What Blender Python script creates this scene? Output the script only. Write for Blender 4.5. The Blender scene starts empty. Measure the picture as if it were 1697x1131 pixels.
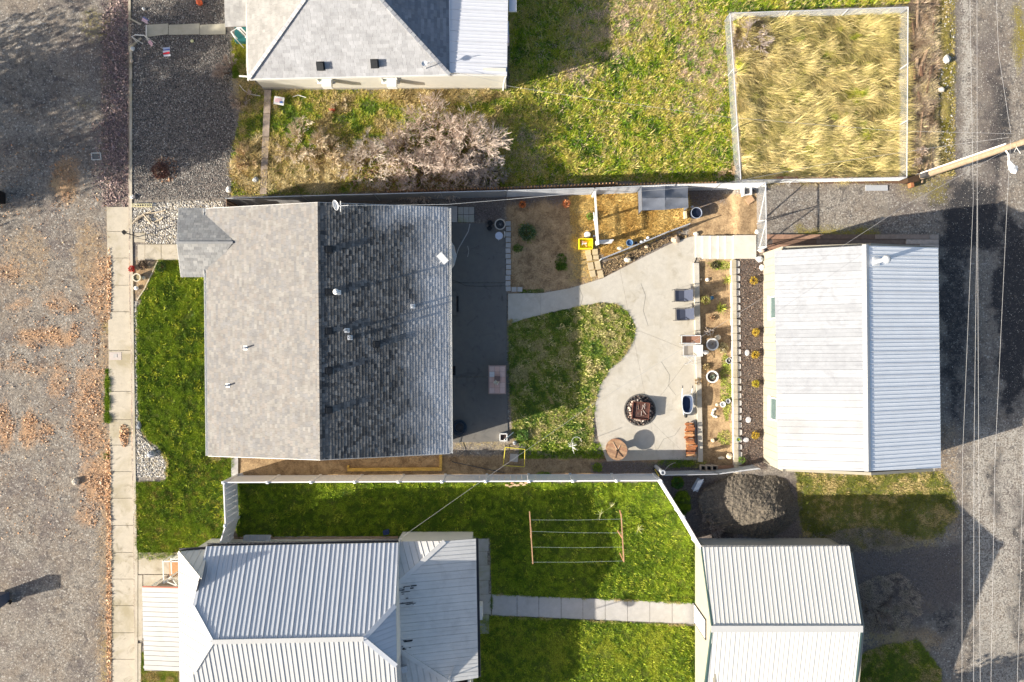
import bpy, math, random
import numpy as np
from mathutils import Vector

# ------------------------------------------------------------------ set-up
scn = bpy.context.scene
COL = scn.collection
R = math.radians
PI = math.pi
S = 0.033            # metres per photograph pixel on the ground
H = 37.3             # flying height of the camera
CX, CY = 848.5, 565.5

cam_d = bpy.data.cameras.new('camera')
cam = bpy.data.objects.new('camera', cam_d)
COL.objects.link(cam)
cam.location = (0, 0, H)
cam.rotation_euler = (0, 0, 0)
cam_d.sensor_width = 36
cam_d.lens = 36 * H / (1697 * S)
cam_d.clip_end = 2000
scn.camera = cam

SUN_EL, SUN_DIR = 21.3, 17.0       # elevation; shadows fall 17 degrees north of east
world = bpy.data.worlds.new('World')
scn.world = world
world.use_nodes = True
wn = world.node_tree
wn.nodes.clear()
sky = wn.nodes.new('ShaderNodeTexSky')
sky.sky_type = 'NISHITA'
sky.sun_disc = False
sky.dust_density = 2.5
sky.ozone_density = 0.6
sky.sun_elevation = R(SUN_EL)
sky.sun_rotation = R(270 - SUN_DIR)     # clockwise from north: the sun stands in the west-south-west
bg = wn.nodes.new('ShaderNodeBackground')
bg.inputs['Strength'].default_value = 0.08
wo = wn.nodes.new('ShaderNodeOutputWorld')
hsv = wn.nodes.new('ShaderNodeHueSaturation')
hsv.inputs['Saturation'].default_value = 1.08
wn.links.new(sky.outputs[0], hsv.inputs['Color'])
wn.links.new(hsv.outputs[0], bg.inputs[0])
wn.links.new(bg.outputs[0], wo.inputs[0])

sun_d = bpy.data.lights.new('sun', 'SUN')
sun_d.energy = 5.0
sun_d.angle = R(0.5)
sun_d.color = (1.0, 0.92, 0.79)
sun = bpy.data.objects.new('sun', sun_d)
COL.objects.link(sun)
# light travels along d
d = Vector((math.cos(R(SUN_EL)) * math.cos(R(SUN_DIR)), math.cos(R(SUN_EL)) * math.sin(R(SUN_DIR)), -math.sin(R(SUN_EL))))
sun.rotation_euler = d.to_track_quat('-Z', 'Y').to_euler()
sun.location = (-30, -10, 30)

scn.view_settings.view_transform = 'Standard'
scn.view_settings.look = 'None'
scn.view_settings.exposure = 1.15
scn.view_settings.gamma = 1
scn.view_settings.use_curve_mapping = False
scn.render.film_transparent = False

rng = np.random.default_rng(7)
random.seed(7)

# ------------------------------------------------------------------ geometry helpers
HX, HZ = [212, 217, 1158, 1212, 1223, 1230], [-0.25, 0, 0, 0.22, 0.48, 0.5]
def gh(px, py=0.0):
    """height of the terrain seen at px,py (the sidewalk kerb drifts right towards the lower edge)"""
    return float(np.interp(px - (max(0, py - 343) * .0145 if px < 400 else 0), HX, HZ))

def P(px, py, z=0.0):
    f = (H - z) / H
    return Vector(((px - CX) * S * f, (CY - py) * S * f, z))

def G(px, py, dz=0.0):
    """point on the terrain seen at px,py, raised by dz"""
    h = gh(px, py)
    p = P(px, py, h)
    p.z = h + dz
    return p

def proplink(o, label=None, cat=None, group=None, kind=None):
    if label: o['label'] = label
    if cat: o['category'] = cat
    if group: o['group'] = group
    if kind: o['kind'] = kind
    return o

def T(name, label, cat, loc, group=None):
    o = bpy.data.objects.new(name, None)
    o.empty_display_size = 0.2
    COL.objects.link(o)
    o.location = loc
    return proplink(o, label, cat, group)

def struct_empty(name, loc=(0, 0, 0)):
    o = bpy.data.objects.new(name, None)
    COL.objects.link(o)
    o.location = loc
    o['kind'] = 'structure'
    return o

def origin_of(o):
    v = Vector((0, 0, 0))
    while o is not None:
        v = v + Vector(o.location)
        o = o.parent
    return v

def copy_tree(o, parent=None, loc=None, rot=None, label=None):
    c = o.copy()
    COL.objects.link(c)
    c.parent = parent
    if loc is not None: c.location = loc
    if rot is not None: c.rotation_euler = (0, 0, rot)
    if label: c['label'] = label
    for ch in list(o.children):
        copy_tree(ch, c)
    return c

class MB:
    """collects faces (world coordinates) and links them as one mesh object"""
    def __init__(self):
        self.v, self.f, self.c = [], [], []
        self.col = None
    def add(self, verts, faces, col=None):
        b = len(self.v)
        self.v += [tuple(q) for q in verts]
        for f in faces:
            self.f.append(tuple(b + i for i in f))
            self.c.append(col or self.col or (1, 1, 1))
        return self
    def box(self, c, s, rz=0.0, col=None, ry=0.0, rx=0.0):
        from mathutils import Euler
        m = Euler((rx, ry, rz)).to_matrix()
        c = Vector(c)
        vs = []
        for z in (-.5, .5):
            for x, y in ((-.5, -.5), (.5, -.5), (.5, .5), (-.5, .5)):
                vs.append(c + m @ Vector((x * s[0], y * s[1], z * s[2])))
        return self.add(vs, [(3, 2, 1, 0), (4, 5, 6, 7), (0, 1, 5, 4), (1, 2, 6, 5), (2, 3, 7, 6), (3, 0, 4, 7)], col)
    def bar(self, a, b, w, h, col=None):
        """box from a to b, w wide (horizontal), h high, top at the points"""
        a, b = Vector(a), Vector(b)
        d = b - a
        n = Vector((-d.y, d.x, 0))
        if n.length < 1e-6: n = Vector((1, 0, 0))
        n.normalize(); n *= w / 2
        u = Vector((0, 0, h))
        vs = [a - n - u, b - n - u, b + n - u, a + n - u, a - n, b - n, b + n, a + n]
        return self.add(vs, [(3, 2, 1, 0), (4, 5, 6, 7), (0, 1, 5, 4), (1, 2, 6, 5), (2, 3, 7, 6), (3, 0, 4, 7)], col)
    def tube(self, pts, r, n=6, col=None, caps=True):
        pts = [Vector(p) for p in pts]
        rs = r if isinstance(r, (list, tuple)) else [r] * len(pts)
        vs = []
        for i, p in enumerate(pts):
            d = (pts[min(i + 1, len(pts) - 1)] - pts[max(i - 1, 0)])
            if d.length < 1e-9: d = Vector((0, 0, 1))
            d.normalize()
            up = Vector((0, 0, 1)) if abs(d.z) < .9 else Vector((1, 0, 0))
            a = d.cross(up).normalized(); b = d.cross(a)
            for k in range(n):
                t = 2 * PI * k / n
                vs.append(p + (a * math.cos(t) + b * math.sin(t)) * rs[i])
        fs = []
        for i in range(len(pts) - 1):
            for k in range(n):
                k2 = (k + 1) % n
                fs.append((i * n + k, i * n + k2, (i + 1) * n + k2, (i + 1) * n + k))
        if caps:
            fs.append(tuple(range(n))); fs.append(tuple((len(pts) - 1) * n + k for k in reversed(range(n))))
        return self.add(vs, fs, col)
    def lathe(self, c, prof, n=16, col=None, sx=1, sy=1, cap0=True, cap1=True, rz=0):
        c = Vector(c); vs = []
        for r, z in prof:
            for k in range(n):
                t = 2 * PI * k / n
                x, y = r * math.cos(t) * sx, r * math.sin(t) * sy
                vs.append((c.x + x * math.cos(rz) - y * math.sin(rz), c.y + x * math.sin(rz) + y * math.cos(rz), c.z + z))
        fs = []
        for i in range(len(prof) - 1):
            for k in range(n):
                k2 = (k + 1) % n
                fs.append((i * n + k, i * n + k2, (i + 1) * n + k2, (i + 1) * n + k))
        if cap0: fs.append(tuple(reversed(range(n))))
        if cap1: fs.append(tuple((len(prof) - 1) * n + k for k in range(n)))
        return self.add(vs, fs, col)
    def prism(self, poly, z0, z1, col=None):
        """poly: list of world xy(z ignored) ; z may be number or per-vertex list"""
        n = len(poly)
        a = sum(poly[i][0] * poly[(i + 1) % n][1] - poly[(i + 1) % n][0] * poly[i][1] for i in range(n))
        if a < 0:
            poly = list(reversed(poly))
            if isinstance(z0, (list, tuple)): z0 = list(reversed(z0))
            if isinstance(z1, (list, tuple)): z1 = list(reversed(z1))
        za = z0 if isinstance(z0, (list, tuple)) else [z0] * n
        zb = z1 if isinstance(z1, (list, tuple)) else [z1] * n
        vs = [(p[0], p[1], za[i]) for i, p in enumerate(poly)] + [(p[0], p[1], zb[i]) for i, p in enumerate(poly)]
        fs = [tuple(reversed(range(n))), tuple(range(n, 2 * n))]
        for i in range(n):
            j = (i + 1) % n
            fs.append((i, j, n + j, n + i))
        return self.add(vs, fs, col)
    def blob(self, c, r, seed=0, n=8, m=5, amp=.18, col=None):
        """stone-like lump"""
        rr = random.Random(seed)
        c = Vector(c); vs = []
        ph = rr.random() * 6
        for i in range(m + 1):
            t = PI * i / m
            for k in range(n):
                a = 2 * PI * k / n + ph
                q = 1 + rr.uniform(-amp, amp)
                if i in (0, m): q = 1
                vs.append((c.x + r[0] * q * math.sin(t) * math.cos(a), c.y + r[1] * q * math.sin(t) * math.sin(a), c.z + r[2] * q * math.cos(t)))
        fs = []
        for i in range(m):
            for k in range(n):
                k2 = (k + 1) % n
                fs.append((i * n + k, (i + 1) * n + k, (i + 1) * n + k2, i * n + k2))
        return self.add(vs, fs, col)
    def mesh(self, name, mat, off=Vector((0, 0, 0)), smooth=False):
        me = bpy.data.meshes.new(name)
        me.from_pydata([(x - off[0], y - off[1], z - off[2]) for x, y, z in self.v], [], self.f)
        at = me.attributes.new('Col', 'FLOAT_COLOR', 'FACE')
        arr = np.ones((len(self.f), 4), dtype=np.float32)
        arr[:, :3] = np.array(self.c, dtype=np.float32).reshape(-1, 3)
        at.data.foreach_set('color', arr.ravel())
        if mat: me.materials.append(mat)
        if smooth: me.shade_smooth()
        me.update()
        return me
    def build(self, name, mat, parent=None, smooth=False, kind=None, label=None, cat=None, group=None):
        off = origin_of(parent) if parent is not None else None
        if parent is None:
            a = np.array(self.v)
            off = Vector(((a[:, 0].min() + a[:, 0].max()) / 2, (a[:, 1].min() + a[:, 1].max()) / 2, a[:, 2].min()))
        me = self.mesh(name, mat, off, smooth)
        o = bpy.data.objects.new(name, me)
        COL.objects.link(o)
        if parent is None: o.location = off
        else: o.parent = parent
        return proplink(o, label, cat, group, kind)

def inst(name, me, parent, loc, rz=0.0, scale=None):
    """another object on shared mesh data, loc in world coordinates"""
    o = bpy.data.objects.new(name, me)
    COL.objects.link(o)
    o.parent = parent
    o.location = Vector(loc) - (origin_of(parent) if parent is not None else Vector((0, 0, 0)))
    o.rotation_euler = (0, 0, rz)
    if scale: o.scale = scale
    return o

# ---- noise in numpy
def vnoise(x, y, seed=0):
    r = np.random.default_rng(seed).random((256, 256))
    xi, yi = np.floor(x).astype(int), np.floor(y).astype(int)
    fx, fy = x - xi, y - yi
    fx = fx * fx * (3 - 2 * fx); fy = fy * fy * (3 - 2 * fy)
    a = r[xi % 256, yi % 256]; b = r[(xi + 1) % 256, yi % 256]
    c = r[xi % 256, (yi + 1) % 256]; e = r[(xi + 1) % 256, (yi + 1) % 256]
    return (a * (1 - fx) + b * fx) * (1 - fy) + (c * (1 - fx) + e * fx) * fy

def fbm(x, y, scale, seed=0, oct=4):
    s, a, t = 0.0, 1.0, 0.0
    for i in range(oct):
        s = s + a * vnoise(x / scale + 17.3 * i, y / scale + 5.1 * i, seed + i)
        t += a; a *= .55; scale *= .5
    return s / t

def inpoly(x, y, poly):
    c = np.zeros(x.shape, bool)
    n = len(poly)
    for i in range(n):
        x1, y1 = poly[i]; x2, y2 = poly[(i + 1) % n]
        if y1 == y2: continue
        k = ((y1 > y) != (y2 > y)) & (x < (x2 - x1) * (y - y1) / (y2 - y1) + x1)
        c ^= k
    return c

def sdpoly(x, y, poly):
    dmin = np.full(x.shape, 1e9)
    n = len(poly)
    for i in range(n):
        x1, y1 = poly[i]; x2, y2 = poly[(i + 1) % n]
        dx, dy = x2 - x1, y2 - y1
        t = np.clip(((x - x1) * dx + (y - y1) * dy) / (dx * dx + dy * dy + 1e-9), 0, 1)
        dmin = np.minimum(dmin, np.hypot(x - x1 - t * dx, y - y1 - t * dy))
    return np.where(inpoly(x, y, poly), dmin, -dmin)

def GHa(px, py=0.0):
    return np.interp(px - np.where(px < 400, np.maximum(0, py - 343) * .0145, 0), HX, HZ)

def np_mesh(name, verts, faces_n, loops, cols, mat, label=None, cat=None, kind=None, parent=None, smooth=False, group=None):
    """fast mesh: all faces have faces_n corners"""
    nf = len(loops) // faces_n
    me = bpy.data.meshes.new(name)
    me.vertices.add(len(verts)); me.vertices.foreach_set('co', np.asarray(verts, np.float32).ravel())
    me.loops.add(len(loops)); me.loops.foreach_set('vertex_index', np.asarray(loops, np.int32))
    me.polygons.add(nf); me.polygons.foreach_set('loop_start', np.arange(nf, dtype=np.int32) * faces_n)
    if cols is not None:
        at = me.attributes.new('Col', 'FLOAT_COLOR', 'FACE')
        arr = np.ones((nf, 4), np.float32); arr[:, :3] = cols
        at.data.foreach_set('color', arr.ravel())
    me.update(calc_edges=True)
    me.materials.append(mat)
    if smooth: me.shade_smooth()
    o = bpy.data.objects.new(name, me)
    COL.objects.link(o)
    if parent is not None:
        o.parent = parent
        o.location = -origin_of(parent)
    return proplink(o, label, cat, group, kind)

# ------------------------------------------------------------------ materials
def new_mat(name):
    m = bpy.data.materials.new(name)
    m.use_nodes = True
    nt = m.node_tree
    b = nt.nodes['Principled BSDF']
    return m, nt, b

class NT:
    def __init__(self, nt): self.nt = nt
    def n(self, t, **k):
        o = self.nt.nodes.new(t)
        for a, v in k.items(): setattr(o, a, v)
        return o
    def l(self, a, b): self.nt.links.new(a, b)
    def noise(self, vec, scale, detail=4, rough=.6, dist=0):
        o = self.n('ShaderNodeTexNoise')
        o.inputs['Scale'].default_value = scale; o.inputs['Detail'].default_value = detail
        o.inputs['Roughness'].default_value = rough; o.inputs['Distortion'].default_value = dist
        self.l(vec, o.inputs['Vector']); return o.outputs['Fac']
    def math(self, op, a, b=None, c=None, clamp=False):
        o = self.n('ShaderNodeMath', operation=op); o.use_clamp = clamp
        for i, v in enumerate((a, b, c)):
            if v is None: continue
            if isinstance(v, (int, float)): o.inputs[i].default_value = v
            else: self.l(v, o.inputs[i])
        return o.outputs[0]
    def ramp(self, fac, lo, hi, a=0.0, b=1.0):
        o = self.n('ShaderNodeMapRange'); o.clamp = True
        self.l(fac, o.inputs[0])
        for i, v in enumerate((lo, hi, a, b)): o.inputs[i + 1].default_value = v
        return o.outputs[0]
    def mix(self, fac, a, b, mode='MIX'):
        o = self.n('ShaderNodeMix', data_type='RGBA', blend_type=mode)
        ins = [o.inputs['Factor'], o.inputs[6], o.inputs[7]]
        ins = [o.inputs[0], o.inputs[6], o.inputs[7]]
        for i, v in zip(ins, (fac, a, b)):
            if isinstance(v, (int, float)): i.default_value = v
            elif isinstance(v, tuple): i.default_value = (*v, 1)
            else: self.l(v, i)
        return o.outputs[2]
    def bump(self, h, strength, dist, normal=None):
        o = self.n('ShaderNodeBump'); o.inputs['Strength'].default_value = strength; o.inputs['Distance'].default_value = dist
        self.l(h, o.inputs['Height'])
        if normal is not None: self.l(normal, o.inputs['Normal'])
        return o.outputs[0]
    def pos(self): return self.n('ShaderNodeNewGeometry').outputs['Position']

def srgb(r, g, b):
    f = lambda c: (c / 255 / 12.92) if c / 255 <= .04045 else ((c / 255 + .055) / 1.055) ** 2.4
    return (f(r), f(g), f(b))

_mats = {}
def plain(name, col, rough=.75, var=.18, scale=9.0, bump=.15, metal=0.0, spec=.3, fine=60.0, dirt=None, dirt_amt=.0, attr=False):
    """painted / worn surface: base colour with two scales of wear and a fine relief"""
    if name in _mats: return _mats[name]
    m, nt, b = new_mat(name); q = NT(nt)
    p = q.pos()
    n1 = q.noise(p, scale, 5, .65)
    n2 = q.noise(p, fine, 3, .6)
    v = q.math('ADD', q.math('MULTIPLY', n1, .6), q.math('MULTIPLY', n2, .4))
    v = q.ramp(v, .3, .7, 1 - var, 1 + var)
    if attr:
        a = q.n('ShaderNodeAttribute', attribute_name='Col')
        base = q.mix(1.0, a.outputs['Color'], col, 'MULTIPLY')
    else:
        o = q.n('ShaderNodeRGB'); o.outputs[0].default_value = (*col, 1); base = o.outputs[0]
    vc = q.n('ShaderNodeCombineColor')
    for i in range(3): q.l(v, vc.inputs[i])
    c = q.mix(1.0, base, vc.outputs[0], 'MULTIPLY')
    if dirt:
        d1 = q.ramp(q.noise(p, scale * .45, 6, .7, .6), .5, .68, 0, dirt_amt)
        c = q.mix(d1, c, dirt)
    q.l(c, b.inputs['Base Color'])
    b.inputs['Roughness'].default_value = rough
    b.inputs['Metallic'].default_value = metal
    b.inputs['Specular IOR Level'].default_value = spec
    if bump:
        q.l(q.bump(n2, bump, .02), b.inputs['Normal'])
    _mats[name] = m
    return m

def leafmat(name, rough=.6, spec=.25, trans=0.0):
    if name in _mats: return _mats[name]
    m, nt, b = new_mat(name); q = NT(nt)
    a = q.n('ShaderNodeAttribute', attribute_name='Col')
    q.l(a.outputs['Color'], b.inputs['Base Color'])
    b.inputs['Roughness'].default_value = rough
    b.inputs['Specular IOR Level'].default_value = spec
    _mats[name] = m
    return m

def concrete(name, col, stain=(.08, .075, .065), samt=.6, warm=(.30, .24, .15), wamt=.35, damp=False):
    if name in _mats: return _mats[name]
    m, nt, b = new_mat(name); q = NT(nt)
    p = q.pos()
    big = q.noise(p, .55, 6, .62, .5)
    mid = q.noise(p, 3.2, 6, .65)
    fine = q.noise(p, 38, 4, .7)
    grit = q.noise(p, 130, 2, .6)
    v = q.math('ADD', q.math('MULTIPLY', mid, .5), q.math('MULTIPLY', fine, .5))
    v = q.ramp(v, .3, .7, .82, 1.14)
    vc = q.n('ShaderNodeCombineColor')
    for i in range(3): q.l(v, vc.inputs[i])
    c = q.mix(1.0, col, vc.outputs[0], 'MULTIPLY')
    c = q.mix(q.ramp(big, .47, .66, 0, wamt), c, warm)
    c = q.mix(q.ramp(q.noise(p, 1.3, 7, .7, 1.0), .56, .72, 0, samt), c, stain)
    c = q.mix(q.ramp(grit, .62, .72, 0, .35), c, (.1, .09, .08))
    q.l(c, b.inputs['Base Color'])
    b.inputs['Roughness'].default_value = .85
    h = q.math('ADD', q.math('MULTIPLY', fine, .6), q.math('MULTIPLY', grit, .4))
    q.l(q.bump(h, .25, .015), b.inputs['Normal'])
    _mats[name] = m
    return m
# ------------------------------------------------------------------ the ground
def ell(cx, cy, rx, ry, rot=0, n=20, wob=.12, seed=0):
    rr = random.Random(seed + int(cx) * 7 + int(cy))
    out = []
    for k in range(n):
        t = 2 * PI * k / n
        q = 1 + rr.uniform(-wob, wob)
        x, y = rx * q * math.cos(t), ry * q * math.sin(t)
        out.append((cx + x * math.cos(rot) - y * math.sin(rot), cy + x * math.sin(rot) + y * math.cos(rot)))
    return out
def rect(x0, y0, x1, y1): return [(x0, y0), (x1, y0), (x1, y1), (x0, y1)]

# regions given as they lie on the ground in the photograph
FRONT_LAWN = [(262, 432), (300, 432), (300, 455), (345, 458), (350, 760), (386, 760), (386, 800), (372, 800), (372, 905), (368, 925), (228, 925), (226, 800), (275, 798), (278, 765), (262, 740), (245, 730), (232, 705), (228, 640), (228, 520), (236, 490), (252, 460)]
FRONT_LAWN2 = [(234, 1080), (296, 1080), (296, 1180), (232, 1180)]
BACK_LAWN = [(843, 532), (870, 531), (905, 522), (950, 512), (1000, 503), (1018, 505), (1036, 516), (1052, 540), (1050, 562), (1032, 590), (1008, 614), (990, 645), (982, 690), (981, 740), (960, 752), (900, 750), (868, 738), (850, 725), (845, 650)]
SW_LAWN = [(392, 800), (1096, 800), (1152, 905), (1152, 1000), (1000, 992), (815, 986), (812, 893), (660, 890), (455, 893), (400, 905), (388, 870)]
SW_LAWN2 = [(800, 1020), (1152, 1038), (1160, 1180), (780, 1180), (790, 1050)]
NORTH_FIELD = [(838, 0), (845, -120), (1700, -120), (1545, -10), (1500, 8), (1206, 22), (1222, 300), (1130, 303), (1030, 300), (830, 310), (800, 260), (845, 150), (846, 60)]
NORTH_STRIP = [(440, 150), (850, 148), (870, 120), (900, 200), (840, 310), (500, 322), (382, 325), (385, 250), (400, 180), (395, 110), (385, 70), (412, 70), (414, 130)]
ENCLOSURE = [(1214, 30), (1496, 20), (1498, 292), (1230, 298)]
EAST_GRASS = [(1318, 782), (1560, 782), (1575, 800), (1590, 850), (1560, 890), (1430, 910), (1400, 895), (1330, 890), (1322, 830)]
SE_GRASS = [(1412, 1090), (1460, 1070), (1520, 1060), (1560, 1110), (1560, 1180), (1400, 1180)]
RUN = [(990, 322), (1062, 320), (1140, 312), (1142, 372), (1010, 428), (995, 420)]
ROCKS_A = [(219, 338), (300, 334), (372, 334), (372, 346), (296, 346), (294, 404), (242, 404), (242, 385), (219, 385)]
ROCKS_B = [(222, 700), (232, 705), (236, 725), (250, 738), (268, 750), (277, 768), (274, 790), (224, 792)]
ROCKS_C = [(221, 500), (228, 500), (228, 705), (222, 705)]
FLOWERBED = [(219, 433), (262, 433), (248, 465), (232, 492), (222, 520), (219, 470)]
GRAVEL_YARD = [(213, -60), (372, -60), (372, 40), (380, 60), (385, 130), (388, 200), (390, 300), (380, 330), (217, 332), (214, 80)]
MID_BED = [(1158, 430), (1213, 430), (1216, 775), (1160, 768)]
EAST_BED = [(1226, 428), (1268, 428), (1270, 778), (1226, 776)]
YARD_DIRT = [(838, 318), (990, 318), (992, 400), (1000, 440), (1000, 460), (945, 478), (900, 486), (838, 482)]
STREET = rect(-4000, -4000, 180, 5200)
ALLEY = [(1590, -4000), (5800, -4000), (5800, 5200), (1560, 5200), (1570, 1100), (1540, 900), (1568, 790), (1560, 600), (1560, 390), (1575, 300)]

def grid_axis(lo, hi, step, far):
    inner = list(np.arange(lo, hi + .1, step))
    out = [lo - far * t for t in (1, .6, .35, .2, .1, .05, .02)] + inner + [hi + far * t for t in (.02, .05, .1, .2, .35, .6, 1)]
    return np.array(out)
gx = grid_axis(-60, 1760, 4, 9000.)
gy = grid_axis(-60, 1192, 4, 9000.)
NX, NY = len(gx), len(gy)
PX, PY = np.meshgrid(gx, gy)

def soft(polys, feather=6, wob=7, seed=3):
    m = np.zeros(PX.shape)
    wx = (fbm(PX, PY, 22, seed) - .5) * 2 * wob
    wy = (fbm(PX, PY, 22, seed + 9) - .5) * 2 * wob
    for p in polys:
        s = 1.0
        if isinstance(p, tuple) and isinstance(p[0], list): p, s = p
        m = np.maximum(m, s * np.clip(.5 + sdpoly(PX + wx, PY + wy, p) / (2 * feather), 0, 1))
    return m

M = {}
M['grass'] = np.maximum(soft([(FRONT_LAWN, 1.), (FRONT_LAWN2, 1.), (SW_LAWN, 1.), (SW_LAWN2, 1.)], 2, 1.5),
    soft([(BACK_LAWN, .95), (ell(874, 386, 14, 18), .9), (ell(930, 440, 12, 14), .6), (EAST_GRASS, .62), (SE_GRASS, .95),
          (NORTH_FIELD, .78), (NORTH_STRIP, .6), (rect(384, 60, 410, 130), .9), (ell(1110, 770, 60, 10), .35), (ell(1150, 640, 8, 60), .0),
          (ell(1203, 650, 12, 60), .25), (ell(1190, 440, 24, 10), .5), (ell(1130, 830, 16, 22), .6), (rect(176, 612, 186, 700), .8)], 8, 6))
M['dry'] = soft([(ENCLOSURE, 1.), (ell(1010, 60, 70, 45), .62), (ell(1160, 100, 45, 75), .68), (ell(1040, 30, 90, 40), .5), (ell(1150, 190, 40, 30), .5),
                 (ell(500, 290, 90, 40), .75), (ell(430, 260, 45, 60), .7), (ell(560, 170, 90, 20), .35), (ell(720, 160, 110, 18), .6),
                 (ell(860, 250, 30, 60), .45), (ell(1540, 140, 28, 160), .75), (ell(1480, 890, 90, 25), .62), (ell(900, 610, 40, 90), .62), (ell(960, 580, 30, 40), .5),
                 (rect(945, 320, 990, 470), .8), (ell(1010, 512, 40, 12), .85), (ell(400, 130, 22, 60), .6), (ell(1440, 793, 120, 12), .5),
                 (ell(1450, 1040, 60, 40), .45), (rect(750, 730, 860, 745), .7), (NORTH_FIELD, .42)], 14, 12, 21)
M['dirt'] = np.maximum(soft([(YARD_DIRT, .95), (rect(1142, 322, 1262, 395), 1.), (MID_BED, 1.), (rect(388, 755, 1100, 797), .95)], 4, 3, 31),
    soft([(ell(188, 200, 24, 190), .42), (ell(150, 430, 30, 60), .5), (rect(160, 470, 186, 1200), .5), (ell(45, 430, 40, 60), .4),
          (FLOWERBED, .8), (rect(1500, -60, 1580, 298), .7), (rect(440, 300, 640, 324), .7),
          (ell(880, 165, 60, 10, -.4), .85), (ell(780, 185, 60, 7, .1), .8), ([(866, -60), (873, -60), (871, 30), (880, 80), (876, 112), (870, 110), (873, 80), (865, 30)], .95), (ell(110, 300, 25, 35), .8), (rect(1440, 700, 1590, 900), .35),
          (ell(1480, 960, 110, 60), .62), (ell(1500, 1060, 60, 30), .6), (ell(1560, 930, 40, 12), .6), (ell(1165, 445, 60, 30), .0), (rect(1000, 430, 1140, 470), .6), (rect(840, 480, 860, 760), .6),
          (rect(1225, 426, 1270, 780), .35)], 10, 9, 41))
M['dark'] = np.maximum(soft([(EAST_BED, .8), (GRAVEL_YARD, .62), (rect(1000, 425, 1140, 462), .5), (rect(980, 764, 1160, 800), .8)], 5, 4, 51),
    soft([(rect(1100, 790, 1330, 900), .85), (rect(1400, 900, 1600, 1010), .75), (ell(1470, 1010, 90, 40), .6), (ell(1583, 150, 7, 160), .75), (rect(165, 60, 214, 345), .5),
          (ell(1640, 170, 22, 160), .5), (rect(376, 318, 1200, 338), .9), (rect(748, 335, 838, 372), .8), (ell(770, 290, 90, 45), .55), (ell(1520, 240, 14, 60), .5),  # the long strip along the upper fence paints the fence's shadow
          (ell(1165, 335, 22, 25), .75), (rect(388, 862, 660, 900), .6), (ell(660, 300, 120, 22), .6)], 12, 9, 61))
M['leaf'] = soft([(ell(85, 560, 55, 14), .85), (ell(30, 505, 20, 8), .6), (ell(150, 680, 26, 80), .62), (ell(160, 800, 26, 40), .85), (ell(50, 710, 18, 32), .85),
                  (ell(8, 710, 12, 40), .75), (ell(80, 710, 8, 12), .8), (ell(95, 630, 14, 28), .6), (ell(165, 480, 18, 60), .55), (ell(110, 298, 22, 34), .55),
                  (ell(120, 510, 12, 10), .7), (ell(12, 450, 30, 18), .55), (ell(207, 722, 10, 22), 1.), (ell(212, 690, 5, 20), .9), (ell(180, 790, 7, 60), .9),
                  (ell(182, 960, 5, 240), .4), (ell(184, 480, 5, 60), .7), (ell(140, 855, 16, 16), .55), (ell(270, 280, 16, 22), .5), (ell(60, 610, 20, 10), .5), (ell(95, 500, 22, 16), .5), (ell(20, 605, 22, 6), .5)], 8, 14, 71)
M['straw'] = soft([(RUN, 1.), (ell(970, 330, 24, 18), .9), (rect(945, 360, 985, 470), .45), (ell(1525, 235, 6, 10), .8)], 5, 4, 81)
M['pale'] = np.maximum(soft([(ROCKS_A, .9), (ROCKS_B, .9), (ROCKS_C, .9)], 3, 2, 91), soft([(rect(1592, -100, 1612, 300), .75), (rect(1618, 640, 1634, 1200), .6), (rect(1655, 700, 1672, 1200), .6), (rect(1672, 20, 1690, 280), .5), (rect(1600, 700, 1760, 1200), .5),
                  (rect(1265, 308, 1560, 395), .35), (ell(40, 40, 50, 20), .4), (ell(30, 870, 80, 120), .25), (ell(70, 1050, 90, 80), .25), (ell(330, 295, 50, 35), .35)], 14, 12, 97))
M['moss'] = soft([(rect(1535, -60, 1580, 292), .72), (EAST_GRASS, .55), (rect(1320, 375, 1460, 398), .7), (ell(1525, 300, 40, 30), .5), (rect(170, 1060, 184, 1200), .5),
                  (ell(160, 40, 30, 30), .35), (ell(140, 170, 20, 14), .3), (ell(1690, 60, 14, 60), .7), (rect(1540, 280, 1570, 340), .5), (ell(185, 540, 18, 12), .5)], 10, 10, 101)
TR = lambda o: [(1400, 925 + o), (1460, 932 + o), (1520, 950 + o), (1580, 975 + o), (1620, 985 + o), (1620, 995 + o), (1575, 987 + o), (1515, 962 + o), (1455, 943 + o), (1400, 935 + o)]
M['stain'] = soft([(TR(0), .6), (TR(34), .55), (TR(70), .5), (ell(1625, 620, 10, 80), .6), (ell(1600, 560, 12, 60), .62), (ell(40, 140, 70, 60), .38), (ell(100, 250, 70, 40), .4), (ell(1480, 345, 60, 14), .42), (ell(1690, 950, 14, 150), .6), (ell(1650, 800, 12, 70), .62), (ell(1610, 1060, 14, 60), .55), (ell(1570, 330, 50, 30), .5),(rect(1562, 300, 1660, 420), .74), (ell(1580, 500, 26, 200), .62), (ell(1680, 520, 34, 170), .72), (ell(1600, 720, 14, 20), .4), (ell(1640, 60, 30, 60), .3),  # wheel tracks and blotches; alley patches also deepen the shed's shadow in colour
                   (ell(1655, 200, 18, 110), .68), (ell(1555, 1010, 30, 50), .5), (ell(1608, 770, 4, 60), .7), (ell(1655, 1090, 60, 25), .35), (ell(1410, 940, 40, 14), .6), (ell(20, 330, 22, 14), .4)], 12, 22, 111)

ZH = GHa(PX, PY) + (fbm(PX, PY, 16, 5) - .5) * .05 * (M['grass'] + M['dirt'] + M['dry'] > .4) + (fbm(PX, PY, 8, 6) - .5) * .02
ZH = ZH + (fbm(PX, PY, 30, 15, 3) - .5) * .22 * (inpoly(PX, PY, ENCLOSURE) | inpoly(PX, PY, rect(1505, 0, 1575, 290)))
FF = (H - GHa(PX, PY)) / H
XW, YW = (PX - CX) * S * FF, (CY - PY) * S * FF

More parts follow.
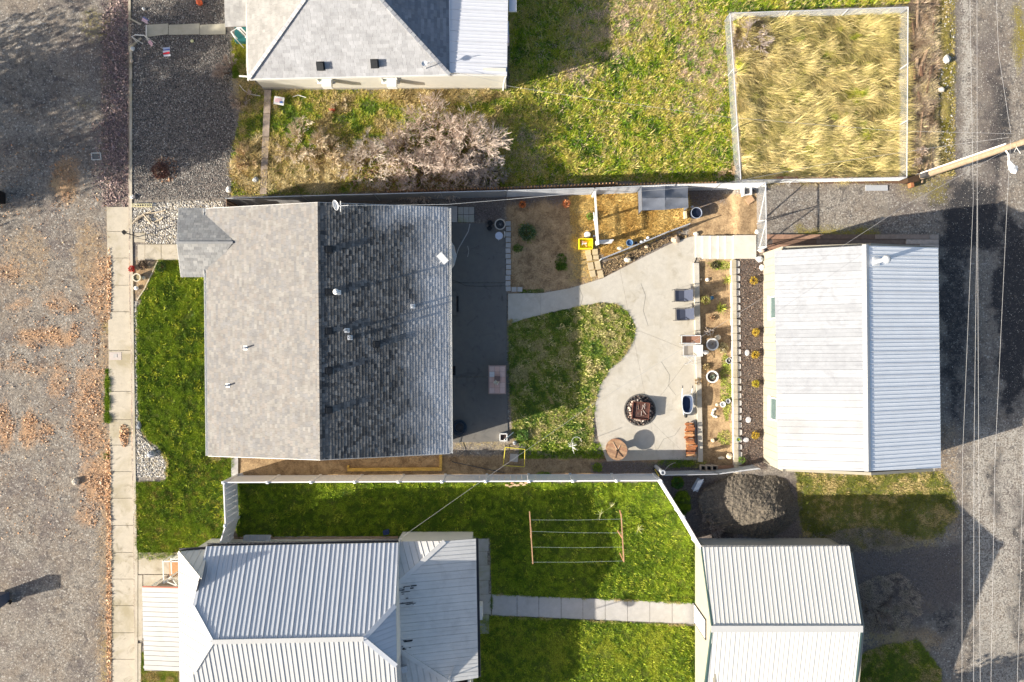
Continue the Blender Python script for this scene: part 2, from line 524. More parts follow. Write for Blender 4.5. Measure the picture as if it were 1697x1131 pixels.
def ground_material():
    m, nt, b = new_mat('ground_cover'); q = NT(nt)
    p = q.pos()
    at = []
    for nm in ('MA', 'MB', 'MC'):
        a = q.n('ShaderNodeAttribute', attribute_name=nm)
        s = q.n('ShaderNodeSeparateColor'); q.l(a.outputs['Color'], s.inputs[0])
        at += [s.outputs[0], s.outputs[1], s.outputs[2]]
    keys = ['grass', 'dry', 'dirt', 'dark', 'leaf', 'straw', 'pale', 'moss', 'stain']
    A = dict(zip(keys, at))
    nb = q.noise(p, .9, 5, .6); nm_ = q.noise(p, 5, 6, .72); nf = q.noise(p, 10, 4, .8); ng = q.noise(p, 30, 3, .8)
    vo = q.n('ShaderNodeTexVoronoi'); vo.inputs['Scale'].default_value = 15; q.l(p, vo.inputs['Vector'])
    vs = q.n('ShaderNodeSeparateColor'); q.l(vo.outputs['Color'], vs.inputs[0])
    # asphalt and packed gravel
    g = q.math('ADD', q.math('MULTIPLY', nf, .5), q.math('MULTIPLY', ng, .5))
    base = q.mix(q.ramp(g, .38, .62), (.085, .075, .065), (.46, .41, .35))
    base = q.mix(q.ramp(nb, .42, .62, 0, .45), base, q.mix(q.ramp(g, .4, .6), (.14, .105, .08), (.34, .27, .20)))
    base = q.mix(q.ramp(q.noise(p, 2.4, 6, .7, .8), .51, .62, 0, .6), base, (.075, .068, .072))
    base = q.mix(q.ramp(q.noise(p, .28, 7, .68, .5), .50, .60, 0, .6), base, q.mix(q.ramp(g, .4, .6), (.08, .066, .066), (.22, .185, .17)))
    base = q.mix(q.ramp(vs.outputs[0], .93, .96, 0, .7), base, (.5, .47, .42))
    def lay(c, key, lo, hi, cd, cl, edge=.6, tex=None, sharp=.12):
        n = q.math('ADD', q.math('MULTIPLY', nm_, .55), q.math('MULTIPLY', nf, .45))
        # noise ~.3...7 ; mask 0..1
        t = q.math('ADD', A[key], q.math('MULTIPLY', q.math('SUBTRACT', n, .5), 1.9))
        f = q.ramp(t, .5 - sharp, .5 + sharp)
        f = q.math('MULTIPLY', f, q.ramp(A[key], .02, .1))
        tt = tex if tex is not None else g
        return q.mix(f, c, q.mix(q.ramp(tt, lo, hi), cd, cl)), f
    c, _ = lay(base, 'pale', .38, .62, (.26, .24, .21), (.55, .51, .45))
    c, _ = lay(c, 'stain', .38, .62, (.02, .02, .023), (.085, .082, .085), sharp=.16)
    gd = q.math('ADD', q.math('MULTIPLY', g, .5), q.math('MULTIPLY', q.noise(p, 1.7, 7, .72, .6), .5))
    c, _ = lay(c, 'dirt', .38, .6, (.13, .08, .045), (.52, .37, .21), sharp=.3, tex=gd)
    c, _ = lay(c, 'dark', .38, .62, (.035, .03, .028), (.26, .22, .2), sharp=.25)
    c, _ = lay(c, 'moss', .38, .6, (.12, .1, .02), (.36, .3, .07), sharp=.25)
    c, _ = lay(c, 'dry', .36, .62, (.13, .10, .04), (.48, .38, .2), sharp=.2)
    c, _ = lay(c, 'grass', .36, .64, (.04, .06, .01), (.24, .26, .05), sharp=.15)
    c, _ = lay(c, 'straw', .36, .6, (.30, .17, .05), (.66, .43, .14), sharp=.15)
    c, _ = lay(c, 'leaf', .4, .6, (.24, .15, .09), (.58, .37, .22), sharp=.4)
    q.l(c, b.inputs['Base Color'])
    b.inputs['Roughness'].default_value = .95
    b.inputs['Specular IOR Level'].default_value = .15
    h = q.math('ADD', q.math('MULTIPLY', nf, .6), q.math('MULTIPLY', ng, .5))
    h = q.math('ADD', h, q.math('MULTIPLY', q.ramp(vo.outputs['Distance'], 0, .6, 1, 0), .25))
    q.l(q.bump(h, .55, .05), b.inputs['Normal'])
    return m
GROUND = ground_material()

cxm = (PX[:-1, :-1] + PX[1:, 1:]) / 2; cym = (PY[:-1, :-1] + PY[1:, 1:]) / 2
lab = np.zeros(cxm.shape, int)
region_names = ['ground']
def region(name, poly):
    region_names.append(name)
    lab[inpoly(cxm, cym, poly)] = len(region_names) - 1
region('street', STREET)
region('gravel_yard', GRAVEL_YARD)
region('alley', ALLEY)
region('front_lawn_soil', FRONT_LAWN)
region('back_lawn_soil', BACK_LAWN)
region('side_lawn_soil', SW_LAWN)
region('side_lawn_soil', SW_LAWN2)
region('field', NORTH_FIELD)
region('dirt_yard', YARD_DIRT)
region('planting_bed', MID_BED)
region('mulch_bed', EAST_BED)
region('weedy_lot', ENCLOSURE)
idx = np.arange(NX * NY).reshape(NY, NX)
quads = np.stack([idx[1:, :-1], idx[1:, 1:], idx[:-1, 1:], idx[:-1, :-1]], -1)
V3 = np.stack([XW, YW, ZH], -1).reshape(-1, 3)
CA = np.stack([M['grass'], M['dry'], M['dirt']], -1).reshape(-1, 3)
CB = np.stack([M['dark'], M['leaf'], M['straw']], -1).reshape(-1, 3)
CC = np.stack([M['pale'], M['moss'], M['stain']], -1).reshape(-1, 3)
for i, nm in enumerate(region_names):
    qs = quads[lab == i].reshape(-1)
    if len(qs) == 0: continue
    used, inv = np.unique(qs, return_inverse=True)
    o = np_mesh(nm, V3[used], 4, inv.astype(np.int32), None, GROUND, smooth=True)
    o['kind'] = 'structure'
    for an, arr in (('MA', CA), ('MB', CB), ('MC', CC)):
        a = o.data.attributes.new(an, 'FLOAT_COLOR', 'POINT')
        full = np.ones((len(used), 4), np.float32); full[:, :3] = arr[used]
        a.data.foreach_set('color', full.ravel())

# ------------------------------------------------------------------ grass, leaves, stones (scattered)
LEAF = leafmat('grass_blades')
def scatter_px(polys, n, seed, dens=None):
    r = np.random.default_rng(seed)
    allp = np.array([q for p in polys for q in p])
    x0, y0 = allp.min(0); x1, y1 = allp.max(0)
    xs, ys = [], []; got = 0; tries = 0
    while got < n and tries < 30:
        x = r.uniform(x0, x1, n * 2); y = r.uniform(y0, y1, n * 2)
        k = np.zeros(x.shape, bool)
        for p in polys: k |= inpoly(x, y, p)
        k &= (x > -60) & (x < 1760) & (y > -60) & (y < 1190)
        if dens is not None: k &= r.random(x.shape) < dens(x, y)
        xs.append(x[k]); ys.append(y[k]); got += k.sum(); tries += 1
    return np.concatenate(xs)[:n], np.concatenate(ys)[:n]

def blades(name, label, polys, n, length, width, colors, seed=0, lean=.6, flow=None, dens=None, cat='grass', lvar=.5, cscale=26, dz=0.0, cvar=.5, weights=None):
    """colors: list of albedo colours picked by a noise field so that tufts differ"""
    r = np.random.default_rng(seed)
    x, y = scatter_px(polys, n, seed, dens)
    n = len(x)
    h = GHa(x, y); f = (H - h) / H
    X, Y = (x - CX) * S * f, (CY - y) * S * f
    clump = np.clip((fbm(x, y, 7.5, seed + 50, 2) - .5) * 2.2 + .5, 0, 1)
    L = length * (1 - lvar / 2 + lvar * r.random(n)) * (.45 + 1.15 * clump)
    phi = r.uniform(0, 2 * PI, n)
    if flow is not None: phi = flow(x, y) + r.normal(0, .45, n)
    ln = np.clip(r.normal(lean, .22, n), .05, 1.5)
    dx, dy, dzz = np.cos(phi) * np.sin(ln) * L, np.sin(phi) * np.sin(ln) * L, np.cos(ln) * L
    w = width * (.6 + .8 * r.random(n)) / 2
    wx, wy = -np.sin(phi) * w, np.cos(phi) * w
    V = np.empty((n, 3, 3), np.float32)
    V[:, 0] = np.stack([X - wx, Y - wy, h + dz - .005], -1)
    V[:, 1] = np.stack([X + wx, Y + wy, h + dz - .005], -1)
    V[:, 2] = np.stack([X + dx, Y + dy, h + dz + dzz], -1)
    t = fbm(x, y, cscale, seed + 120, 4)
    t = np.clip((t - .5) * 2.4 + .5 + (clump - .5) * .75 + (fbm(x, y, 15, seed + 60, 3) - .5) * 1.3 + r.normal(0, .2, n), 0, .9999)
    cs = np.array(colors)
    if weights is not None:
        cum = np.cumsum(weights) / sum(weights); t = np.interp(t, np.concatenate([[0], cum]), np.linspace(0, 1, len(cs) + 1)).clip(0, .9999)
    u = t * (len(cs) - 1); i = u.astype(int); fr = (u - i)[:, None]
    C = cs[i] * (1 - fr) + cs[np.minimum(i + 1, len(cs) - 1)] * fr
    C = C * (1 + r.uniform(-cvar, cvar, n))[:, None]
    loops = np.arange(n * 3, dtype=np.int32)
    return np_mesh(name, V.reshape(-1, 3), 3, loops, C, LEAF, label, cat, 'stuff')

G1, G2, G3, G4 = (.06, .12, .008), (.12, .21, .012), (.23, .32, .02), (.42, .42, .045)
T1, T2, T3, T4 = (.26, .19, .08), (.5, .39, .17), (.68, .56, .3), (.55, .44, .34)
blades('lawn_grass', 'thick green grass of the front lawn beside the shingled house', [FRONT_LAWN], 190000, .1, .016, [G1, G2, (.2, .3, .015), G3], 11, .7, cscale=40)
blades('lawn_grass', 'short green grass in front of the white porch roof at the lower left', [FRONT_LAWN2], 14000, .08, .014, [G2, G3, G4, T2], 12, .7)
def fl_yellow(x, y): return np.clip((y - 700) / 120, 0, 1) * np.clip(fbm(x, y, 30, 4) * 3 - .9, 0, 1)
blades('dry_grass', 'yellowing grass at the lower end of the front lawn', [[p for p in FRONT_LAWN if p[1] > 640] + [(228, 640)]], 26000, .075, .014, [G4, (.34, .27, .05), (.42, .3, .08)], 13, .8, dens=fl_yellow)
blades('lawn_grass', 'clumpy green and yellow grass of the curved back lawn', [BACK_LAWN], 70000, .10, .022, [(.1, .18, .03), (.16, .26, .04), G3, (.42, .40, .1), (.5, .43, .2)], 14, .8, cscale=24)
blades('lawn_grass', 'lush green grass between the white fence and the white metal roofs', [SW_LAWN], 300000, .085, .018, [G2, G2, G3, (.26, .38, .02), (.32, .42, .03)], 15, .7, cscale=60)
blades('lawn_grass', 'lush green grass south of the concrete slab path', [SW_LAWN2], 130000, .085, .018, [G2, G3, (.28, .38, .02), (.4, .44, .04)], 16, .7, cscale=60)
def fdens(x, y): return np.clip(.35 + 1.2 * fbm(x, y, 30, 77), 0, 1)
blades('field_grass', 'rough green weeds and grass of the open field', [NORTH_FIELD], 170000, .14, .028, [(.07, .15, .01), (.17, .28, .01), (.33, .42, .015), (.52, .5, .04), (.56, .46, .12)], 17, .9, dens=fdens, cscale=36)
def tand(x, y):
    m = np.maximum(np.clip(1 - np.hypot((x - 1000) / 80, (y - 55) / 55), 0, 1), np.clip(1 - np.hypot((x - 1165) / 50, (y - 110) / 110), 0, 1))
    m = np.maximum(m, np.clip(1 - np.hypot((x - 1050) / 110, (y - 20) / 50), 0, 1))
    m = np.maximum(m, .7 * np.clip(1 - np.hypot((x - 870) / 40, (y - 240) / 60), 0, 1))
    m = np.maximum(m, .6 * np.clip(1 - np.hypot((x - 960) / 60, (y - 120) / 30), 0, 1))
    return np.clip(m * 1.8 * (fbm(x, y, 22, 78) + .25) + .05, 0, 1)
blades('dead_weeds', 'pinkish tan dead weeds matted over parts of the open field', [NORTH_FIELD], 60000, .16, .03, [(.6, .44, .32), (.74, .56, .42), T2, (.68, .5, .38)], 18, 1.1, dens=tand)
blades('field_grass', 'green and yellow weeds beside the pale wall of the grey shingled house', [NORTH_STRIP], 90000, .15, .028, [G2, G3, G4, (.42, .34, .08), T2], 19, .9, cscale=34)
blades('dead_weeds', 'dry tan weeds along the foot of the pale house wall', [ell(730, 158, 105, 14), ell(500, 285, 90, 35), ell(430, 275, 45, 45)], 34000, .24, .025, [T1, T2, (.55, .4, .16), T3], 20, 1.0)
def sflow(x, y): return -0.45 + (fbm(x, y, 45, 300) - .5) * 3.6 + (fbm(x, y, 12, 301, 2) - .5) * 1.6 + PI * (fbm(x, y, 120, 310) > .62) * .15
blades('tall_straw_grass', 'long golden dead grass laid over by the wind inside the wire enclosure', [ENCLOSURE], 100000, .46, .02, [(.16, .14, .04), (.38, .31, .11), (.60, .47, .19), (.76, .62, .31), (.52, .44, .16)], 21, 1.12, flow=sflow, dens=lambda x, y: np.clip((fbm(x, y, 16, 420, 4) - .36) * 6, .06, 1), cscale=30, weights=[2, 2.5, 3, 2.5, 2])
blades('field_grass', 'green shoots showing through the golden grass of the enclosure', [ENCLOSURE], 34000, .24, .02, [G2, G3, G4], 22, .8, flow=sflow, dens=lambda x, y: np.clip((fbm(x, y, 32, 401) - .52) * 6, 0, 1))
blades('dead_weeds', 'grey pink dead brush in the upper left corner of the enclosure', [ell(1248, 66, 32, 34)], 22000, .3, .02, [T4, (.5, .4, .34), T1], 23, 1.0)
blades('straw', 'golden straw bedding strewn over the animal run', [RUN], 26000, .2, .022, [(.42, .24, .06), (.56, .36, .1), (.68, .48, .17)], 24, 1.35, lvar=.8)
blades('straw', 'thin straw scattered outside the run beside the dirt yard', [rect(945, 322, 988, 400)], 5000, .16, .02, [(.5, .3, .07), (.6, .42, .14)], 25, 1.35)
blades('field_grass', 'olive grass and moss between the long shed and the garage', [EAST_GRASS], 42000, .08, .02, [(.1, .12, .015), (.2, .2, .03), (.3, .27, .06), T2], 26, .9)
blades('lawn_grass', 'bright green grass right of the garage at the lower edge', [SE_GRASS], 18000, .1, .02, [G2, G3, G4, T2], 27, .8)
blades('dead_weeds', 'matted grey weeds right of the garage', [ell(1470, 1000, 60, 50), ell(1440, 895, 70, 20)], 16000, .14, .02, [(.15, .12, .1), T4, (.3, .25, .18)], 28, 1.1)
blades('dead_weeds', 'tangled dry brush along the east side of the enclosure fence', [rect(1508, -10, 1545, 290)], 24000, .34, .022, [(.25, .17, .1), (.42, .3, .2), (.55, .44, .34), T3], 29, 1.1)
blades('moss', 'yellow green weeds on the verge of the alley', [rect(1540, -10, 1582, 292)], 14000, .07, .02, [(.2, .18, .02), (.34, .29, .05), T2], 30, .9)
blades('field_grass', 'green shrubby weeds beside the dark gravel yard', [rect(386, 66, 412, 130)], 5000, .14, .025, [G2, G3, G4], 31, .8)
blades('field_grass', 'low weeds sprouting in the planted bed', [ell(1203, 640, 10, 55), ell(1195, 440, 18, 8), ell(1200, 725, 12, 12), ell(1150, 768, 20, 8)], 3600, .1, .025, [G3, (.3, .36, .06), (.45, .42, .12)], 32, .8)
blades('field_grass', 'thin weeds and green tufts on the dirt strip by the white fence', [rect(860, 735, 1000, 760), ell(990, 775, 8, 8), ell(1120, 768, 30, 8), ell(900, 788, 14, 6)], 7000, .1, .025, [G2, G3], 33, .8)
blades('field_grass', 'green weeds behind the diagonal white fence', [ell(1122, 800, 10, 10), ell(1130, 835, 14, 20)], 4000, .12, .03, [G1, G2, G3], 34, .8)
blades('edge_grass', 'strip of green grass along the street edge of the sidewalk', [rect(175, 612, 184, 700), ell(180, 755, 5, 6)], 5000, .14, .02, [G2, G3], 35, .7)
blades('small_weeds', 'low dark green weeds in the dirt yard', [ell(930, 435, 10, 14), ell(858, 412, 8, 6), ell(880, 483, 24, 3)], 2200, .1, .03, [G1, G2, (.2, .22, .08)], 36, .9)

def edge_polys(poly, w=2.2):
    out = []
    for (x1, y1), (x2, y2) in zip(poly, poly[1:] + poly[:1]):
        L = math.hypot(x2 - x1, y2 - y1)
        if L < 1: continue
        nx, ny = -(y2 - y1) / L * w, (x2 - x1) / L * w
        out.append([(x1 - nx, y1 - ny), (x2 - nx, y2 - ny), (x2 + nx, y2 + ny), (x1 + nx, y1 + ny)])
    return out
blades('straw_stalks', 'coarse pale stalk bundles standing out of the golden dead grass of the enclosure', [ENCLOSURE], 26000, .52, .028, [(.13, .13, .03), (.34, .30, .09), (.60, .48, .18), (.78, .64, .30)], 64, 1.2, flow=sflow, cscale=7, dz=.08, dens=lambda x, y: np.clip((fbm(x, y, 16, 420, 4) - .38) * 6, .12, 1))
blades('grass_tufts', 'coarse tufts standing out of the front lawn', [FRONT_LAWN], 16000, .14, .034, [(.07, .13, .01), G2, (.27, .36, .02), (.42, .44, .03)], 65, .8, cscale=8)
blades('grass_tufts', 'coarse tufts standing out of the lower lawns', [SW_LAWN, SW_LAWN2], 42000, .13, .034, [(.06, .13, .01), G2, (.28, .38, .02), (.42, .46, .04)], 66, .8, cscale=8)
blades('grass_tufts', 'coarse leafy tufts standing out of the curved back lawn', [BACK_LAWN], 9000, .15, .04, [(.08, .17, .03), G3, (.42, .44, .1), (.6, .52, .25)], 67, .8, cscale=8)
blades('grass_tufts', 'coarse weeds and dead stems standing out of the open field', [NORTH_FIELD], 26000, .22, .045, [(.07, .16, .01), (.18, .30, .02), (.34, .42, .03), (.56, .47, .16)], 68, .9, cscale=8)
rag = lambda x, y: np.clip(fbm(x, y, 8, 700, 3) * 4 - 1.5, 0, 1)
blades('edge_grass', 'ragged grass creeping over the edge of the curved patio', edge_polys(BACK_LAWN[:-4]), 5000, .09, .016, [G1, G2, G3, T2], 61, .9, dens=rag, dz=.045)
blades('edge_grass', 'ragged grass along both sides of the slab path', edge_polys([(815, 984), (1152, 1000), (1152, 1037), (815, 1021)], 2), 4500, .08, .015, [G1, G2, G3, T2], 62, .9, dens=rag, dz=.035)
blades('edge_grass', 'ragged grass along the edges of the front lawn', edge_polys(FRONT_LAWN, 2.4), 7000, .09, .016, [G1, G2, G3, T2], 63, .9, dens=rag, dz=.03)
def flakes(name, label, polys, n, size, colors, seed, dens=None, dz=.01, cat='leaves'):
    """dead leaves lying about: small bent quads"""
    r = np.random.default_rng(seed)
    x, y = scatter_px(polys, n, seed, dens); n = len(x)
    h = GHa(x, y); f = (H - h) / H
    X, Y = (x - CX) * S * f, (CY - y) * S * f
    a = r.uniform(0, 2 * PI, n); s = size * r.lognormal(-.1, .4, n)
    tx, ty = r.normal(0, .45, n), r.normal(0, .45, n)
    V = np.empty((n, 4, 3), np.float32)
    for k, (u, v) in enumerate(((-1, 0), (0, -.6), (1, 0), (0, .6))):
        lx = (u * np.cos(a) - v * np.sin(a)) * s; ly = (u * np.sin(a) + v * np.cos(a)) * s
        V[:, k] = np.stack([X + lx, Y + ly, h + dz + .02 + lx * tx + ly * ty + .3 * s * abs(u)], -1)
    cs = np.array(colors); C = cs[r.integers(0, len(cs), n)] * r.uniform(.7, 1.25, n)[:, None]
    return np_mesh(name, V.reshape(-1, 3), 4, np.arange(n * 4, dtype=np.int32), C, LEAF, label, cat, 'stuff')
OR = [(.62, .34, .17), (.54, .27, .12), (.68, .44, .26), (.36, .19, .1)]
LP = [(85, 558, 60, 18, 1), (150, 680, 30, 90, .7), (160, 800, 26, 40, 1), (50, 710, 20, 34, 1), (8, 710, 14, 40, .9), (80, 708, 10, 16, 1), (95, 630, 16, 30, .6), (165, 480, 18, 60, .5), (140, 855, 18, 16, .6), (120, 510, 14, 12, .9), (12, 450, 32, 20, .5), (110, 298, 22, 34, .7), (170, 560, 12, 60, .5), (95, 500, 24, 16, .4), (20, 605, 24, 8, .5), (60, 610, 20, 10, .5)]
def leafdens(x, y):
    xx = x + (fbm(x, y, 26, 551) - .5) * 60; yy = y + (fbm(x, y, 26, 552) - .5) * 60
    m = np.zeros(x.shape)
    for cx, cy, rx, ry, s in LP: m = np.maximum(m, s * np.clip(1.5 - 1.2 * np.hypot((xx - cx) / rx, (yy - cy) / ry), 0, 1))
    return np.clip(m * (fbm(x, y, 12, 55, 4) * 2.6 - .75) + .03, 0, 1)
flakes('fallen_leaves', 'orange brown fallen leaves drifted over the street', [rect(-40, 240, 184, 900)],
       8500, .03, OR + [(.4, .3, .22), (.5, .36, .26)], 41, dens=leafdens)
flakes('fallen_leaves', 'leaf litter heaped on the sidewalk and along its street edge', [ell(207, 722, 8, 20), ell(180, 800, 5, 60), ell(182, 960, 4, 220), ell(182, 470, 4, 60)], 2400, .04, OR, 42, dz=.06)
flakes('fallen_leaves', 'scattered dead leaves in the dark gravel yard and under the shrub', [ell(275, 282, 20, 22), ell(650, 290, 120, 30), ell(400, 290, 20, 30)], 2600, .05, [(.25, .13, .08), (.35, .2, .12), (.5, .4, .3)], 43)
flakes('leaf_litter', 'purplish brown twigs and leaf litter along the shaded street edge', [rect(168, -20, 213, 343), rect(150, 200, 170, 330)], 9000, .035, [(.3, .2, .18), (.42, .3, .28), (.2, .13, .13), (.5, .38, .34), (.16, .12, .12)], 46, dens=lambda x, y: np.clip((x - 150) / 40, 0, 1) * np.clip(fbm(x, y, 20, 66) * 2.5 - .5, 0, 1))
flakes('wood_mulch', 'dark wood chips covering the bed beside the long shed', [EAST_BED], 16000, .018, [(.1, .065, .05), (.16, .11, .085), (.22, .15, .12), (.05, .035, .03), (.36, .27, .2)], 44, cat='mulch')
flakes('wood_mulch', 'dark chips and dead leaves on the slope above the curved path', [[(1000, 436), (1120, 388), (1140, 392), (1100, 405), (1050, 432), (1000, 458)]], 3500, .035, [(.12, .08, .05), (.25, .18, .1), (.42, .3, .16)], 45, cat='mulch')

def stones(name, label, polys, n, size, colors, seed, flat=.6, dens=None, dz=0.0, cat='stones'):
    r = np.random.default_rng(seed)
    x, y = scatter_px(polys, n, seed, dens); n = len(x)
    h = GHa(x, y); f = (H - h) / H
    X, Y = (x - CX) * S * f, (CY - y) * S * f
    base = np.array([[0, 0, 1], [1, 0, .25], [.31, .95, .2], [-.81, .59, .3], [-.81, -.59, .15], [.31, -.95, .3], [0, 0, -.6]])
    tri = np.array([[0, 1, 2], [0, 2, 3], [0, 3, 4], [0, 4, 5], [0, 5, 1], [6, 2, 1], [6, 3, 2], [6, 4, 3], [6, 5, 4], [6, 1, 5]])
    s = size * r.uniform(.5, 1.4, n)
    a = r.uniform(0, 2 * PI, n); el = r.uniform(.6, 1.0, n)
    jit = 1 + r.uniform(-.22, .22, (n, 7, 3))
    B = base[None] * jit
    lx, ly = B[:, :, 0] * s[:, None], B[:, :, 1] * (s * el)[:, None]
    V = np.stack([X[:, None] + lx * np.cos(a)[:, None] - ly * np.sin(a)[:, None], Y[:, None] + lx * np.sin(a)[:, None] + ly * np.cos(a)[:, None], h[:, None] + dz + B[:, :, 2] * (s * flat)[:, None]], -1)
    L = (tri[None] + (np.arange(n) * 7)[:, None, None]).reshape(-1)
    cs = np.array(colors); C = cs[r.integers(0, len(cs), n)] * r.uniform(.75, 1.2, n)[:, None]
    return np_mesh(name, V.reshape(-1, 3), 3, L, np.repeat(C, 10, 0), leafmat('stone_faces', .85), label, cat, 'stuff')
RK = [(.42, .4, .36), (.3, .28, .26), (.55, .5, .42), (.2, .19, .18), (.6, .58, .55), (.38, .33, .25)]
stones('river_rocks', 'pale river rocks of the bed above the front walk', [ROCKS_A], 3000, .055, RK, 51)
stones('river_rocks', 'pale river rocks heaped at the lower corner of the front lawn', [ROCKS_B, ROCKS_C], 2300, .055, RK, 52)
stones('gravel', 'coarse dark gravel stones of the yard at the upper left', [GRAVEL_YARD], 26000, .033, [(.1, .1, .1), (.16, .15, .14), (.24, .22, .2), (.07, .07, .07), (.42, .4, .37)], 53, cat='gravel')
stones('gravel', 'loose stones and grit scattered over the street', [rect(-50, -50, 175, 1190)], 9000, .018, [(.3, .28, .25), (.15, .14, .13), (.5, .48, .44), (.2, .14, .1)], 54, cat='gravel')
stones('gravel', 'loose gravel scattered over the alley', [[(1590, -50), (1750, -50), (1750, 1190), (1570, 1190), (1600, 1000), (1540, 900), (1568, 790), (1562, 400), (1270, 390), (1270, 305), (1560, 303)]], 12000, .02, [(.3, .28, .26), (.14, .14, .14), (.5, .48, .44)], 55, cat='gravel')
stones('rubble', 'pale rubble and small stones along the alley verge', [rect(1555, 0, 1582, 290), rect(1275, 297, 1500, 304)], 500, .05, RK, 56, cat='rubble')
stones('clods', 'small clods and stones lying in the planted bed and the dirt yard', [MID_BED, YARD_DIRT, rect(1145, 325, 1255, 390)], 3500, .018, [(.3, .2, .12), (.45, .33, .2), (.2, .13, .08)], 57, cat='soil')
# ------------------------------------------------------------------ planes, strips, shingles
class Plane:
    """roof plane through three photographed points of known height"""
    def __init__(s, pts):
        (a, b, c) = [P(*p) for p in pts[:3]]
        n = (b - a).cross(c - a)
        if n.z < 0: n = -n
        s.n = n.normalized(); s.a = a
        s.c0 = s.n.dot(a)
    def z(s, X, Y): return (s.c0 - s.n.x * X - s.n.y * Y) / s.n.z
    def at(s, px, py):
        u, v = (px - CX) * S, (CY - py) * S
        # X=u*(1-z/H): n.x*u*(1-t)+n.y*v*(1-t)+n.z*z=c0
        k = s.n.x * u + s.n.y * v
        z = (s.c0 - k) / (s.n.z - k / H)
        return P(px, py, z)
    def off(s, X, Y, d): return Vector((X, Y, s.z(X, Y))) + s.n * d
    def downhill(s):
        return Vector((s.n.x, s.n.y)).normalized()

def clip_half(poly, n, c, keep_less):
    out = []
    L = len(poly)
    for i in range(L):
        a, b = poly[i], poly[(i + 1) % L]
        da = n[0] * a[0] + n[1] * a[1] - c; db = n[0] * b[0] + n[1] * b[1] - c
        if not keep_less: da, db = -da, -db
        if da <= 0: out.append(a)
        if (da < 0 < db) or (db < 0 < da):
            t = da / (da - db)
            out.append((a[0] + t * (b[0] - a[0]), a[1] + t * (b[1] - a[1])))
    return out

def band(poly, n, c0, c1):
    q = clip_half(poly, n, c1, True)
    return clip_half(q, n, c0, False) if len(q) > 2 else []

def area2(poly):
    return abs(sum(poly[i][0] * poly[(i + 1) % len(poly)][1] - poly[(i + 1) % len(poly)][0] * poly[i][1] for i in range(len(poly)))) / 2

def slab(mb, pl, poly, d0, d1, col=None):
    n = len(poly)
    a = sum(poly[i][0] * poly[(i + 1) % n][1] - poly[(i + 1) % n][0] * poly[i][1] for i in range(n))
    if a < 0: poly = list(reversed(poly))
    vs = [pl.off(x, y, d0) for x, y in poly] + [pl.off(x, y, d1) for x, y in poly]
    fs = [tuple(reversed(range(n))), tuple(range(n, 2 * n))] + [(i, (i + 1) % n, n + (i + 1) % n, n + i) for i in range(n)]
    mb.add(vs, fs, col)

def metal_roof(root, pl, polypx, pitch, mat, seam=.03, seamw=.035, along=None, name='roof_panel', thick=.03, minor=0, deck=None, phase=0.0, vary=.0, gap=.012):
    """standing-seam or ribbed sheets: every sheet is one part with its rib(s)"""
    poly = [tuple(pl.at(*q)[:2]) for q in polypx]
    d = along or pl.downhill()
    n = (-d[1], d[0])
    cs = [n[0] * x + n[1] * y for x, y in poly]
    c = min(cs) + 1e-4 - phase
    dk = MB(); slab(dk, pl, poly, -.03, -.004); dk.build('roof_deck', plain('deck_wood', (.12, .1, .09)), root)
    while c < max(cs):
        q = band(poly, n, c, c + pitch - gap)
        if len(q) > 2 and area2(q) > .01:
            mb = MB(); kv = 1 + random.uniform(-vary, vary * .5); mb.col = (kv, kv, kv)
            slab(mb, pl, q, 0, thick)
            for k in range(minor + 1):
                cc = c + pitch * k / (minor + 1)
                w, h = (seamw, seam) if k == 0 else (seamw, seam * .8)
                rb = band(poly, n, cc, cc + w)
                if len(rb) > 2 and area2(rb) > .0005: slab(mb, pl, rb, thick + .001, thick + h)
            mb.build(name, mat, root)
        c += pitch

def shingle_roof(root, pl, polypx, exposure, tab, cols, mat, butt=.012, seed=0, name='shingles', gap=.006):
    poly = [tuple(pl.at(*q)[:2]) for q in polypx]
    r = random.Random(seed)
    d = pl.downhill(); n = (-d[1], d[0])
    cosp = pl.n.z
    ex = exposure * cosp
    us = [d[0] * x + d[1] * y for x, y in poly]
    V, Fq, C = [], [], []
    u = max(us)
    row = 0
    mb = MB()
    while u > min(us):
        q = band(poly, d, u - ex, u)
        if len(q) > 2:
            cs = [n[0] * x + n[1] * y for x, y in q]
            c = min(cs) - r.uniform(0, tab)
            while c < max(cs):
                w = tab * r.choice((.6, .8, 1, 1, 1.3))
                cell = band(q, n, c, c + w - gap)
                if len(cell) > 2 and area2(cell) > .0008:
                    lift = butt * r.uniform(.6, 1.25)
                    L = len(cell)
                    a = sum(cell[i][0] * cell[(i + 1) % L][1] - cell[(i + 1) % L][0] * cell[i][1] for i in range(L))
                    if a < 0: cell.reverse()
                    top, bot = [], []
                    for x, y in cell:
                        t = (u - (d[0] * x + d[1] * y)) / ex        # 0 at the lower edge
                        top.append(pl.off(x, y, .004 + lift * (1 - t))); bot.append(pl.off(x, y, -.002))
                    col = r.choice(cols); k = r.uniform(.93, 1.07); col = tuple(v * k for v in col)
                    fs = [tuple(range(L))] + [(L + i, L + (i + 1) % L, (i + 1) % L, i) for i in range(L)]
                    mb.add(top + bot, fs, col)
                c += w
        u -= ex; row += 1
    deck = MB(); slab(deck, pl, poly, -.06, -.001)
    deck.build('roof_deck', plain('deck_wood', (.12, .1, .09)), root)
    return mb.build(name, mat, root, kind='stuff')

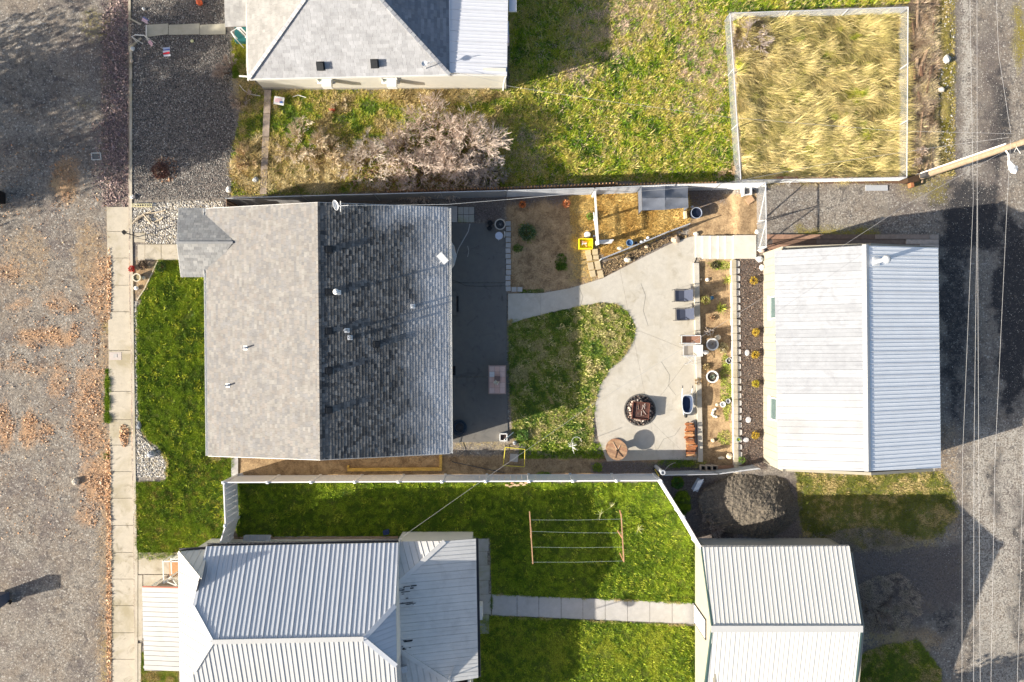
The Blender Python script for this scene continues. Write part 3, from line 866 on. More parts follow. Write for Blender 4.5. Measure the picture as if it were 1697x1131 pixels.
def walls(root, foot, z0, z1, mat, name='wall', t=.14):
    """foot: world xy corners; each side a wall of its own"""
    n = len(foot)
    for i in range(n if n > 2 else 1):
        a, b = Vector((*foot[i][:2], 0)), Vector((*foot[(i + 1) % n][:2], 0))
        za = z1[i] if isinstance(z1, list) else z1
        zb = z1[(i + 1) % n] if isinstance(z1, list) else z1
        d = (b - a).normalized(); nrm = Vector((d.y, -d.x, 0)) * t
        a2, b2 = a + d * .002, b - d * (t + .002) if n > 2 else b
        mb = MB()
        mb.prism([a2, b2, b2 - nrm, a2 - nrm], z0, [za, zb, zb, za])
        mb.build(name, mat, root)

def gable_wall(root, a, b, z0, ze, zr, mat, t=.14, name='gable_wall', frac=.5):
    a, b = Vector((a[0], a[1], 0)), Vector((b[0], b[1], 0))
    d = (b - a).normalized(); nr = Vector((d.y, -d.x, 0)) * t
    m = a + (b - a) * frac
    vs = []
    for o in (Vector((0, 0, 0)), -nr):
        for p, z in ((a, z0), (b, z0), (b, ze), (m, zr), (a, ze)): vs.append((p.x + o.x, p.y + o.y, z))
    fs = [(0, 1, 2, 3, 4), (9, 8, 7, 6, 5)] + [(i, i + 5, (i + 1) % 5 + 5, (i + 1) % 5) for i in range(5)]
    return MB().add(vs, fs).build(name, mat, root)

def window_part(root, c, w, h, nrm, frame_mat, glass_mat, name='window', sash=True, zsill=None):
    """window on a wall; c = centre on the wall face, nrm = outward unit xy"""
    nx, ny = nrm; tx, ty = -ny, nx
    c = Vector(c); N_ = Vector((nx, ny, 0)); Tt = Vector((tx, ty, 0)); U = Vector((0, 0, 1))
    rz = math.atan2(ty, tx)
    fr = MB()
    for s in (-1, 1):
        fr.box(c + Tt * s * (w / 2 - .03) + N_ * .03, (.06, .07, h), rz)
        fr.box(c + U * s * (h / 2 - .03) + N_ * .032, (w - .124, .066, .06), rz)
    if sash: fr.box(c + N_ * .034, (w - .124, .05, .05), rz)
    o = fr.build(name, frame_mat, root)
    g = MB(); g.box(c + N_ * .018, (w - .1, .02, h - .1), rz)
    g.build('pane', glass_mat, o)
    s = MB(); s.box(c - U * (h / 2 + .03) + N_ * .06, (w + .1, .13, .04), rz)
    s.build('sill', frame_mat, o)
    return o

# materials
M_shing = plain('shingle_grit', (1, 1, 1), .92, .22, 2.2, .35, fine=45, attr=True, spec=.12, dirt=(.19, .18, .17), dirt_amt=.25)
M_white = plain('white_painted_metal', (.52, .52, .515), .38, .06, 1.2, .03, spec=.45, dirt=(.5, .48, .44), dirt_amt=.25)
M_bluewhite = plain('pale_blue_white_metal', (.86, .88, .9), .34, .07, 1.5, .03, spec=.45)
M_creamroof = plain('cream_painted_metal', (.72, .70, .65), .42, .05, 1.5, .03, spec=.4)
M_greyroof = plain('weathered_pale_grey_metal', (.64, .63, .61), .5, .1, 1.6, .05, spec=.35, dirt=(.3, .29, .27), dirt_amt=.3)
M_white2 = plain('shed_white_metal', (.45, .455, .47), .4, .06, 1.2, .03, spec=.45, dirt=(.3, .3, .3), dirt_amt=.5, attr=True)
M_white3 = plain('porch_white_metal', (.41, .405, .395), .45, .05, 1.4, .03, dirt=(.32, .31, .29), dirt_amt=.5, attr=True)
M_cream = plain('cream_siding', (.37, .34, .27), .6, .06, 2.5, .05, dirt=(.28, .24, .17), dirt_amt=.2)
M_ivory = plain('ivory_siding', (.62, .60, .54), .6, .05, 3, .04, dirt=(.5, .48, .4), dirt_amt=.2)
M_vinyl = plain('white_vinyl', (.82, .82, .84), .42, .04, 4, .02)
M_trim = plain('white_trim', (.78, .77, .74), .5, .08, 8, .05)
M_green = plain('dark_green_trim', (.05, .09, .09), .5, .12, 6)
M_glass = plain('window_glass', (.10, .15, .15), .08, .15, 2, 0, spec=.8)
M_black = plain('black_plastic', (.025, .027, .03), .5, .2, 12)
M_dark = plain('dark_metal', (.06, .06, .065), .5, .2, 12, spec=.4)
M_galv = plain('galvanised_steel', (.58, .6, .63), .4, .12, 10, .03, metal=.35, spec=.5)
M_wire = plain('fence_wire', (.62, .63, .64), .45, .08, 10, 0, metal=.2)
M_whitep = plain('white_plastic', (.78, .78, .77), .4, .06, 12, .02)
M_wood = plain('weathered_wood', (.30, .25, .2), .85, .3, 6, .4, fine=40, attr=True)
M_rust = plain('rusty_steel', (.10, .045, .035), .85, .4, 9, .4, dirt=(.2, .14, .12), dirt_amt=.6)
M_paint = plain('painted_things', (1, 1, 1), .5, .1, 10, .05, attr=True)
M_fabric = plain('woven_fabric', (1, 1, 1), .9, .1, 20, .2, attr=True)
M_brick = plain('foundation_concrete', (.36, .34, .3), .9, .2, 6, .3)
M_conc_walk = concrete('sidewalk_concrete', (.50, .445, .355), (.17, .14, .09), .75, (.32, .27, .16), .75)
M_conc_patio = concrete('patio_concrete', (.52, .485, .42), (.33, .29, .22), .65, (.43, .38, .29), .6)
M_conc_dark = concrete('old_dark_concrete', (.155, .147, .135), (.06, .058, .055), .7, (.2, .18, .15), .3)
M_conc_grey = concrete('grey_concrete', (.47, .45, .43), (.3, .27, .22), .35, (.38, .36, .3), .3)
M_block = concrete('retaining_block', (.56, .54, .52), (.25, .23, .2), .4, (.4, .36, .28), .3)

# ================================================================== paving
def slab_piece(root, quad, zt, mat, name='slab', th=.1, gap=.5, z=None):
    """one concrete slab from photographed corners (the gap is in photograph pixels)"""
    cx = sum(p[0] for p in quad) / len(quad); cy = sum(p[1] for p in quad) / len(quad)
    pts = []
    for x, y in quad:
        dx, dy = x - cx, y - cy; L = math.hypot(dx, dy)
        pts.append((x - dx / L * gap, y - dy / L * gap))
    base = [gh(x, y) if z is None else z for x, y in pts]
    w = [P(x, y, b + zt) for (x, y), b in zip(pts, base)]
    mb = MB(); mb.prism(w, [b + zt - th for b in base], [b + zt for b in base])
    return mb.build(name, mat, root)

sw = struct_empty('sidewalk')
ys = [-60, -10, 38, 85, 343, 384, 428, 473, 517, 581, 649, 696, 738, 782, 826, 871, 916, 960, 1004, 1049, 1093, 1137, 1190]
def swl(y): return 176.5 + (y - 343) * .0125
def swr(y): return 214.5 + (y - 343) * .0145
for a, b in zip(ys[:-1], ys[1:]):
    if b <= 343: continue
    slab_piece(sw, [(swl(a), a), (swr(a), a), (swr(b), b), (swl(b), b)], .05, M_conc_walk, z=-.25)
cv = MB(); cv.prism([P(x, y, -.18) for x, y in ((181, 584), (201, 584), (201, 597), (181, 597))], -.2, -.19)
lid = cv.build('meter_lid', plain('pale_lid', (.5, .44, .4), .8, .1), None, label='pale square meter lid set in the sidewalk', cat='utility lid')
ins = MB(); a = P(191, 590, -.185); ins.box(a, (.2, .2, .012)); ins.build('lid_grip', M_conc_grey, lid)

kb = struct_empty('kerb')
def strip(root, name, ptsL, ptsR, z0, z1, mat):
    """long thin solid from two photographed edges"""
    for i in range(len(ptsL) - 1):
        q = [ptsL[i], ptsL[i + 1], ptsR[i + 1], ptsR[i]]
        mb = MB(); mb.prism([P(x, y, z1) for x, y in q], z0, z1); mb.build(name, mat, root)
ky = [85, 170, 255, 342, 405, 432, 520, 610, 700, 790, 880, 912]
strip(kb, 'kerb_stone', [(214.6 + max(0, (y - 343)) * .0145, y + .4) for y in ky], [(218.6 + max(0, (y - 343)) * .014, y + .4) for y in ky], -.3, .05, M_conc_walk)
strip(kb, 'kerb_stone', [(212.5, -60), (213, 31), (233, 42)], [(216, -60), (216.5, 30), (234, 39.5)], -.3, .05, M_conc_walk)
strip(kb, 'kerb_stone', [(233, 62), (213, 78), (214, 85)], [(235, 64), (217, 80), (217.6, 85)], -.3, .05, M_conc_walk)
kb2y = [912, 1000, 1090, 1190]
strip(kb, 'kerb_stone', [(223, y) for y in kb2y], [(228, y) for y in kb2y], -.3, .04, M_conc_walk)

# front walk of the main house, with two low steps up from the sidewalk
fw = struct_empty('front_walk')
slab_piece(fw, rect(219, 405, 228, 432), .04, M_conc_walk, 'step', .3, z=-.12)
slab_piece(fw, rect(228, 405, 240, 432), .03, M_conc_walk, 'step', .3, z=0)
slab_piece(fw, rect(240, 405, 267, 431), .06, M_conc_walk, z=0)
slab_piece(fw, rect(267, 405, 300, 431), .06, M_conc_walk, z=0)
slab_piece(fw, rect(222, 386, 241, 402), .03, M_conc_walk, 'pad', z=0)
# walk of the upper house
nw = struct_empty('upper_walk')
slab_piece(nw, [(231, 42), (241, 42), (241, 64), (233, 64)], -.02, M_conc_walk, 'step', z=-.05)
for a, b in ((241, 279), (279, 331), (331, 374)):
    slab_piece(nw, [(a, 41.5), (b, 39), (b, 57), (a, 62 if a < 250 else 58)], .04, concrete('sandy_concrete', (.5, .46, .36), (.26, .23, .16), .5), z=0)
# landing and walk of the lower left house
lw = struct_empty('lower_walk')
slab_piece(lw, rect(229, 916, 300, 952), .04, M_conc_walk, z=0)
slab_piece(lw, rect(237, 953, 300, 972), .04, M_conc_walk, z=0)
slab_piece(lw, rect(229, 953, 236, 1062), .03, M_conc_walk, 'step', z=0)
slab_piece(lw, [(236, 1000), (250, 995), (250, 1065), (236, 1058)], .03, M_conc_grey, 'slab', z=0)
slab_piece(lw, [(229, 1066), (234, 1066), (233, 1190), (229, 1190)], .03, M_conc_walk, 'slab', z=0)
# slab path across the lower lawn
lp = struct_empty('slab_path')
xs = [815, 857, 893, 930, 966, 1003, 1040, 1077, 1114, 1153]
for a, b in zip(xs[:-1], xs[1:]):
    tq = lambda x: 985 + (x - 815) * .044
    slab_piece(lp, [(a, tq(a)), (b, tq(b)), (b, tq(b) + 35), (a, tq(a) + 35)], .03, M_conc_grey)
ap = struct_empty('house_apron')
mossy = concrete('mossy_concrete', (.42, .41, .38), (.12, .14, .05), .75, (.25, .27, .1), .7)
ay = [893, 914, 937, 962, 985, 1019, 1051]
for i, (a, b) in enumerate(zip(ay[:-1], ay[1:])):
    slab_piece(ap, rect(780, a, (810, 808, 812, 810, 814, 811)[i], b), .03, mossy)
nl = struct_empty('north_strip_concrete')
slab_piece(nl, rect(455, 889, 660, 899), .03, M_conc_grey)
slab_piece(nl, rect(660, 889, 790, 905), .02, mossy)
slab_piece(nl, rect(390, 893, 455, 915), .02, M_conc_grey)

# ---- dark patio behind the main house
dp = struct_empty('back_patio')
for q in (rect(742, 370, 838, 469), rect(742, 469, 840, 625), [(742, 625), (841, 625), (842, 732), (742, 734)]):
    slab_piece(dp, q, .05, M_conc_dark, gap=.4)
slab_piece(dp, rect(742, 342, 758, 369), .05, M_conc_grey)
for i in range(3):
    for j in range(2):
        slab_piece(dp, rect(759 + 9 * i, 343 + 13 * j, 768 + 9 * i, 356 + 13 * j), .05, mossy, 'paver')

for pth, w_ in (([(779, 371), (776, 384), (768, 398), (760, 412), (756, 424)], .05), ([(742, 462), (760, 468), (772, 474), (800, 475), (838, 474)], .02), ([(775, 408), (777, 416), (775, 426)], .03)):
    ck = MB()
    for a_, b_ in zip(pth[:-1], pth[1:]): ck.bar(P(*a_, .056), P(*b_, .056), w_, .004)
    ck.build('lime_streak' if w_ > .025 else 'crack', M_conc_grey if w_ > .025 else plain('crack_dark', (.03, .03, .03)), dp)
# ---- curved path and light patio, cut into slabs
LIGHT = [(842, 487), (900, 486), (945, 478), (998, 462), (1060, 430), (1110, 405), (1140, 394), (1153, 391), (1153, 430), (1150, 436), (1152, 600), (1155, 763), (1100, 762), (1006, 765), (991, 725), (985, 682), (992, 645), (1010, 613), (1034, 590), (1050, 565), (1055, 542), (1040, 516), (1020, 504), (1000, 501), (950, 510), (905, 520), (870, 529), (842, 538)]
pt = struct_empty('patio')
def clipray(poly, n, c, less): return clip_half(poly, n, c, less)
def tri_fan_piece(root, poly, zt, mat, name='slab'):
    import mathutils
    w = [P(x, y, zt) for x, y in poly]
    tess = mathutils.geometry.tessellate_polygon([w])
    n = len(w); mb = MB()
    vs = [(p.x, p.y, zt - .1) for p in w] + [(p.x, p.y, zt) for p in w]
    fs = []
    for a, b, c in tess:
        cr = (w[b] - w[a]).cross(w[c] - w[a]).z
        if cr < 0: a, b = b, a
        fs += [(a + n, b + n, c + n), (c, b, a)]
    fs += [(i, (i + 1) % n, n + (i + 1) % n, n + i) for i in range(n)]
    mb.add(vs, fs); return mb.build(name, mat, root)
# joints: x=896, x=~1030(curved), diagonal joint to the kerb, and spokes at the fire pit
def split(poly, p0, p1, gap=.13):
    nx, ny = -(p1[1] - p0[1]), p1[0] - p0[0]; L = math.hypot(nx, ny); nx, ny = nx / L, ny / L
    c = nx * p0[0] + ny * p0[1]
    return clip_half(poly, (nx, ny), c - gap, True), clip_half(poly, (nx, ny), c + gap, False)
pieces = []
a, b = split(LIGHT, (896, 400), (896, 600)); 
b1, b2 = (b, a) if max(p[0] for p in b) > 1000 else (a, b)
pieces.append(b2)
a, b = split(b1, (1026, 440), (1042, 520))
left, right = (a, b) if max(p[0] for p in a) < max(p[0] for p in b) else (b, a)
pieces.append(left)
a, b = split(right, (1058, 548), (1150, 585))
up, low = (a, b) if min(p[1] for p in a) < min(p[1] for p in b) else (b, a)
pieces.append(up)
def hole(poly):                     # lower part carries the round fire pit: split by its spokes
    a, b = split(poly, (1060, 680), (1004, 640))
    return [a, b]
parts = [low]
for p0, p1 in (((1060, 680), (1003, 625)), ((1060, 680), (1120, 738))):
    pass
a, b = split(low, (1004, 627), (1120, 738))
for h_ in (a, b):
    c, d_ = split(h_, (1032, 738), (1138, 600))
    parts = parts + [c, d_]
pieces += parts[1:]
for q in pieces:
    if len(q) > 2: tri_fan_piece(pt, q, .04, M_conc_patio)
for pth in ([(1062, 470), (1070, 490), (1066, 515), (1074, 540)], [(1096, 600), (1110, 622), (1108, 640), (1120, 655)], [(960, 478), (966, 492), (962, 508)], [(1090, 745), (1100, 728), (1118, 722), (1128, 708)]):
    ck = MB()
    for a_, b_ in zip(pth[:-1], pth[1:]): ck.bar(P(*a_, .044), P(*b_, .044), .009, .003)
    ck.build('crack', plain('crack_dark', (.03, .03, .03)), pt)
# raised kerb between the patio and the planted bed
wallk = struct_empty('bed_kerb')
for y0, y1 in ((436, 548), (548, 655), (655, 766)):
    slab_piece(wallk, [(1150 + (y0 - 436) * .022, y0), (1158.5 + (y0 - 436) * .02, y0), (1158.5 + (y1 - 436) * .02, y1), (1150 + (y1 - 436) * .022, y1)], .2, M_conc_patio, 'kerb_stone', .25, gap=.3, z=0)
# ---- garden steps
st = struct_empty('garden_steps')
M_step = concrete('pale_step_concrete', (.6, .57, .51), (.42, .34, .22), .5, (.55, .5, .4), .3)
sx = [1153, 1164.5, 1177, 1190, 1202.5, 1215.5, 1253.5]
for i in range(6):
    z = .1 * i + .08
    y0 = 391 if i < 5 else 390
    w = [P(x, y, z) for x, y in ((sx[i], y0), (sx[i + 1] - .2, y0), (sx[i + 1] - .2, 429 if i else 427), (sx[i], 429 if i else 427))]
    MB().prism(w, -.05 if i < 3 else .1, z).build('step' if i < 5 else 'landing', M_step, st)
    if i < 5:
        ns = [P(x, y, z + .006) for x, y in ((sx[i] - .6, y0 + .3), (sx[i] + 1.2, y0 + .3), (sx[i] + 1.2, 428.6 if i else 426.6), (sx[i] - .6, 428.6 if i else 426.6))]
        MB().prism(ns, z - .03, z + .006).build('nosing', M_trim, st)
# ---- retaining wall of trapezoid blocks
rw = T('retaining_wall', 'long retaining wall of pale trapezoid blocks between the two planting beds', 'wall', G(1220, 600, 0))
blk = None
y = 431.0; k = 0
while y < 772:
    xo = 1213 + (y - 431) * .012
    w = [P(a_, b_, .56) for a_, b_ in ((xo, y + .3), (xo + 7, y + .3), (xo + 13.2, y + 2.6), (xo + 13.2, y + 9.7), (xo + 7, y + 11.9), (xo, y + 11.9))]
    rr = random.Random(k)
    if blk is None:
        off = sum(w, Vector()) / 6; off.z = 0.05
        mbk = MB(); mbk.prism(w, .05, .54); blk = mbk.mesh('block', M_block, off)
        off0 = off
        cp = [P(a_, b_, .56) for a_, b_ in ((xo - .6, y + .2), (xo + 6.4, y + .2), (xo + 6.4, y + 12), (xo - .6, y + 12))]
        mbc = MB(); mbc.prism(cp, .545, .60); capm = mbc.mesh('cap', M_conc_walk, off)
    c = off0 + Vector((P(xo, y, .5).x - P(1213, 431, .5).x, P(xo, y, .5).y - P(1213, 431, .5).y, 0))
    inst('block', blk, rw, c + Vector((rr.uniform(-.01, .01), 0, rr.uniform(-.01, .012))), rr.uniform(-.03, .03))
    inst('cap_stone', capm, rw, c + Vector((rr.uniform(-.008, .008), 0, rr.uniform(0, .01))), rr.uniform(-.02, .02))
    y += 12.15; k += 1

# ================================================================== main house
mh = T('shingled_house', 'house with a big grey shingled gable roof with shade painted into its right slope', 'house', G(560, 570))
zE, zR = 2.8, 4.82
plW = Plane([(343, 344, zE), (346, 756, zE), (528, 550, zR)])
plE = Plane([(742, 344, zE), (745, 752, zE), (528, 550, zR)])
roofW = [(341, 346), (526.5, 336), (530.5, 762.5), (345, 756)]
roofE = [(526.5, 336), (742, 344), (745.5, 752), (530.5, 762.5)]
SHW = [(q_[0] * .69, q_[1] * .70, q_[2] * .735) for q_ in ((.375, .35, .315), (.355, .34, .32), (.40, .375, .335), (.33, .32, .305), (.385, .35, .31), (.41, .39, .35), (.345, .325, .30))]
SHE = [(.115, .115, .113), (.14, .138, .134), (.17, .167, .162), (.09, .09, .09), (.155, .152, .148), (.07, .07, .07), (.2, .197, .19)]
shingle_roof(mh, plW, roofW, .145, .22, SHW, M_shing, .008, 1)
# shade painted into the east slope's colours, with pale bleached courses near its eave
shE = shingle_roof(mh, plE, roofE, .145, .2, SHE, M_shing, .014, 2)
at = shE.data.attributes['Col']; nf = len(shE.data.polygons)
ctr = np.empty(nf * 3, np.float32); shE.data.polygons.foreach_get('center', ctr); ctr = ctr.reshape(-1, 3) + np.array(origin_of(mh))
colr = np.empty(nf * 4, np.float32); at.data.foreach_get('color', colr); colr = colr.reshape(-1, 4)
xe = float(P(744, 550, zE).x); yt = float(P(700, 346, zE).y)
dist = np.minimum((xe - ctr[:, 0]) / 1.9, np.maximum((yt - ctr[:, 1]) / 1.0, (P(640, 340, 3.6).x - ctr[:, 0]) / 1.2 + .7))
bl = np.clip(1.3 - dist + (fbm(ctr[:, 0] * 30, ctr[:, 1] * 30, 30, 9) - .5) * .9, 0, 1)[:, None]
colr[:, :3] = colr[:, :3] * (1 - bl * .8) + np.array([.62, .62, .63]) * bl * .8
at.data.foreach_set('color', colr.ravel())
# ridge cap, fascia, gutter
ra, rb = P(526.5, 336, zR), P(530.5, 762.5, zR)
nn = 62
cap = MB()
for i in range(nn):
    t0, t1 = i / nn, (i + 1) / nn - .002
    p, q = ra.lerp(rb, t0), ra.lerp(rb, t1)
    for sgn, cc in ((-1, random.choice(SHW)), (1, random.choice(SHE))):
        e = .11
        v = [p + Vector((0, 0, .035)), q + Vector((0, 0, .03)), q + Vector((sgn * e, 0, -.01)), p + Vector((sgn * e, 0, -.005))]
        cap.add(v, [(0, 1, 2, 3)] if sgn > 0 else [(3, 2, 1, 0)], cc)
cap.build('ridge_cap', M_shing, mh)
def edge_bar(root, name, a, b, w, h, mat, lift=0.0):
    a, b = Vector(a), Vector(b); u = Vector((0, 0, lift))
    return MB().bar(a + u, b + u, w, h).build(name, mat, root)
for (a, b) in (((341, 346, zE), (526.5, 336, zR)), ((526.5, 336, zR), (742, 344, zE)), ((345, 756, zE), (530.5, 762.5, zR)), ((530.5, 762.5, zR), (745.5, 752, zE))):
    edge_bar(mh, 'rake_board', P(*a), P(*b), .05, .18, M_trim, -.015)
def gutter(root, a, b, mat, side=1, name='gutter'):
    a, b = Vector(a), Vector(b); d = (b - a).normalized(); n = Vector((d.y, -d.x, 0)) * side
    mb = MB()
    for o0, o1, z0, z1 in ((0.005, .015, -.10, -.01), (.12, .13, -.10, -.005), (.015, .12, -.10, -.09)):
        mb.prism([a + n * o0, b + n * o0, b + n * o1, a + n * o1], a.z + z0, a.z + z1)
    return mb.build(name, mat, root)
gutter(mh, P(743, 345, zE), P(746, 752, zE), M_trim, -1)
gutter(mh, P(341, 346, zE), P(345, 756, zE), M_trim, 1)
fw0 = [P(372, 345, 2.7), P(738, 345, 2.7), P(740, 748, 2.7), P(376, 748, 2.7)]
foot = [(p.x, p.y) for p in (P(362, 352, 2.7), P(734, 352, 2.7), P(736, 744, 2.7), P(364, 744, 2.7))]
M_beige = plain('beige_siding', (.55, .5, .42), .7, .08, 3)
(xa, yb), (xb, yc) = (foot[0][0], foot[2][1]), (foot[1][0], foot[0][1])
walls(mh, [(xb, yb), (xb, yc)][::1] + [], 0, 2.72, M_beige)
walls(mh, [(xa, yc), (xa, yb)], 0, 2.72, M_beige)
xr = ra.x
gable_wall(mh, (xb, yc), (xa, yc), 0, 2.72, 4.6, M_beige)
gable_wall(mh, (xa, yb), (xb, yb), 0, 2.72, 4.6, M_beige)
for yy in (-1.6, 2.2): window_part(mh, (xb, yy, 1.5), 1.2, 1.1, (1, 0), M_trim, M_glass)
for yy in (-3, 1.0): window_part(mh, (xa, yy, 1.5), 1.5, 1.2, (-1, 0), M_trim, M_glass)
MB().box((xb + .04, P(0, 503, 0).y, 1.05), (.06, .95, 2.05)).build('door', M_trim, mh)
MB().box((xa - .04, P(0, 418, 0).y, 1.1), (.06, .95, 2.05)).build('door', plain('red_door', (.25, .05, .04), .5), mh)
MB().box((xb - .5 + .72, P(0, 503, 0).y, .14), (.5, 1.3, .12)).build('door_step', M_conc_dark, mh)

# front porch gable
zpE, zpR = 2.62, 3.36
plN = Plane([(296, 345, zpE), (360, 345, zpE), (340, 402.5, zpR)])
plS = Plane([(300, 459, zpE), (341, 459, zpE), (340, 402.5, zpR)])
SHP = [(.29, .29, .285), (.31, .31, .305), (.27, .272, .27), (.34, .335, .325), (.25, .25, .25)]
shingle_roof(mh, plN, [(293, 402.5), (296, 345), (347, 345), (388, 402.5)], .145, .27, SHP, M_shing, .01, 3)
shingle_roof(mh, plS, [(293, 402.5), (386, 402.5), (343, 459.5), (300, 459.5)], .145, .27, SHP, M_shing, .01, 4)
MB().bar(P(292, 402.5, zpR) + Vector((0, 0, .03)), P(386, 402.5, zpR) + Vector((0, 0, .03)), .12, .02, (.3, .3, .3)).build('ridge_cap', M_shing, mh)
for yy in (356, 450):
    p = P(302, yy, 0); q = P(302, yy, 2.5); MB().box((q.x, q.y, 1.25), (.14, .14, 2.5)).build('porch_post', M_trim, mh)
MB().prism([P(x, y, .12) for x, y in ((312, 360), (372, 360), (372, 452), (312, 452))], 0, .12).build('porch_floor', M_conc_walk, mh)
edge_bar(mh, 'rake_board', P(293, 402.5, zpR), P(296, 345, zpE), .04, .16, M_trim, -.01)
edge_bar(mh, 'rake_board', P(293, 402.5, zpR), P(300, 459.5, zpE), .04, .16, M_trim, -.01)

# roof fittings
def roof_vent(px, py, pl, root=mh, s=(.25, .26, .11), mat=M_black):
    c = pl.at(px, py); ang = math.atan2(pl.downhill()[1], pl.downhill()[0])
    tilt = math.atan2(math.hypot(pl.n.x, pl.n.y), pl.n.z)
    mb = MB(); mb.box(c + pl.n * .012, (s[0] + .1, s[1] + .08, .016), ang, ry=tilt)
    o = mb.build('roof_vent', mat, root)
    MB().box(c + pl.n * (.02 + s[2] / 2), s, ang, ry=tilt).build('vent_hood', mat, o)
def roof_pipe(px, py, pl, root=mh, r=.05, h=.38, cap=False, flash=True):
    c = pl.at(px, py); ang = math.atan2(pl.downhill()[1], pl.downhill()[0]); tilt = math.atan2(math.hypot(pl.n.x, pl.n.y), pl.n.z)
    o = MB().box(c + pl.n * .016, (.24, .22, .012), ang, ry=tilt).build('pipe_flashing', M_whitep, root)
    MB().lathe(c, [(r * 1.7, 0), (r * 1.25, .1), (r, .12), (r, h), (r * .7, h), (r * .7, h - .05)], 12, cap1=True).build('vent_pipe', M_whitep if cap else M_galv, o)
    if cap: MB().lathe(c + Vector((0, 0, h)), [(r * 1.2, .0), (r * 2.6, .03), (r * 2.6, .1), (r * .8, .17)], 14).build('pipe_cap', M_whitep, o)
for x, y in ((545, 414), (545, 484.5), (545, 549), (545, 615), (545, 680), (624, 571)): roof_vent(x, y, plE)
roof_pipe(561, 485, plE, r=.055, h=.4, cap=True)
roof_pipe(575, 548, plE, r=.05, h=.5, cap=False); roof_pipe(580, 560, plE, r=.06, h=.3)
roof_pipe(684, 508, plE, r=.045, h=.3)
roof_pipe(407, 577, plW, r=.04, h=.35); roof_pipe(378, 639, plW, r=.045, h=.3)
# flat white antenna panel on the eave and TV antenna by the north rake
dsh = MB(); c = P(733.5, 428.5, 3.35); dsh.box(c, (.32, .56, .035), R(42), rx=R(12)); dobj = dsh.build('dish_panel', M_whitep, mh)
mm = MB(); mm.tube([plE.at(729, 436), c - Vector((0, 0, .02))], .02); mm.tube([plE.at(727, 423), c - Vector((0, 0, .02))], .02); mm.tube([plE.at(724, 440), plE.at(728, 430)], .014); mm.build('dish_mount', M_galv, dobj)
ant = MB(); b0 = plE.at(570, 347); ant.tube([b0, b0 + Vector((0, 0, .9))], .02)
ao = ant.build('antenna_mast', M_galv, mh)
ab = MB(); t0 = b0 + Vector((0, 0, .85)); ab.tube([t0 + Vector((-.1, -.02, 0)), t0 + Vector((.42, .02, .0))], .016); ab.tube([t0 + Vector((.05, .22, 0)), t0 + Vector((.05, -.28, 0))], .018); ab.build('antenna_arm', M_whitep, ao)
ds = MB(); ds.lathe(t0 + Vector((-.22, .05, -.25)), [(.02, 0), (.2, .05), (.26, .12), (.25, .125), (.18, .06), (.01, .02)], 16, sx=.5, rz=.3); ds.build('dish', M_whitep, ao)
pw = [plE.at(578, 343) + Vector((0, 0, .3)), P(650, 341, 3.6) + Vector((0, 0, .1)), P(742, 339, 2.9), P(840, 331, 2.2), P(985, 318, 1.9)]
MB().tube(pw, .008, 4).build('cable', M_whitep, None, label='pale cable sagging from the roof antenna along the north fence', cat='cable')
# clear plastic corner awning that peeks from the eave
aw = MB(); aw.add([P(744, 395, 2.5), P(753, 408, 2.2), P(757, 425, 2.15), P(753, 440, 2.2), P(744, 452, 2.5), P(744, 395, 2.48)], [(0, 1, 2), (0, 2, 3), (0, 3, 4)])
aw.build('awning', plain('dusty_clear_sheet', (.28, .3, .32), .3, .2, 8, spec=.6), mh)

# ================================================================== long shed on the right
sh = T('metal_shed', 'long shed with white ribbed metal roof, cream west wall with two windows, beside the alley', 'shed', G(1400, 595))
zs, zsr = 3.2, 4.3
plSW = Plane([(1283, 415, zs), (1289, 777, zs), (1435, 595, zsr)])
plSE = Plane([(1554, 411, zs), (1558.5, 775.5, zs), (1435, 595, zsr)])
metal_roof(sh, plSW, [(1283, 415.5), (1433.5, 407.5), (1436, 652.6), (1286.5, 652.6)], .40, plain('chalky_white_metal', (.385, .40, .43), .5, .14, 3.2, .05, dirt=(.29, .30, .325), dirt_amt=.8, attr=True), .014, .022, minor=1, vary=.12, gap=.010)
metal_roof(sh, plSW, [(1286.5, 653), (1436, 653), (1437.5, 781), (1289, 777.5)], .66, M_white2, .02, .05, minor=1, vary=.08, gap=.009)
metal_roof(sh, plSE, [(1434, 407.5), (1554, 411), (1558.5, 775.5), (1437.5, 781)], .585, M_bluewhite, .02, .035, minor=2)  # east sheets get a blue-white colour that carries the sky's fill light
rc = MB(); a, b = P(1434, 405.5, zsr), P(1438, 781.5, zsr)
for sgn, pl in ((-1, plSW), (1, plSE)):
    e = .16
    q = [a + Vector((0, 0, .075)), b + Vector((0, 0, .075)), Vector((b.x + sgn * e, b.y, pl.z(b.x + sgn * e, b.y) + .065)), Vector((a.x + sgn * e, a.y, pl.z(a.x + sgn * e, a.y) + .065))]
    lo = [v - Vector((0, 0, .025)) for v in q]
    rc.add(q + lo, [(0, 1, 2, 3), (7, 6, 5, 4), (0, 4, 5, 1), (1, 5, 6, 2), (2, 6, 7, 3), (3, 7, 4, 0)])
rc.build('ridge_cap', M_white, sh)
wx0 = P(1265.5, 600, .5).x; wx1 = P(1548, 600, 3.1).x
wyt = P(1300, 421, .55).y + .05; wyb = P(1300, 766, .5).y
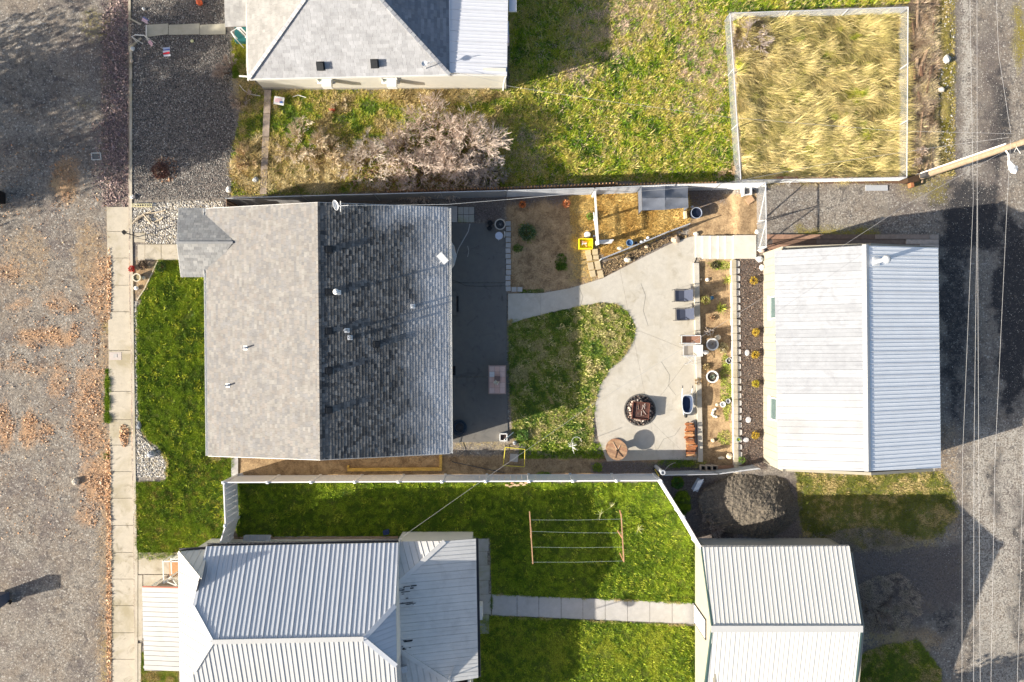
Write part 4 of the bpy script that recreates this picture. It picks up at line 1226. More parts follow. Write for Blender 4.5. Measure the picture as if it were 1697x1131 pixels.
# west wall of siding boards
npan = 28
pan = None
for i in range(npan):
    y0 = wyt + (wyb - wyt) * i / npan; y1 = wyt + (wyb - wyt) * (i + 1) / npan
    if pan is None:
        mb = MB(); mb.box((0, 0, 0), (.05, abs(y1 - y0) - .012, 2.62)); pan = mb.mesh('siding_board', M_cream)
    inst('siding_board', pan, sh, (wx0 + (i % 2) * .003, (y0 + y1) / 2, .5 + 1.31))
MB().box((wx0 + .1, (wyt + wyb) / 2, .5 + 1.3), (.12, abs(wyt - wyb) - .02, 2.58)).build('wall', M_cream, sh)
MB().box((wx1, (wyt + wyb) / 2, .5 + 1.3), (.12, abs(wyt - wyb) - .02, 2.58)).build('wall', M_cream, sh)
gable_wall(sh, (wx1, wyt), (wx0 + .17, wyt), .5, 3.08, 4.15, M_cream)
gable_wall(sh, (wx0 + .17, wyb), (wx1, wyb), .5, 3.08, 4.15, M_cream)
for y0, y1, zc in ((491, 529, 2.1), (659, 697, 2.1)):
    yc = (P(0, y0, zc).y + P(0, y1, zc).y) / 2; w = abs(P(0, y0, zc).y - P(0, y1, zc).y)
    window_part(sh, (wx0 - .03, yc, zc - .05), w, 1.0, (-1, 0), M_trim, M_glass, sash=False)
    MB().box((wx0 + .005, yc, zc - .05), (.07, .05, .9)).build('mullion', M_trim, sh)
for yy in (556, 566): MB().box((wx0 - .06, P(0, yy, 1.8).y, 2.4), (.08, .08, .12)).build('wall_fitting', M_dark, sh)
# stove pipe lying across the east slope: elbow and cap
c = plSE.at(1451, 434); c2 = plSE.at(1474, 432)
fo = MB().box(c + plSE.n * .05, (.4, .4, .02), 0, ry=R(14)).build('pipe_flashing', M_whitep, sh)
tp = c + Vector((0, 0, .9))
MB().tube([c, tp], .1, 12).build('flue_pipe', M_galv, fo)
MB().lathe(tp, [(.1, 0), (.2, .05), (.2, .12), (.16, .2), (.05, .27)], 14).build('flue_cap', M_galv, fo)

# weathered plank walkway along the shed's north wall
pk = T('plank_walkway', 'weathered plank walkway along the north wall of the long shed', 'boardwalk', G(1410, 400))
for r_ in range(4):
    y = 388.5 + r_ * 8.2; x = 1270 + (r_ * 11) % 20 - 8 * (r_ == 3)
    while x < 1554:
        L = random.choice((58, 72, 90)); x1 = min(x + L, 1556)
        w = [P(a_, b_, .62) for a_, b_ in ((x + .4, y + .4), (x1 - .4, y + .4), (x1 - .4, y + 7.8), (x + .4, y + 7.8))]
        zt = .62 + random.uniform(-.012, .012)
        k_ = random.uniform(.55, 1.25); t_ = (x - 1270) / 290
        MB().prism(w, zt - .045, zt, (k_ * (1.0 + .6 * t_), k_ * (.72 + .9 * t_), k_ * (.62 + 1.1 * t_))).build('plank', M_wood, pk)
        x = x1
MB().prism([P(x, y, .56) for x, y in ((1272, 391), (1550, 391), (1550, 418), (1272, 418))], .5, .565).build('bearer', plain('deck_wood', (.12, .1, .09)), pk)

# ================================================================== upper house
nh = T('grey_shingled_house', 'light grey shingled hip roofed house with a white metal lean-to at the top edge', 'house', G(600, 60))
ze, za = 2.7, 4.95
apx = (560, -78)
pS = Plane([(412, 128, ze), (745, 121, ze), (560, -78, za)])
pW = Plane([(412, 128, ze), (407, -60, ze), (560, -78, za)])
pE = Plane([(745, 121, ze), (744, -60, ze), (560, -78, za)])
A_ = pS.at(560, -78)
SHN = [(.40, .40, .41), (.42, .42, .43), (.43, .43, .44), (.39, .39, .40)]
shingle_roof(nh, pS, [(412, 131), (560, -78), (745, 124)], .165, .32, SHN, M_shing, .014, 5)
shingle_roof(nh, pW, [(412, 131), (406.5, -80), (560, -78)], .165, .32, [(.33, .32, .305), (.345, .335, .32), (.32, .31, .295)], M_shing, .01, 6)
shingle_roof(nh, pE, [(745, 124), (560, -78), (743, -80)], .165, .32, [(.22, .24, .28), (.26, .28, .32), (.19, .21, .25)], M_shing, .012, 7)  # east slope: shade and sky blue painted into the shingle colours
# roof continues north of the frame
nR = P(560, -78, za) + Vector((0, 8, 0)); nWc = P(406.5, -80, ze); nEc = P(743, -80, ze)
cont = MB(); cont.add([P(560, -78, za), nR, Vector((nWc.x, nR.y, ze)), nWc], [(0, 1, 2, 3)]); cont.add([P(560, -78, za), nR, Vector((nEc.x, nR.y, ze)), nEc], [(3, 2, 1, 0)]); cont.build('north_slope', plain('plain_grey_shingle', (.4, .4, .41), .9, .2, 3, .3), nh)
hipc = MB()
for e0, e1 in (((412, 131, ze), (560, -78, za)), ((745, 124, ze), (560, -78, za))):
    a, b = P(*e0), P(*e1)
    for i in range(28):
        p, q = a.lerp(b, i / 28), a.lerp(b, (i + 1) / 28 - .002)
        hipc.bar(p + Vector((0, 0, .04)), q + Vector((0, 0, .032)), .18, .025, random.choice([(.42, .42, .44), (.5, .5, .5)]))
hipc.build('hip_cap', M_shing, nh)
zl = 2.35
pL = Plane([(744, 120, 2.64), (744, -40, 2.64), (840, 124, zl)])
metal_roof(nh, pL, [(743.5, -75), (843, -75), (840, 124.5), (743.5, 121.5)], .54, plain('pale_lilac_metal', (.7, .71, .75), .42, .06, 2, .03), .018, .03, minor=2)
MB().bar(P(743.5, -75, 2.72), P(744, 122, 2.70), .14, .06).build('flashing', plain('pale_lilac_metal', (.66, .68, .74)), nh)
yS = P(500, 148, 0).y; xWn = P(438, 148, 0).x; xEn = P(839, 142, 0).x + .0
MB().prism([(xWn, yS), (xEn, yS), (xEn, yS + .16), (xWn, yS + .16)], .25, 2.5).build('wall', M_ivory, nh)
MB().prism([(xWn, yS + .165), (xWn + .16, yS + .165), (xWn + .16, yS + 13), (xWn, yS + 13)], .25, 2.55).build('wall', M_ivory, nh)
MB().prism([(xEn - .16, yS + .165), (xEn, yS + .165), (xEn, yS + 6.4), (xEn - .16, yS + 6.4)], .25, 2.28).build('wall', M_ivory, nh)
MB().prism([(xWn - .03, yS - .03), (xEn + .0, yS - .03), (xEn + .0, yS + .12), (xWn - .03, yS + .12)], -.05, .25).build('foundation', M_brick, nh)
for x0, x1 in ((524, 547), (633, 655)):
    xc = (P(x0, 130, 1.7).x + P(x1, 130, 1.7).x) / 2
    o = window_part(nh, (xc, yS, 1.62), .85, 1.0, (0, -1), M_trim, M_glass)
    MB().box((xc + .12, yS - .22, 1.35), (.5, .42, .36)).build('window_cooler', M_whitep, o)
    aw = MB(); aw.prism([(xc - .55, yS - .002), (xc + .55, yS - .002), (xc + .55, yS - .12), (xc - .55, yS - .12)], 2.16, 2.2); aw.build('window_head', M_trim, o)
roof_vent(531.5, 110, pS, nh, (.34, .34, .2)); roof_vent(621, 106, pS, nh, (.34, .34, .2))
for e0, e1, sd in (((412, 131, ze), (745, 124, ze), 1),):
    edge_bar(nh, 'fascia', P(*e0), P(*e1), .04, .16, M_trim, -.02)
edge_bar(nh, 'fascia', P(412, 131, ze), P(406.5, -80, ze), .04, .16, M_trim, -.02)
edge_bar(nh, 'fascia', P(745, 124, 2.6), P(840, 125, zl), .04, .12, M_trim, -.0)
am = MB(); b0 = pS.at(706, 114); am.tube([b0, b0 + Vector((0, 0, .6))], .022); am.tube([b0 + Vector((0, 0, .55)), b0 + Vector((.5, .12, .62))], .02); am.lathe(b0 + Vector((0, 0, .55)), [(.02, 0), (.12, .04), (.14, .09), (.02, .03)], 12)
am.build('antenna', M_galv, nh)
# its little porch roof and wall pipes
pP = Plane([(372, 45, 2.3), (371, -20, 2.3), (412, 20, 2.5)])
shingle_roof(nh, pP, [(371, -40), (412, -40), (412, 44), (373, 45)], .165, .32, [(.38, .37, .355), (.42, .41, .39)], M_shing, .012, 8)
gut = MB(); gut.bar(P(396, 126, 2.3), P(411, 127, 2.3), .07, .07); gut.bar(P(410, 116, 2.35), P(411, 134, 2.35), .06, .06); gut.build('downpipe', M_trim, nh)
dpp = MB(); dpp.tube([P(838, 128, 2.2), P(835, 140, 1.0), P(834, 150, .2)], .04, 8); dpp.build('downpipe', M_trim, nh)
gd = MB()
MB().prism([P(x, y, .5) for x, y in ((388, 44), (412, 44), (412, 68), (388, 68))], 0, .45, (.02, .12, .12)).build('porch_deck', M_paint, nh)
rl = MB()
for a_, b_ in (((383, 53), (393, 47)), ((383, 53), (390, 64)), ((393, 45), (409, 62)), ((397, 44), (412, 60))):
    rl.tube([P(*a_, 1.25), P(*b_, 1.25)], .03, 6)
for a_ in ((383, 53), (390, 64), (393, 46), (409, 62)):
    p = P(*a_, 1.25); rl.tube([p, (p.x, p.y, .1)], .025, 6)
for k_ in range(4):
    p = P(397 + k_ * 3.4, 49 + k_ * 3.6, .9); rl.box(p, (.34, .16, .04), R(-45))
rl.build('stair_rail', M_trim, nh)
ex = MB(); ex.prism([P(x, y, 2.2) for x, y in ((843, -60), (856, -60), (856, 19), (843, 19))], 2.1, 2.2); ex.build('side_roof', plain('pale_lilac_metal', (.66, .68, .74)), nh)
nb_ = MB(); nb_.box(P(841.5, 50, 1.2), (.12, .7, .5), col=(.6, .62, .75)); nb_.box(P(842, 66, 1.2), (.12, .5, .4), col=(.75, .6, .7)); nb_.build('wall_boxes', M_paint, nh)

# ================================================================== lower left house
lh = T('white_metal_roofed_house', 'house at the lower left with white standing seam metal roofs, shade painted bluish into two slopes', 'house', G(560, 1040))
z0, z1_, z2 = 2.9, 3.75, 5.0
PN = Plane([(343, 907, z0), (660, 900, z0), (477, 1060.5, z2)])
uN = [(342.5, 906), (660, 900), (655.5, 1003), (603, 1058.5), (352, 1063.5), (320, 1005)]
M_bluer = plain('sky_tinted_metal', (.60, .62, .66), .36, .05, 2, .03, spec=.45)  # bluish sky light of the shaded north slope put into the colour
metal_roof(lh, PN, uN, .69, M_bluer, .03, .03, minor=2, name='roof_panel')
PS_ = Plane([(352, 1063.5, z2), (603, 1058.5, z2), (470, 1200, 3.55)])
metal_roof(lh, PS_, [(352, 1063.5), (603, 1058.5), (657, 1103), (663, 1215), (300, 1215), (322, 1112)], .69, M_white, .03, .03, minor=2)
# east hip face of the upper roof
q3 = PN.at(655.5, 1003); q4 = PN.at(603, 1058.5); q5 = PS_.at(657, 1103)
class PlaneW(Plane):
    def __init__(s, a, b, c):
        n = (b - a).cross(c - a)
        if n.z < 0: n = -n
        s.n = n.normalized(); s.a = a; s.c0 = s.n.dot(a)
PE_ = PlaneW(q4, q3, q5)
metal_roof(lh, PE_, [(655.5, 1003), (603, 1058.5), (657, 1103)], .46, plain('shaded_blue_metal', (.5, .54, .6), .4, .06, 2), .02, .03, minor=1)  # shade of the steep east face put into its bluer colour
# west hip face runs from the low west eave up to the ridge
qa = PN.at(352, 1063.5); zw = 2.62
qb = P(296, 930, zw); qc = P(300, 1120, zw)
PWf = PlaneW(qa, qb, qc)
metal_roof(lh, PWf, [(296, 915), (331, 958), (320, 1005), (352, 1063.5), (322, 1112), (305, 1215), (300, 1215)], .5, M_white3, .012, .03, vary=.05)
# low north-west corner piece
PNW = PlaneW(P(296, 915, zw), P(343, 912, zw), PWf.at(331, 958))
metal_roof(lh, PNW, [(296, 915), (345, 911), (334, 960), (331, 958)], .35, M_creamroof, .03, .035)
# low grey roof at the east
zg = 2.55; zgt = 3.35
PGE = Plane([(788.5, 893, zg), (792.5, 1122, zg), (655, 971, zgt)])
metal_roof(lh, PGE, [(737, 897), (788.5, 893), (792.5, 1123), (745, 1131), (656.5, 1074), (655, 971)], .4, M_greyroof, .012, .02, minor=1)
PGN = PlaneW(PGE.at(655, 971), PGE.at(737, 897), P(661, 899, zg))
metal_roof(lh, PGN, [(661, 898), (737, 897), (655, 971)], .3, M_greyroof, .02, .025)
PGS = PlaneW(PGE.at(656.5, 1074), PGE.at(745, 1131), P(662, 1215, 2.3))
metal_roof(lh, PGS, [(656.5, 1076), (745, 1132), (780, 1215), (663, 1215)], .3, M_greyroof, .02, .025)
# hip and ridge covers
def cover(root, a, b, w=.22, mat=M_white, lift=.07, name='hip_cover', th=.03):
    return MB().bar(Vector(a) + Vector((0, 0, lift)), Vector(b) + Vector((0, 0, lift)), w, th).build(name, mat, root)
cover(lh, PN.at(352, 1063.5), PN.at(603, 1058.5), name='ridge_cover')
cover(lh, PN.at(320, 1005), PN.at(352, 1063.5), mat=M_bluer); cover(lh, PS_.at(352, 1063.5), PS_.at(322, 1112))
cover(lh, PN.at(655.5, 1003), PN.at(603, 1058.5), mat=M_bluer); cover(lh, PS_.at(603, 1058.5), PS_.at(657, 1103), mat=M_bluer)
cover(lh, PGE.at(655, 971), PGE.at(737, 897), mat=M_greyroof, lift=.06); cover(lh, PGE.at(656.5, 1074), PGE.at(745, 1131), mat=M_greyroof, lift=.06)
cover(lh, PWf.at(296, 915), PWf.at(331, 958), w=.16, mat=M_creamroof, lift=.06)
# gutters and fascias
gutter(lh, P(342.5, 905.5, z0), P(660, 899.5, z0), M_dark, -1); gutter(lh, P(296, 914, zw), P(343, 911, zw), M_dark, -1)
gutter(lh, P(788.5, 893, zg), P(792.5, 1123, zg), M_dark, -1)
# rake faces of the raised roof: closes the gap down to the low roofs
def skirt(root, a, b, drop, mat, name='rake_face'):
    a, b = Vector(a), Vector(b)
    d = (b - a).normalized(); n = Vector((d.y, -d.x, 0)).normalized() * .03
    mb = MB(); vs = [a, b, b - Vector((0, 0, drop)), a - Vector((0, 0, drop))]
    mb.add([v + n for v in vs] + [v - n for v in vs], [(0, 1, 2, 3), (7, 6, 5, 4), (0, 4, 5, 1), (1, 5, 6, 2), (2, 6, 7, 3), (3, 7, 4, 0)])
    return mb.build(name, mat, root)
skirt(lh, PN.at(342.5, 906), PN.at(320, 1005), .75, M_white); skirt(lh, PN.at(660, 900), PN.at(655.5, 1003), .9, M_greyroof)
skirt(lh, PE_.at(655.6, 1003.5), PE_.at(657, 1102.5), 1.1, M_greyroof); skirt(lh, PS_.at(657, 1103), PS_.at(663, 1215), 1.0, M_white)
# walls
c1, c2 = P(352, 925, 2.5), P(655, 1200, 2.5)
def boxwalls(root, x0, y0, x1, y1, z0, z1, mat):
    for q in (((x0, y0), (x1, y0), (x1, y0 + .15), (x0, y0 + .15)), ((x0, y1 - .15), (x1, y1 - .15), (x1, y1), (x0, y1)), ((x0, y0 + .152), (x0 + .15, y0 + .152), (x0 + .15, y1 - .152), (x0, y1 - .152)), ((x1 - .15, y0 + .152), (x1, y0 + .152), (x1, y1 - .152), (x1 - .15, y1 - .152))):
        MB().prism(list(q), z0, z1).build('wall', mat, root)
w0 = P(316, 0, 2.4).x; w1 = P(655, 0, 2.4).x; w2 = P(780, 0, 2.3).x
ytp = P(0, 921, 2.6).y; ytp2 = P(0, 902, 2.4).y; ybt = P(0, 1215, 2.4).y
boxwalls(lh, w0, ybt, w1, P(0, 917, 2.6).y, 0, 2.5, M_ivory); boxwalls(lh, w1 + .003, ybt, w2, P(0, 904, 2.5).y, 0, 2.42, M_ivory)
# red edged porch roof on the west
PPo = Plane([(236, 973, 2.2), (240, 1111, 2.2), (297, 1040, 2.5)])
metal_roof(lh, PPo, [(236, 973.5), (297, 975), (299, 1112), (240, 1111)], .25, M_white3, .015, .02, vary=.04)
MB().bar(P(236, 973, 2.26), P(297, 974.5, 2.56), .06, .08, (.4, .1, .05)).build('fascia', M_paint, lh)
gutter(lh, P(240, 1111, 2.22), P(236, 973, 2.22), M_trim, 1)
for yy in (980, 1040, 1105):
    q = P(241, yy, 2.1); MB().box((q.x, q.y, 1.08), (.12, .12, 2.16)).build('porch_post', M_trim, lh)
MB().prism([P(x, y, .4) for x, y in ((250, 972), (310, 972), (310, 1105), (250, 1105))], 0, .35).build('porch_floor', M_wood, lh)
# steps with white rails beside the porch
stp = MB(); stp.prism([P(x, y, .35) for x, y in ((281, 932), (296, 932), (296, 957), (281, 957))], 0, .35, (1.6, 1.0, .6)); stp.build('wooden_step', M_wood, lh)
rail = MB()
for a_, b_ in (((269, 931), (297, 931)), ((270, 931), (271, 967)), ((283, 925), (284, 952)), ((271, 967), (283, 956)), ((283, 957), (294, 972)), ((275, 964), (294, 972)), ((296, 927), (283, 927))):
    rail.bar(P(*a_, 1.1), P(*b_, 1.1), .05, .05)
for a_ in ((269.5, 931), (271, 966), (283, 956), (283, 927)):
    q = P(*a_, 1.08); rail.box((q.x, q.y, .55), (.07, .07, 1.06))
for k_ in range(6):
    q = P(285 + k_ * 1.9, 928 + (k_ % 2), 1.0); rail.box((q.x, q.y, .6), (.03, .03, .8))
    q = P(285 + k_ * 1.6, 960 + k_ * 1.6, 1.0); rail.box((q.x, q.y, .6), (.03, .03, .8))
rail.build('stair_rail', M_trim, lh)
# roof things at the south east
bx = MB(); c = PGS.at(671, 1107); bx.box(c + Vector((0, 0, .12)), (.3, .3, .2), .2); bx.build('roof_vent', M_galv, lh)
rl = MB(); b0 = PGE.at(746, 1122); rl.tube([b0, b0 + Vector((0, 0, 1.0))], .025, 8); rl.tube([b0 + Vector((0, 0, .1)), PGE.at(754, 1102) + Vector((0, 0, .08))], .02); rl.tube([b0 + Vector((0, 0, .1)), PGE.at(758, 1117) + Vector((0, 0, .08))], .02)
o = rl.build('dish_mast', M_galv, lh)
dd = MB(); dd.lathe(b0 + Vector((.05, -.1, .95)), [(.02, 0), (.22, .04), (.36, .12), (.35, .13), (.2, .06), (.01, .03)], 18); dd.build('dish', plain('dish_grey', (.4, .41, .43), .5), o)
MB().box(P(794.5, 1012, .5), (.35, .72, .75)).build('heat_pump', M_whitep, lh)
# black scuffs left on the grey roof
sc = MB()
for k_ in range(26):
    px, py = (random.uniform(662, 690), random.uniform(970, 1002)) if k_ < 18 else (random.uniform(664, 684), random.uniform(1060, 1078))
    L_ = random.uniform(.05, .45) * (1 if k_ % 3 else .4)
    c = PGE.at(px, py); sc.box(c + PGE.n * .052, (L_, random.uniform(.02, .06), .002), R(3), ry=R(12))
sc.build('roof_scuffs', M_black, lh, kind='stuff')

# ================================================================== garage at the lower right
gg = T('cream_garage', 'garage with cream ribbed metal roof and white ridge cap at the lower right', 'garage', G(1290, 1020))
g0, g1 = 3.15, 4.35
PGn = Plane([(1163, 906, g0), (1406, 905, g0), (1303, 1041, g1)])
metal_roof(gg, PGn, [(1163.5, 907), (1407, 905.5), (1427.5, 1041), (1181.5, 1041)], .66, M_creamroof, .018, .035, minor=2)
PGs = Plane([(1181, 1041, g1), (1427, 1041, g1), (1300, 1200, 3.1)])
metal_roof(gg, PGs, [(1181.5, 1041), (1427.5, 1041), (1411, 1210), (1160, 1210)], .66, M_creamroof, .018, .035, minor=2)
cover(gg, P(1178, 1042, g1), P(1429, 1042, g1), w=.32, mat=M_white, lift=.075, name='ridge_cap')
for a_, b_ in (((1163, 907, g0), (1181, 1041, g1)), ((1181, 1041, g1), (1160, 1210, 3.1)), ((1407, 905.5, g0), (1427.5, 1041, g1)), ((1427.5, 1041, g1), (1411, 1210, 3.1))):
    edge_bar(gg, 'rake_trim', P(*a_), P(*b_), .09, .16, M_green, .035)
edge_bar(gg, 'eave_trim', P(1163, 906, g0), P(1407, 905, g0), .06, .1, plain('grey_trim', (.42, .4, .38)), .0)
gx0, gx1 = P(1152, 0, .5).x, P(1374, 0, .5).x
gy1 = P(0, 892, .5).y; gy0 = P(0, 1210, .5).y
gxm = (gx0 + gx1) / 2
gable_wall(gg, (gx0, gy1), (gx0, gy0), .5, 3.05, 4.2, M_cream, frac=(gy1 - P(0, 1041, g1).y) / (gy1 - gy0))
gable_wall(gg, (gx1, gy0), (gx1, gy1), .5, 3.05, 4.2, M_cream, frac=1 - (gy1 - P(0, 1041, g1).y) / (gy1 - gy0))
M_taupe = plain('taupe_ribbed_siding', (.5, .47, .42), .55, .05, 3)
nn = 26; pm = None
for i in range(nn):
    x0_, x1_ = gx0 + .15 + (gx1 - gx0 - .3) * i / nn, gx0 + .15 + (gx1 - gx0 - .3) * (i + 1) / nn
    if pm is None:
        mb = MB(); mb.box((0, 0, 0), (x1_ - x0_ - .02, .05, 2.55)); mb.box((0, .035, 0), (.05, .03, 2.5)); pm = mb.mesh('siding_panel', M_taupe)
    inst('siding_panel', pm, gg, ((x0_ + x1_) / 2, gy1 - .03, .5 + 1.275))
MB().box(((gx0 + gx1) / 2, gy1 - .12, .5 + 1.27), (gx1 - gx0 - .31, .1, 2.5)).build('wall', M_cream, gg)
MB().prism([(gx0 + .15, gy0), (gx1 - .15, gy0), (gx1 - .15, gy0 + .14), (gx0 + .15, gy0 + .14)], .5, 3.0).build('wall', M_cream, gg)
# side door with canopy edges
dy0, dy1 = P(0, 1003, .9).y, P(0, 1040, .9).y
dm = MB(); dm.box((gx0 - .03, (dy0 + dy1) / 2, .5 + 1.03), (.05, .92, 2.04)); do = dm.build('door', M_whitep, gg)
fr = MB()
for s_ in (-1, 1): fr.box((gx0 - .035, (dy0 + dy1) / 2 + s_ * .49, .5 + 1.05), (.06, .05, 2.1))
fr.box((gx0 - .035, (dy0 + dy1) / 2, .5 + 2.12), (.06, 1.03, .05)); fr.build('door_frame', M_dark, do)
MB().lathe((gx0 - .09, (dy0 + dy1) / 2 + .36, .5 + 1.0), [(.02, 0), (.035, .02), (.02, .05)], 8).build('handle', M_galv, do)
# ================================================================== fences
def fence_base(px, py, h):
    """ground point under a fence rail photographed at px,py that stands h above the terrain"""
    g = gh(px, py); p = P(px, py, g + h)
    return Vector((p.x, p.y, g)), p

def vinyl_fence(label, pts, h=1.8, post=72):
    r = T('vinyl_fence', label, 'fence', fence_base(*pts[0], h)[0])
    first = True
    for (a, b) in zip(pts[:-1], pts[1:]):
        pa, pb = fence_base(*a, h), fence_base(*b, h)
        L = (pb[0] - pa[0]).length; n = max(1, round(math.hypot(b[0] - a[0], b[1] - a[1]) / post))
        for i in range(n):
            p, q = pa[0].lerp(pb[0], i / n), pa[0].lerp(pb[0], (i + 1) / n)
            d = (q - p).normalized(); rz = math.atan2(d.y, d.x)
            if first or i > 0 or True:
                po = MB(); po.box(p + Vector((0, 0, h / 2)), (.13, .13, h), rz); o = po.build('post', M_vinyl, r)
                MB().lathe(p + Vector((0, 0, h)), [(.11, 0), (.11, .02), (.01, .08)], 4, rz=rz + PI / 4).build('post_cap', M_vinyl, o)
            c = (p + q) / 2; l = (q - p).length - .14
            MB().box(c + Vector((0, 0, h - .09)), (l, .06, .15), rz).build('rail', M_vinyl, r)
            MB().box(c + Vector((0, 0, .16)), (l, .06, .15), rz).build('rail', M_vinyl, r)
            k = max(2, int(l / .28)); bw = l / k
            for j in range(k):
                m = p + d * (.07 + bw * (j + .5))
                MBb = MB()
                key = round(bw, 3)
                if key not in vboards:
                    MBb.box((0, 0, 0), (bw - .012, .03, h - .42)); vboards[key] = MBb.mesh('board', M_vinyl)
                inst('board', vboards[key], r, m + Vector((0, 0, .24 + (h - .42) / 2)), rz)
            first = False
    p = fence_base(*pts[-1], h)[0]
    MB().box(p + Vector((0, 0, h / 2)), (.13, .13, h)).build('post', M_vinyl, r)
    return r
vboards = {}
vinyl_fence('white vinyl privacy fence running along the whole lower side of the shingled house yard', [(371, 800), (1094, 797)])
vinyl_fence('white vinyl fence closing the left end of the lower lawn', [(370, 800), (373, 872), (362, 908)], post=90)
vinyl_fence('white vinyl fence running diagonally to the corner of the cream garage', [(1096, 799), (1133, 858), (1163, 909)], post=60)

def chain_fence(label, segs, h, spacing=.085, wire=.0045, postgap=3.0, fabric=None, posts=True, name='chain_link_fence', railr=.025, lean=0.0):
    r = T(name, label, 'fence', fence_base(*segs[0][0], h)[0])
    for seg in segs:
        rail = MB(); wm = MB()
        for a, b in zip(seg[:-1], seg[1:]):
            (pa, ta), (pb, tb) = fence_base(*a, h), fence_base(*b, h)
            d = (pb - pa); L = d.length; d.normalize(); nrm = Vector((-d.y, d.x, 0)) * (wire / 2)
            rail.tube([ta, tb], railr, 6)
            zs_ = Vector((0, 0, 1))
            n = int(L / spacing)
            for sgn in (1, -1):
                i = -int(h / spacing)
                while i < n + int(h / spacing):
                    # wire climbs 45 degrees: x = i*spacing + sgn*z
                    x0 = i * spacing; x1 = x0 + sgn * h
                    z0_, z1_ = 0, h
                    if sgn > 0:
                        if x0 < 0: z0_ = -x0; x0 = 0
                        if x1 > L: z1_ = h - (x1 - L); x1 = L
                    else:
                        if x0 > L: z0_ = x0 - L; x0 = L
                        if x1 < 0: z1_ = h + x1; x1 = 0
                    if z1_ > z0_ + .01 and 0 <= x0 <= L and 0 <= x1 <= L:
                        p0 = pa + d * x0 + Vector((0, 0, z0_)); p1 = pa + d * x1 + Vector((0, 0, z1_))
                        e = Vector((0, 0, wire * .7)); o = nrm * sgn
                        wm.add([p0 - e + o, p1 - e + o, p1 + e + o, p0 + e + o], [(0, 1, 2, 3)])
                        f_ = nrm * 2.2
                        wm.add([p0 - f_, p1 - f_, p1 + f_, p0 + f_], [(0, 1, 2, 3)])
                    i += 1
            k = max(1, round(L / postgap))
            if posts:
                for j in range(k + 1):
                    q = pa.lerp(pb, j / k)
                    MB().tube([q, q + Vector((0, 0, h + .04))], .03, 8).build('post', M_galv, r)
        rail.build('top_rail', M_galv, r)
        wm.build('wire_mesh', M_wire, r, kind='stuff')
    if fabric:
        for a, b, fh, fm in fabric:
            (pa, ta), (pb, tb) = fence_base(*a, h), fence_base(*b, h)
            d = (pb - pa).normalized(); n = Vector((-d.y, d.x, 0)) * .02
            k = 14; vs = []
            for i in range(k + 1):
                q = pa.lerp(pb, i / k); w = math.sin(i * 2.1) * .02
                vs += [q - n * (1 + w * 20) + Vector((0, 0, .02)), q - n * (1 + w * 20) + Vector((0, 0, fh))]
            MB().add(vs, [(2 * i, 2 * i + 2, 2 * i + 3, 2 * i + 1) for i in range(k)]).build('screen', fm, r)
    return r
M_screen = plain('grey_screen_fabric', (.25, .25, .26), .9, .15, 5, .1)
M_screen2 = plain('pale_screen_fabric', (.46, .48, .52), .85, .15, 5, .1)
chain_fence('screened fence along the upper edge of the shingled house yard', [[(375, 329), (500, 325), (620, 322), (840, 316), (985, 312), (1120, 306), (1268, 303)]], 1.55,
            fabric=[((375, 329), (500, 325), 1.5, M_screen), ((500, 325), (620, 322), 1.5, M_screen), ((620, 322), (840, 316), 1.5, M_screen), ((840, 316), (985, 312), 1.5, M_screen2), ((985, 312), (1062, 309), 1.5, M_screen2)])
gt = T('wooden_gate', 'short brown wooden gate at the left end of the screened fence', 'gate', fence_base(375, 330, 1.5)[0])
for i in range(4):
    a = fence_base(375 + .3 * i, 330 + i * 5, 1.5)[0]; b = fence_base(375 + .3 * i, 334.5 + i * 5, 1.5)[0]
    c = (a + b) / 2
    MB().box(c + Vector((0, 0, .75)), (.03, (a - b).length, 1.5), 0, (.8, .6, .5)).build('board', M_wood, gt)
chain_fence('wire fence around the square of golden dead grass', [[(1228, 299), (1210, 22), (1505, 12)], [(1505, 12), (1503, 294)], [(1228, 299), (1503, 294)]], .95, spacing=.11)
chain_fence('wire fence with a braced gate across the right end of the dirt run', [[(1269, 304), (1270, 364), (1270, 410)]], 1.35, spacing=.1)
br = MB()
for a_, b_ in (((1257, 368), (1270, 308)), ((1258, 410), (1270, 366))):
    br.tube([G(a_[0], a_[1], .08), P(b_[0], b_[1], .5 + 1.3)], .028, 6)
for y_ in (309, 366, 410): br.tube([G(1256.5, y_ + 1, .05), P(1269.5, y_ - 1, .5 + 1.32)], .028, 6)
br.build('gate_brace', M_trim, None, label='white braces leaning across the wire gate above the garden steps', cat='gate brace')
chain_fence('sagging wire fence with grey netting under the planted beds', [[(1102, 788), (1190, 786)], [(1190, 786), (1258, 777)]], 1.15, spacing=.09,
            fabric=[((1102, 788), (1190, 786), 1.1, M_screen2), ((1190, 786), (1256, 778), 1.1, M_screen2)])
chain_fence('low diagonal wire fence along the lower side of the straw run', [[(997, 429), (1060, 404), (1110, 383), (1143, 371)]], .9, spacing=.09, postgap=1.6)
wr = T('pipe_fence', 'white timber fence rail dividing the straw run from the dirt yard', 'fence', G(988, 400))
MB().bar(P(986, 318, 1.2), P(991, 400, 1.2), .1, .07).build('top_rail', M_trim, wr)
MB().bar(P(984, 352, .6), P(989, 398, .6), .06, .05).build('lower_rail', M_trim, wr)
for x_, y_ in ((986, 319), (988.5, 360), (991, 399)):
    q = P(x_, y_, 1.1); MB().box((q.x, q.y, .58), (.1, .1, 1.16)).build('post', M_trim, wr)
lg = T('leaning_gate', 'white slatted gate panel lying open at the lower left of the straw run', 'gate', G(1000, 402))
for k_ in range(4):
    MB().bar(P(992 + k_ * 1.2, 399 + k_ * 1.6, .75 - k_ * .16), P(1017 + k_ * -1.2, 398 + k_ * 1.6, .75 - k_ * .16), .06, .03).build('slat', M_trim, lg)
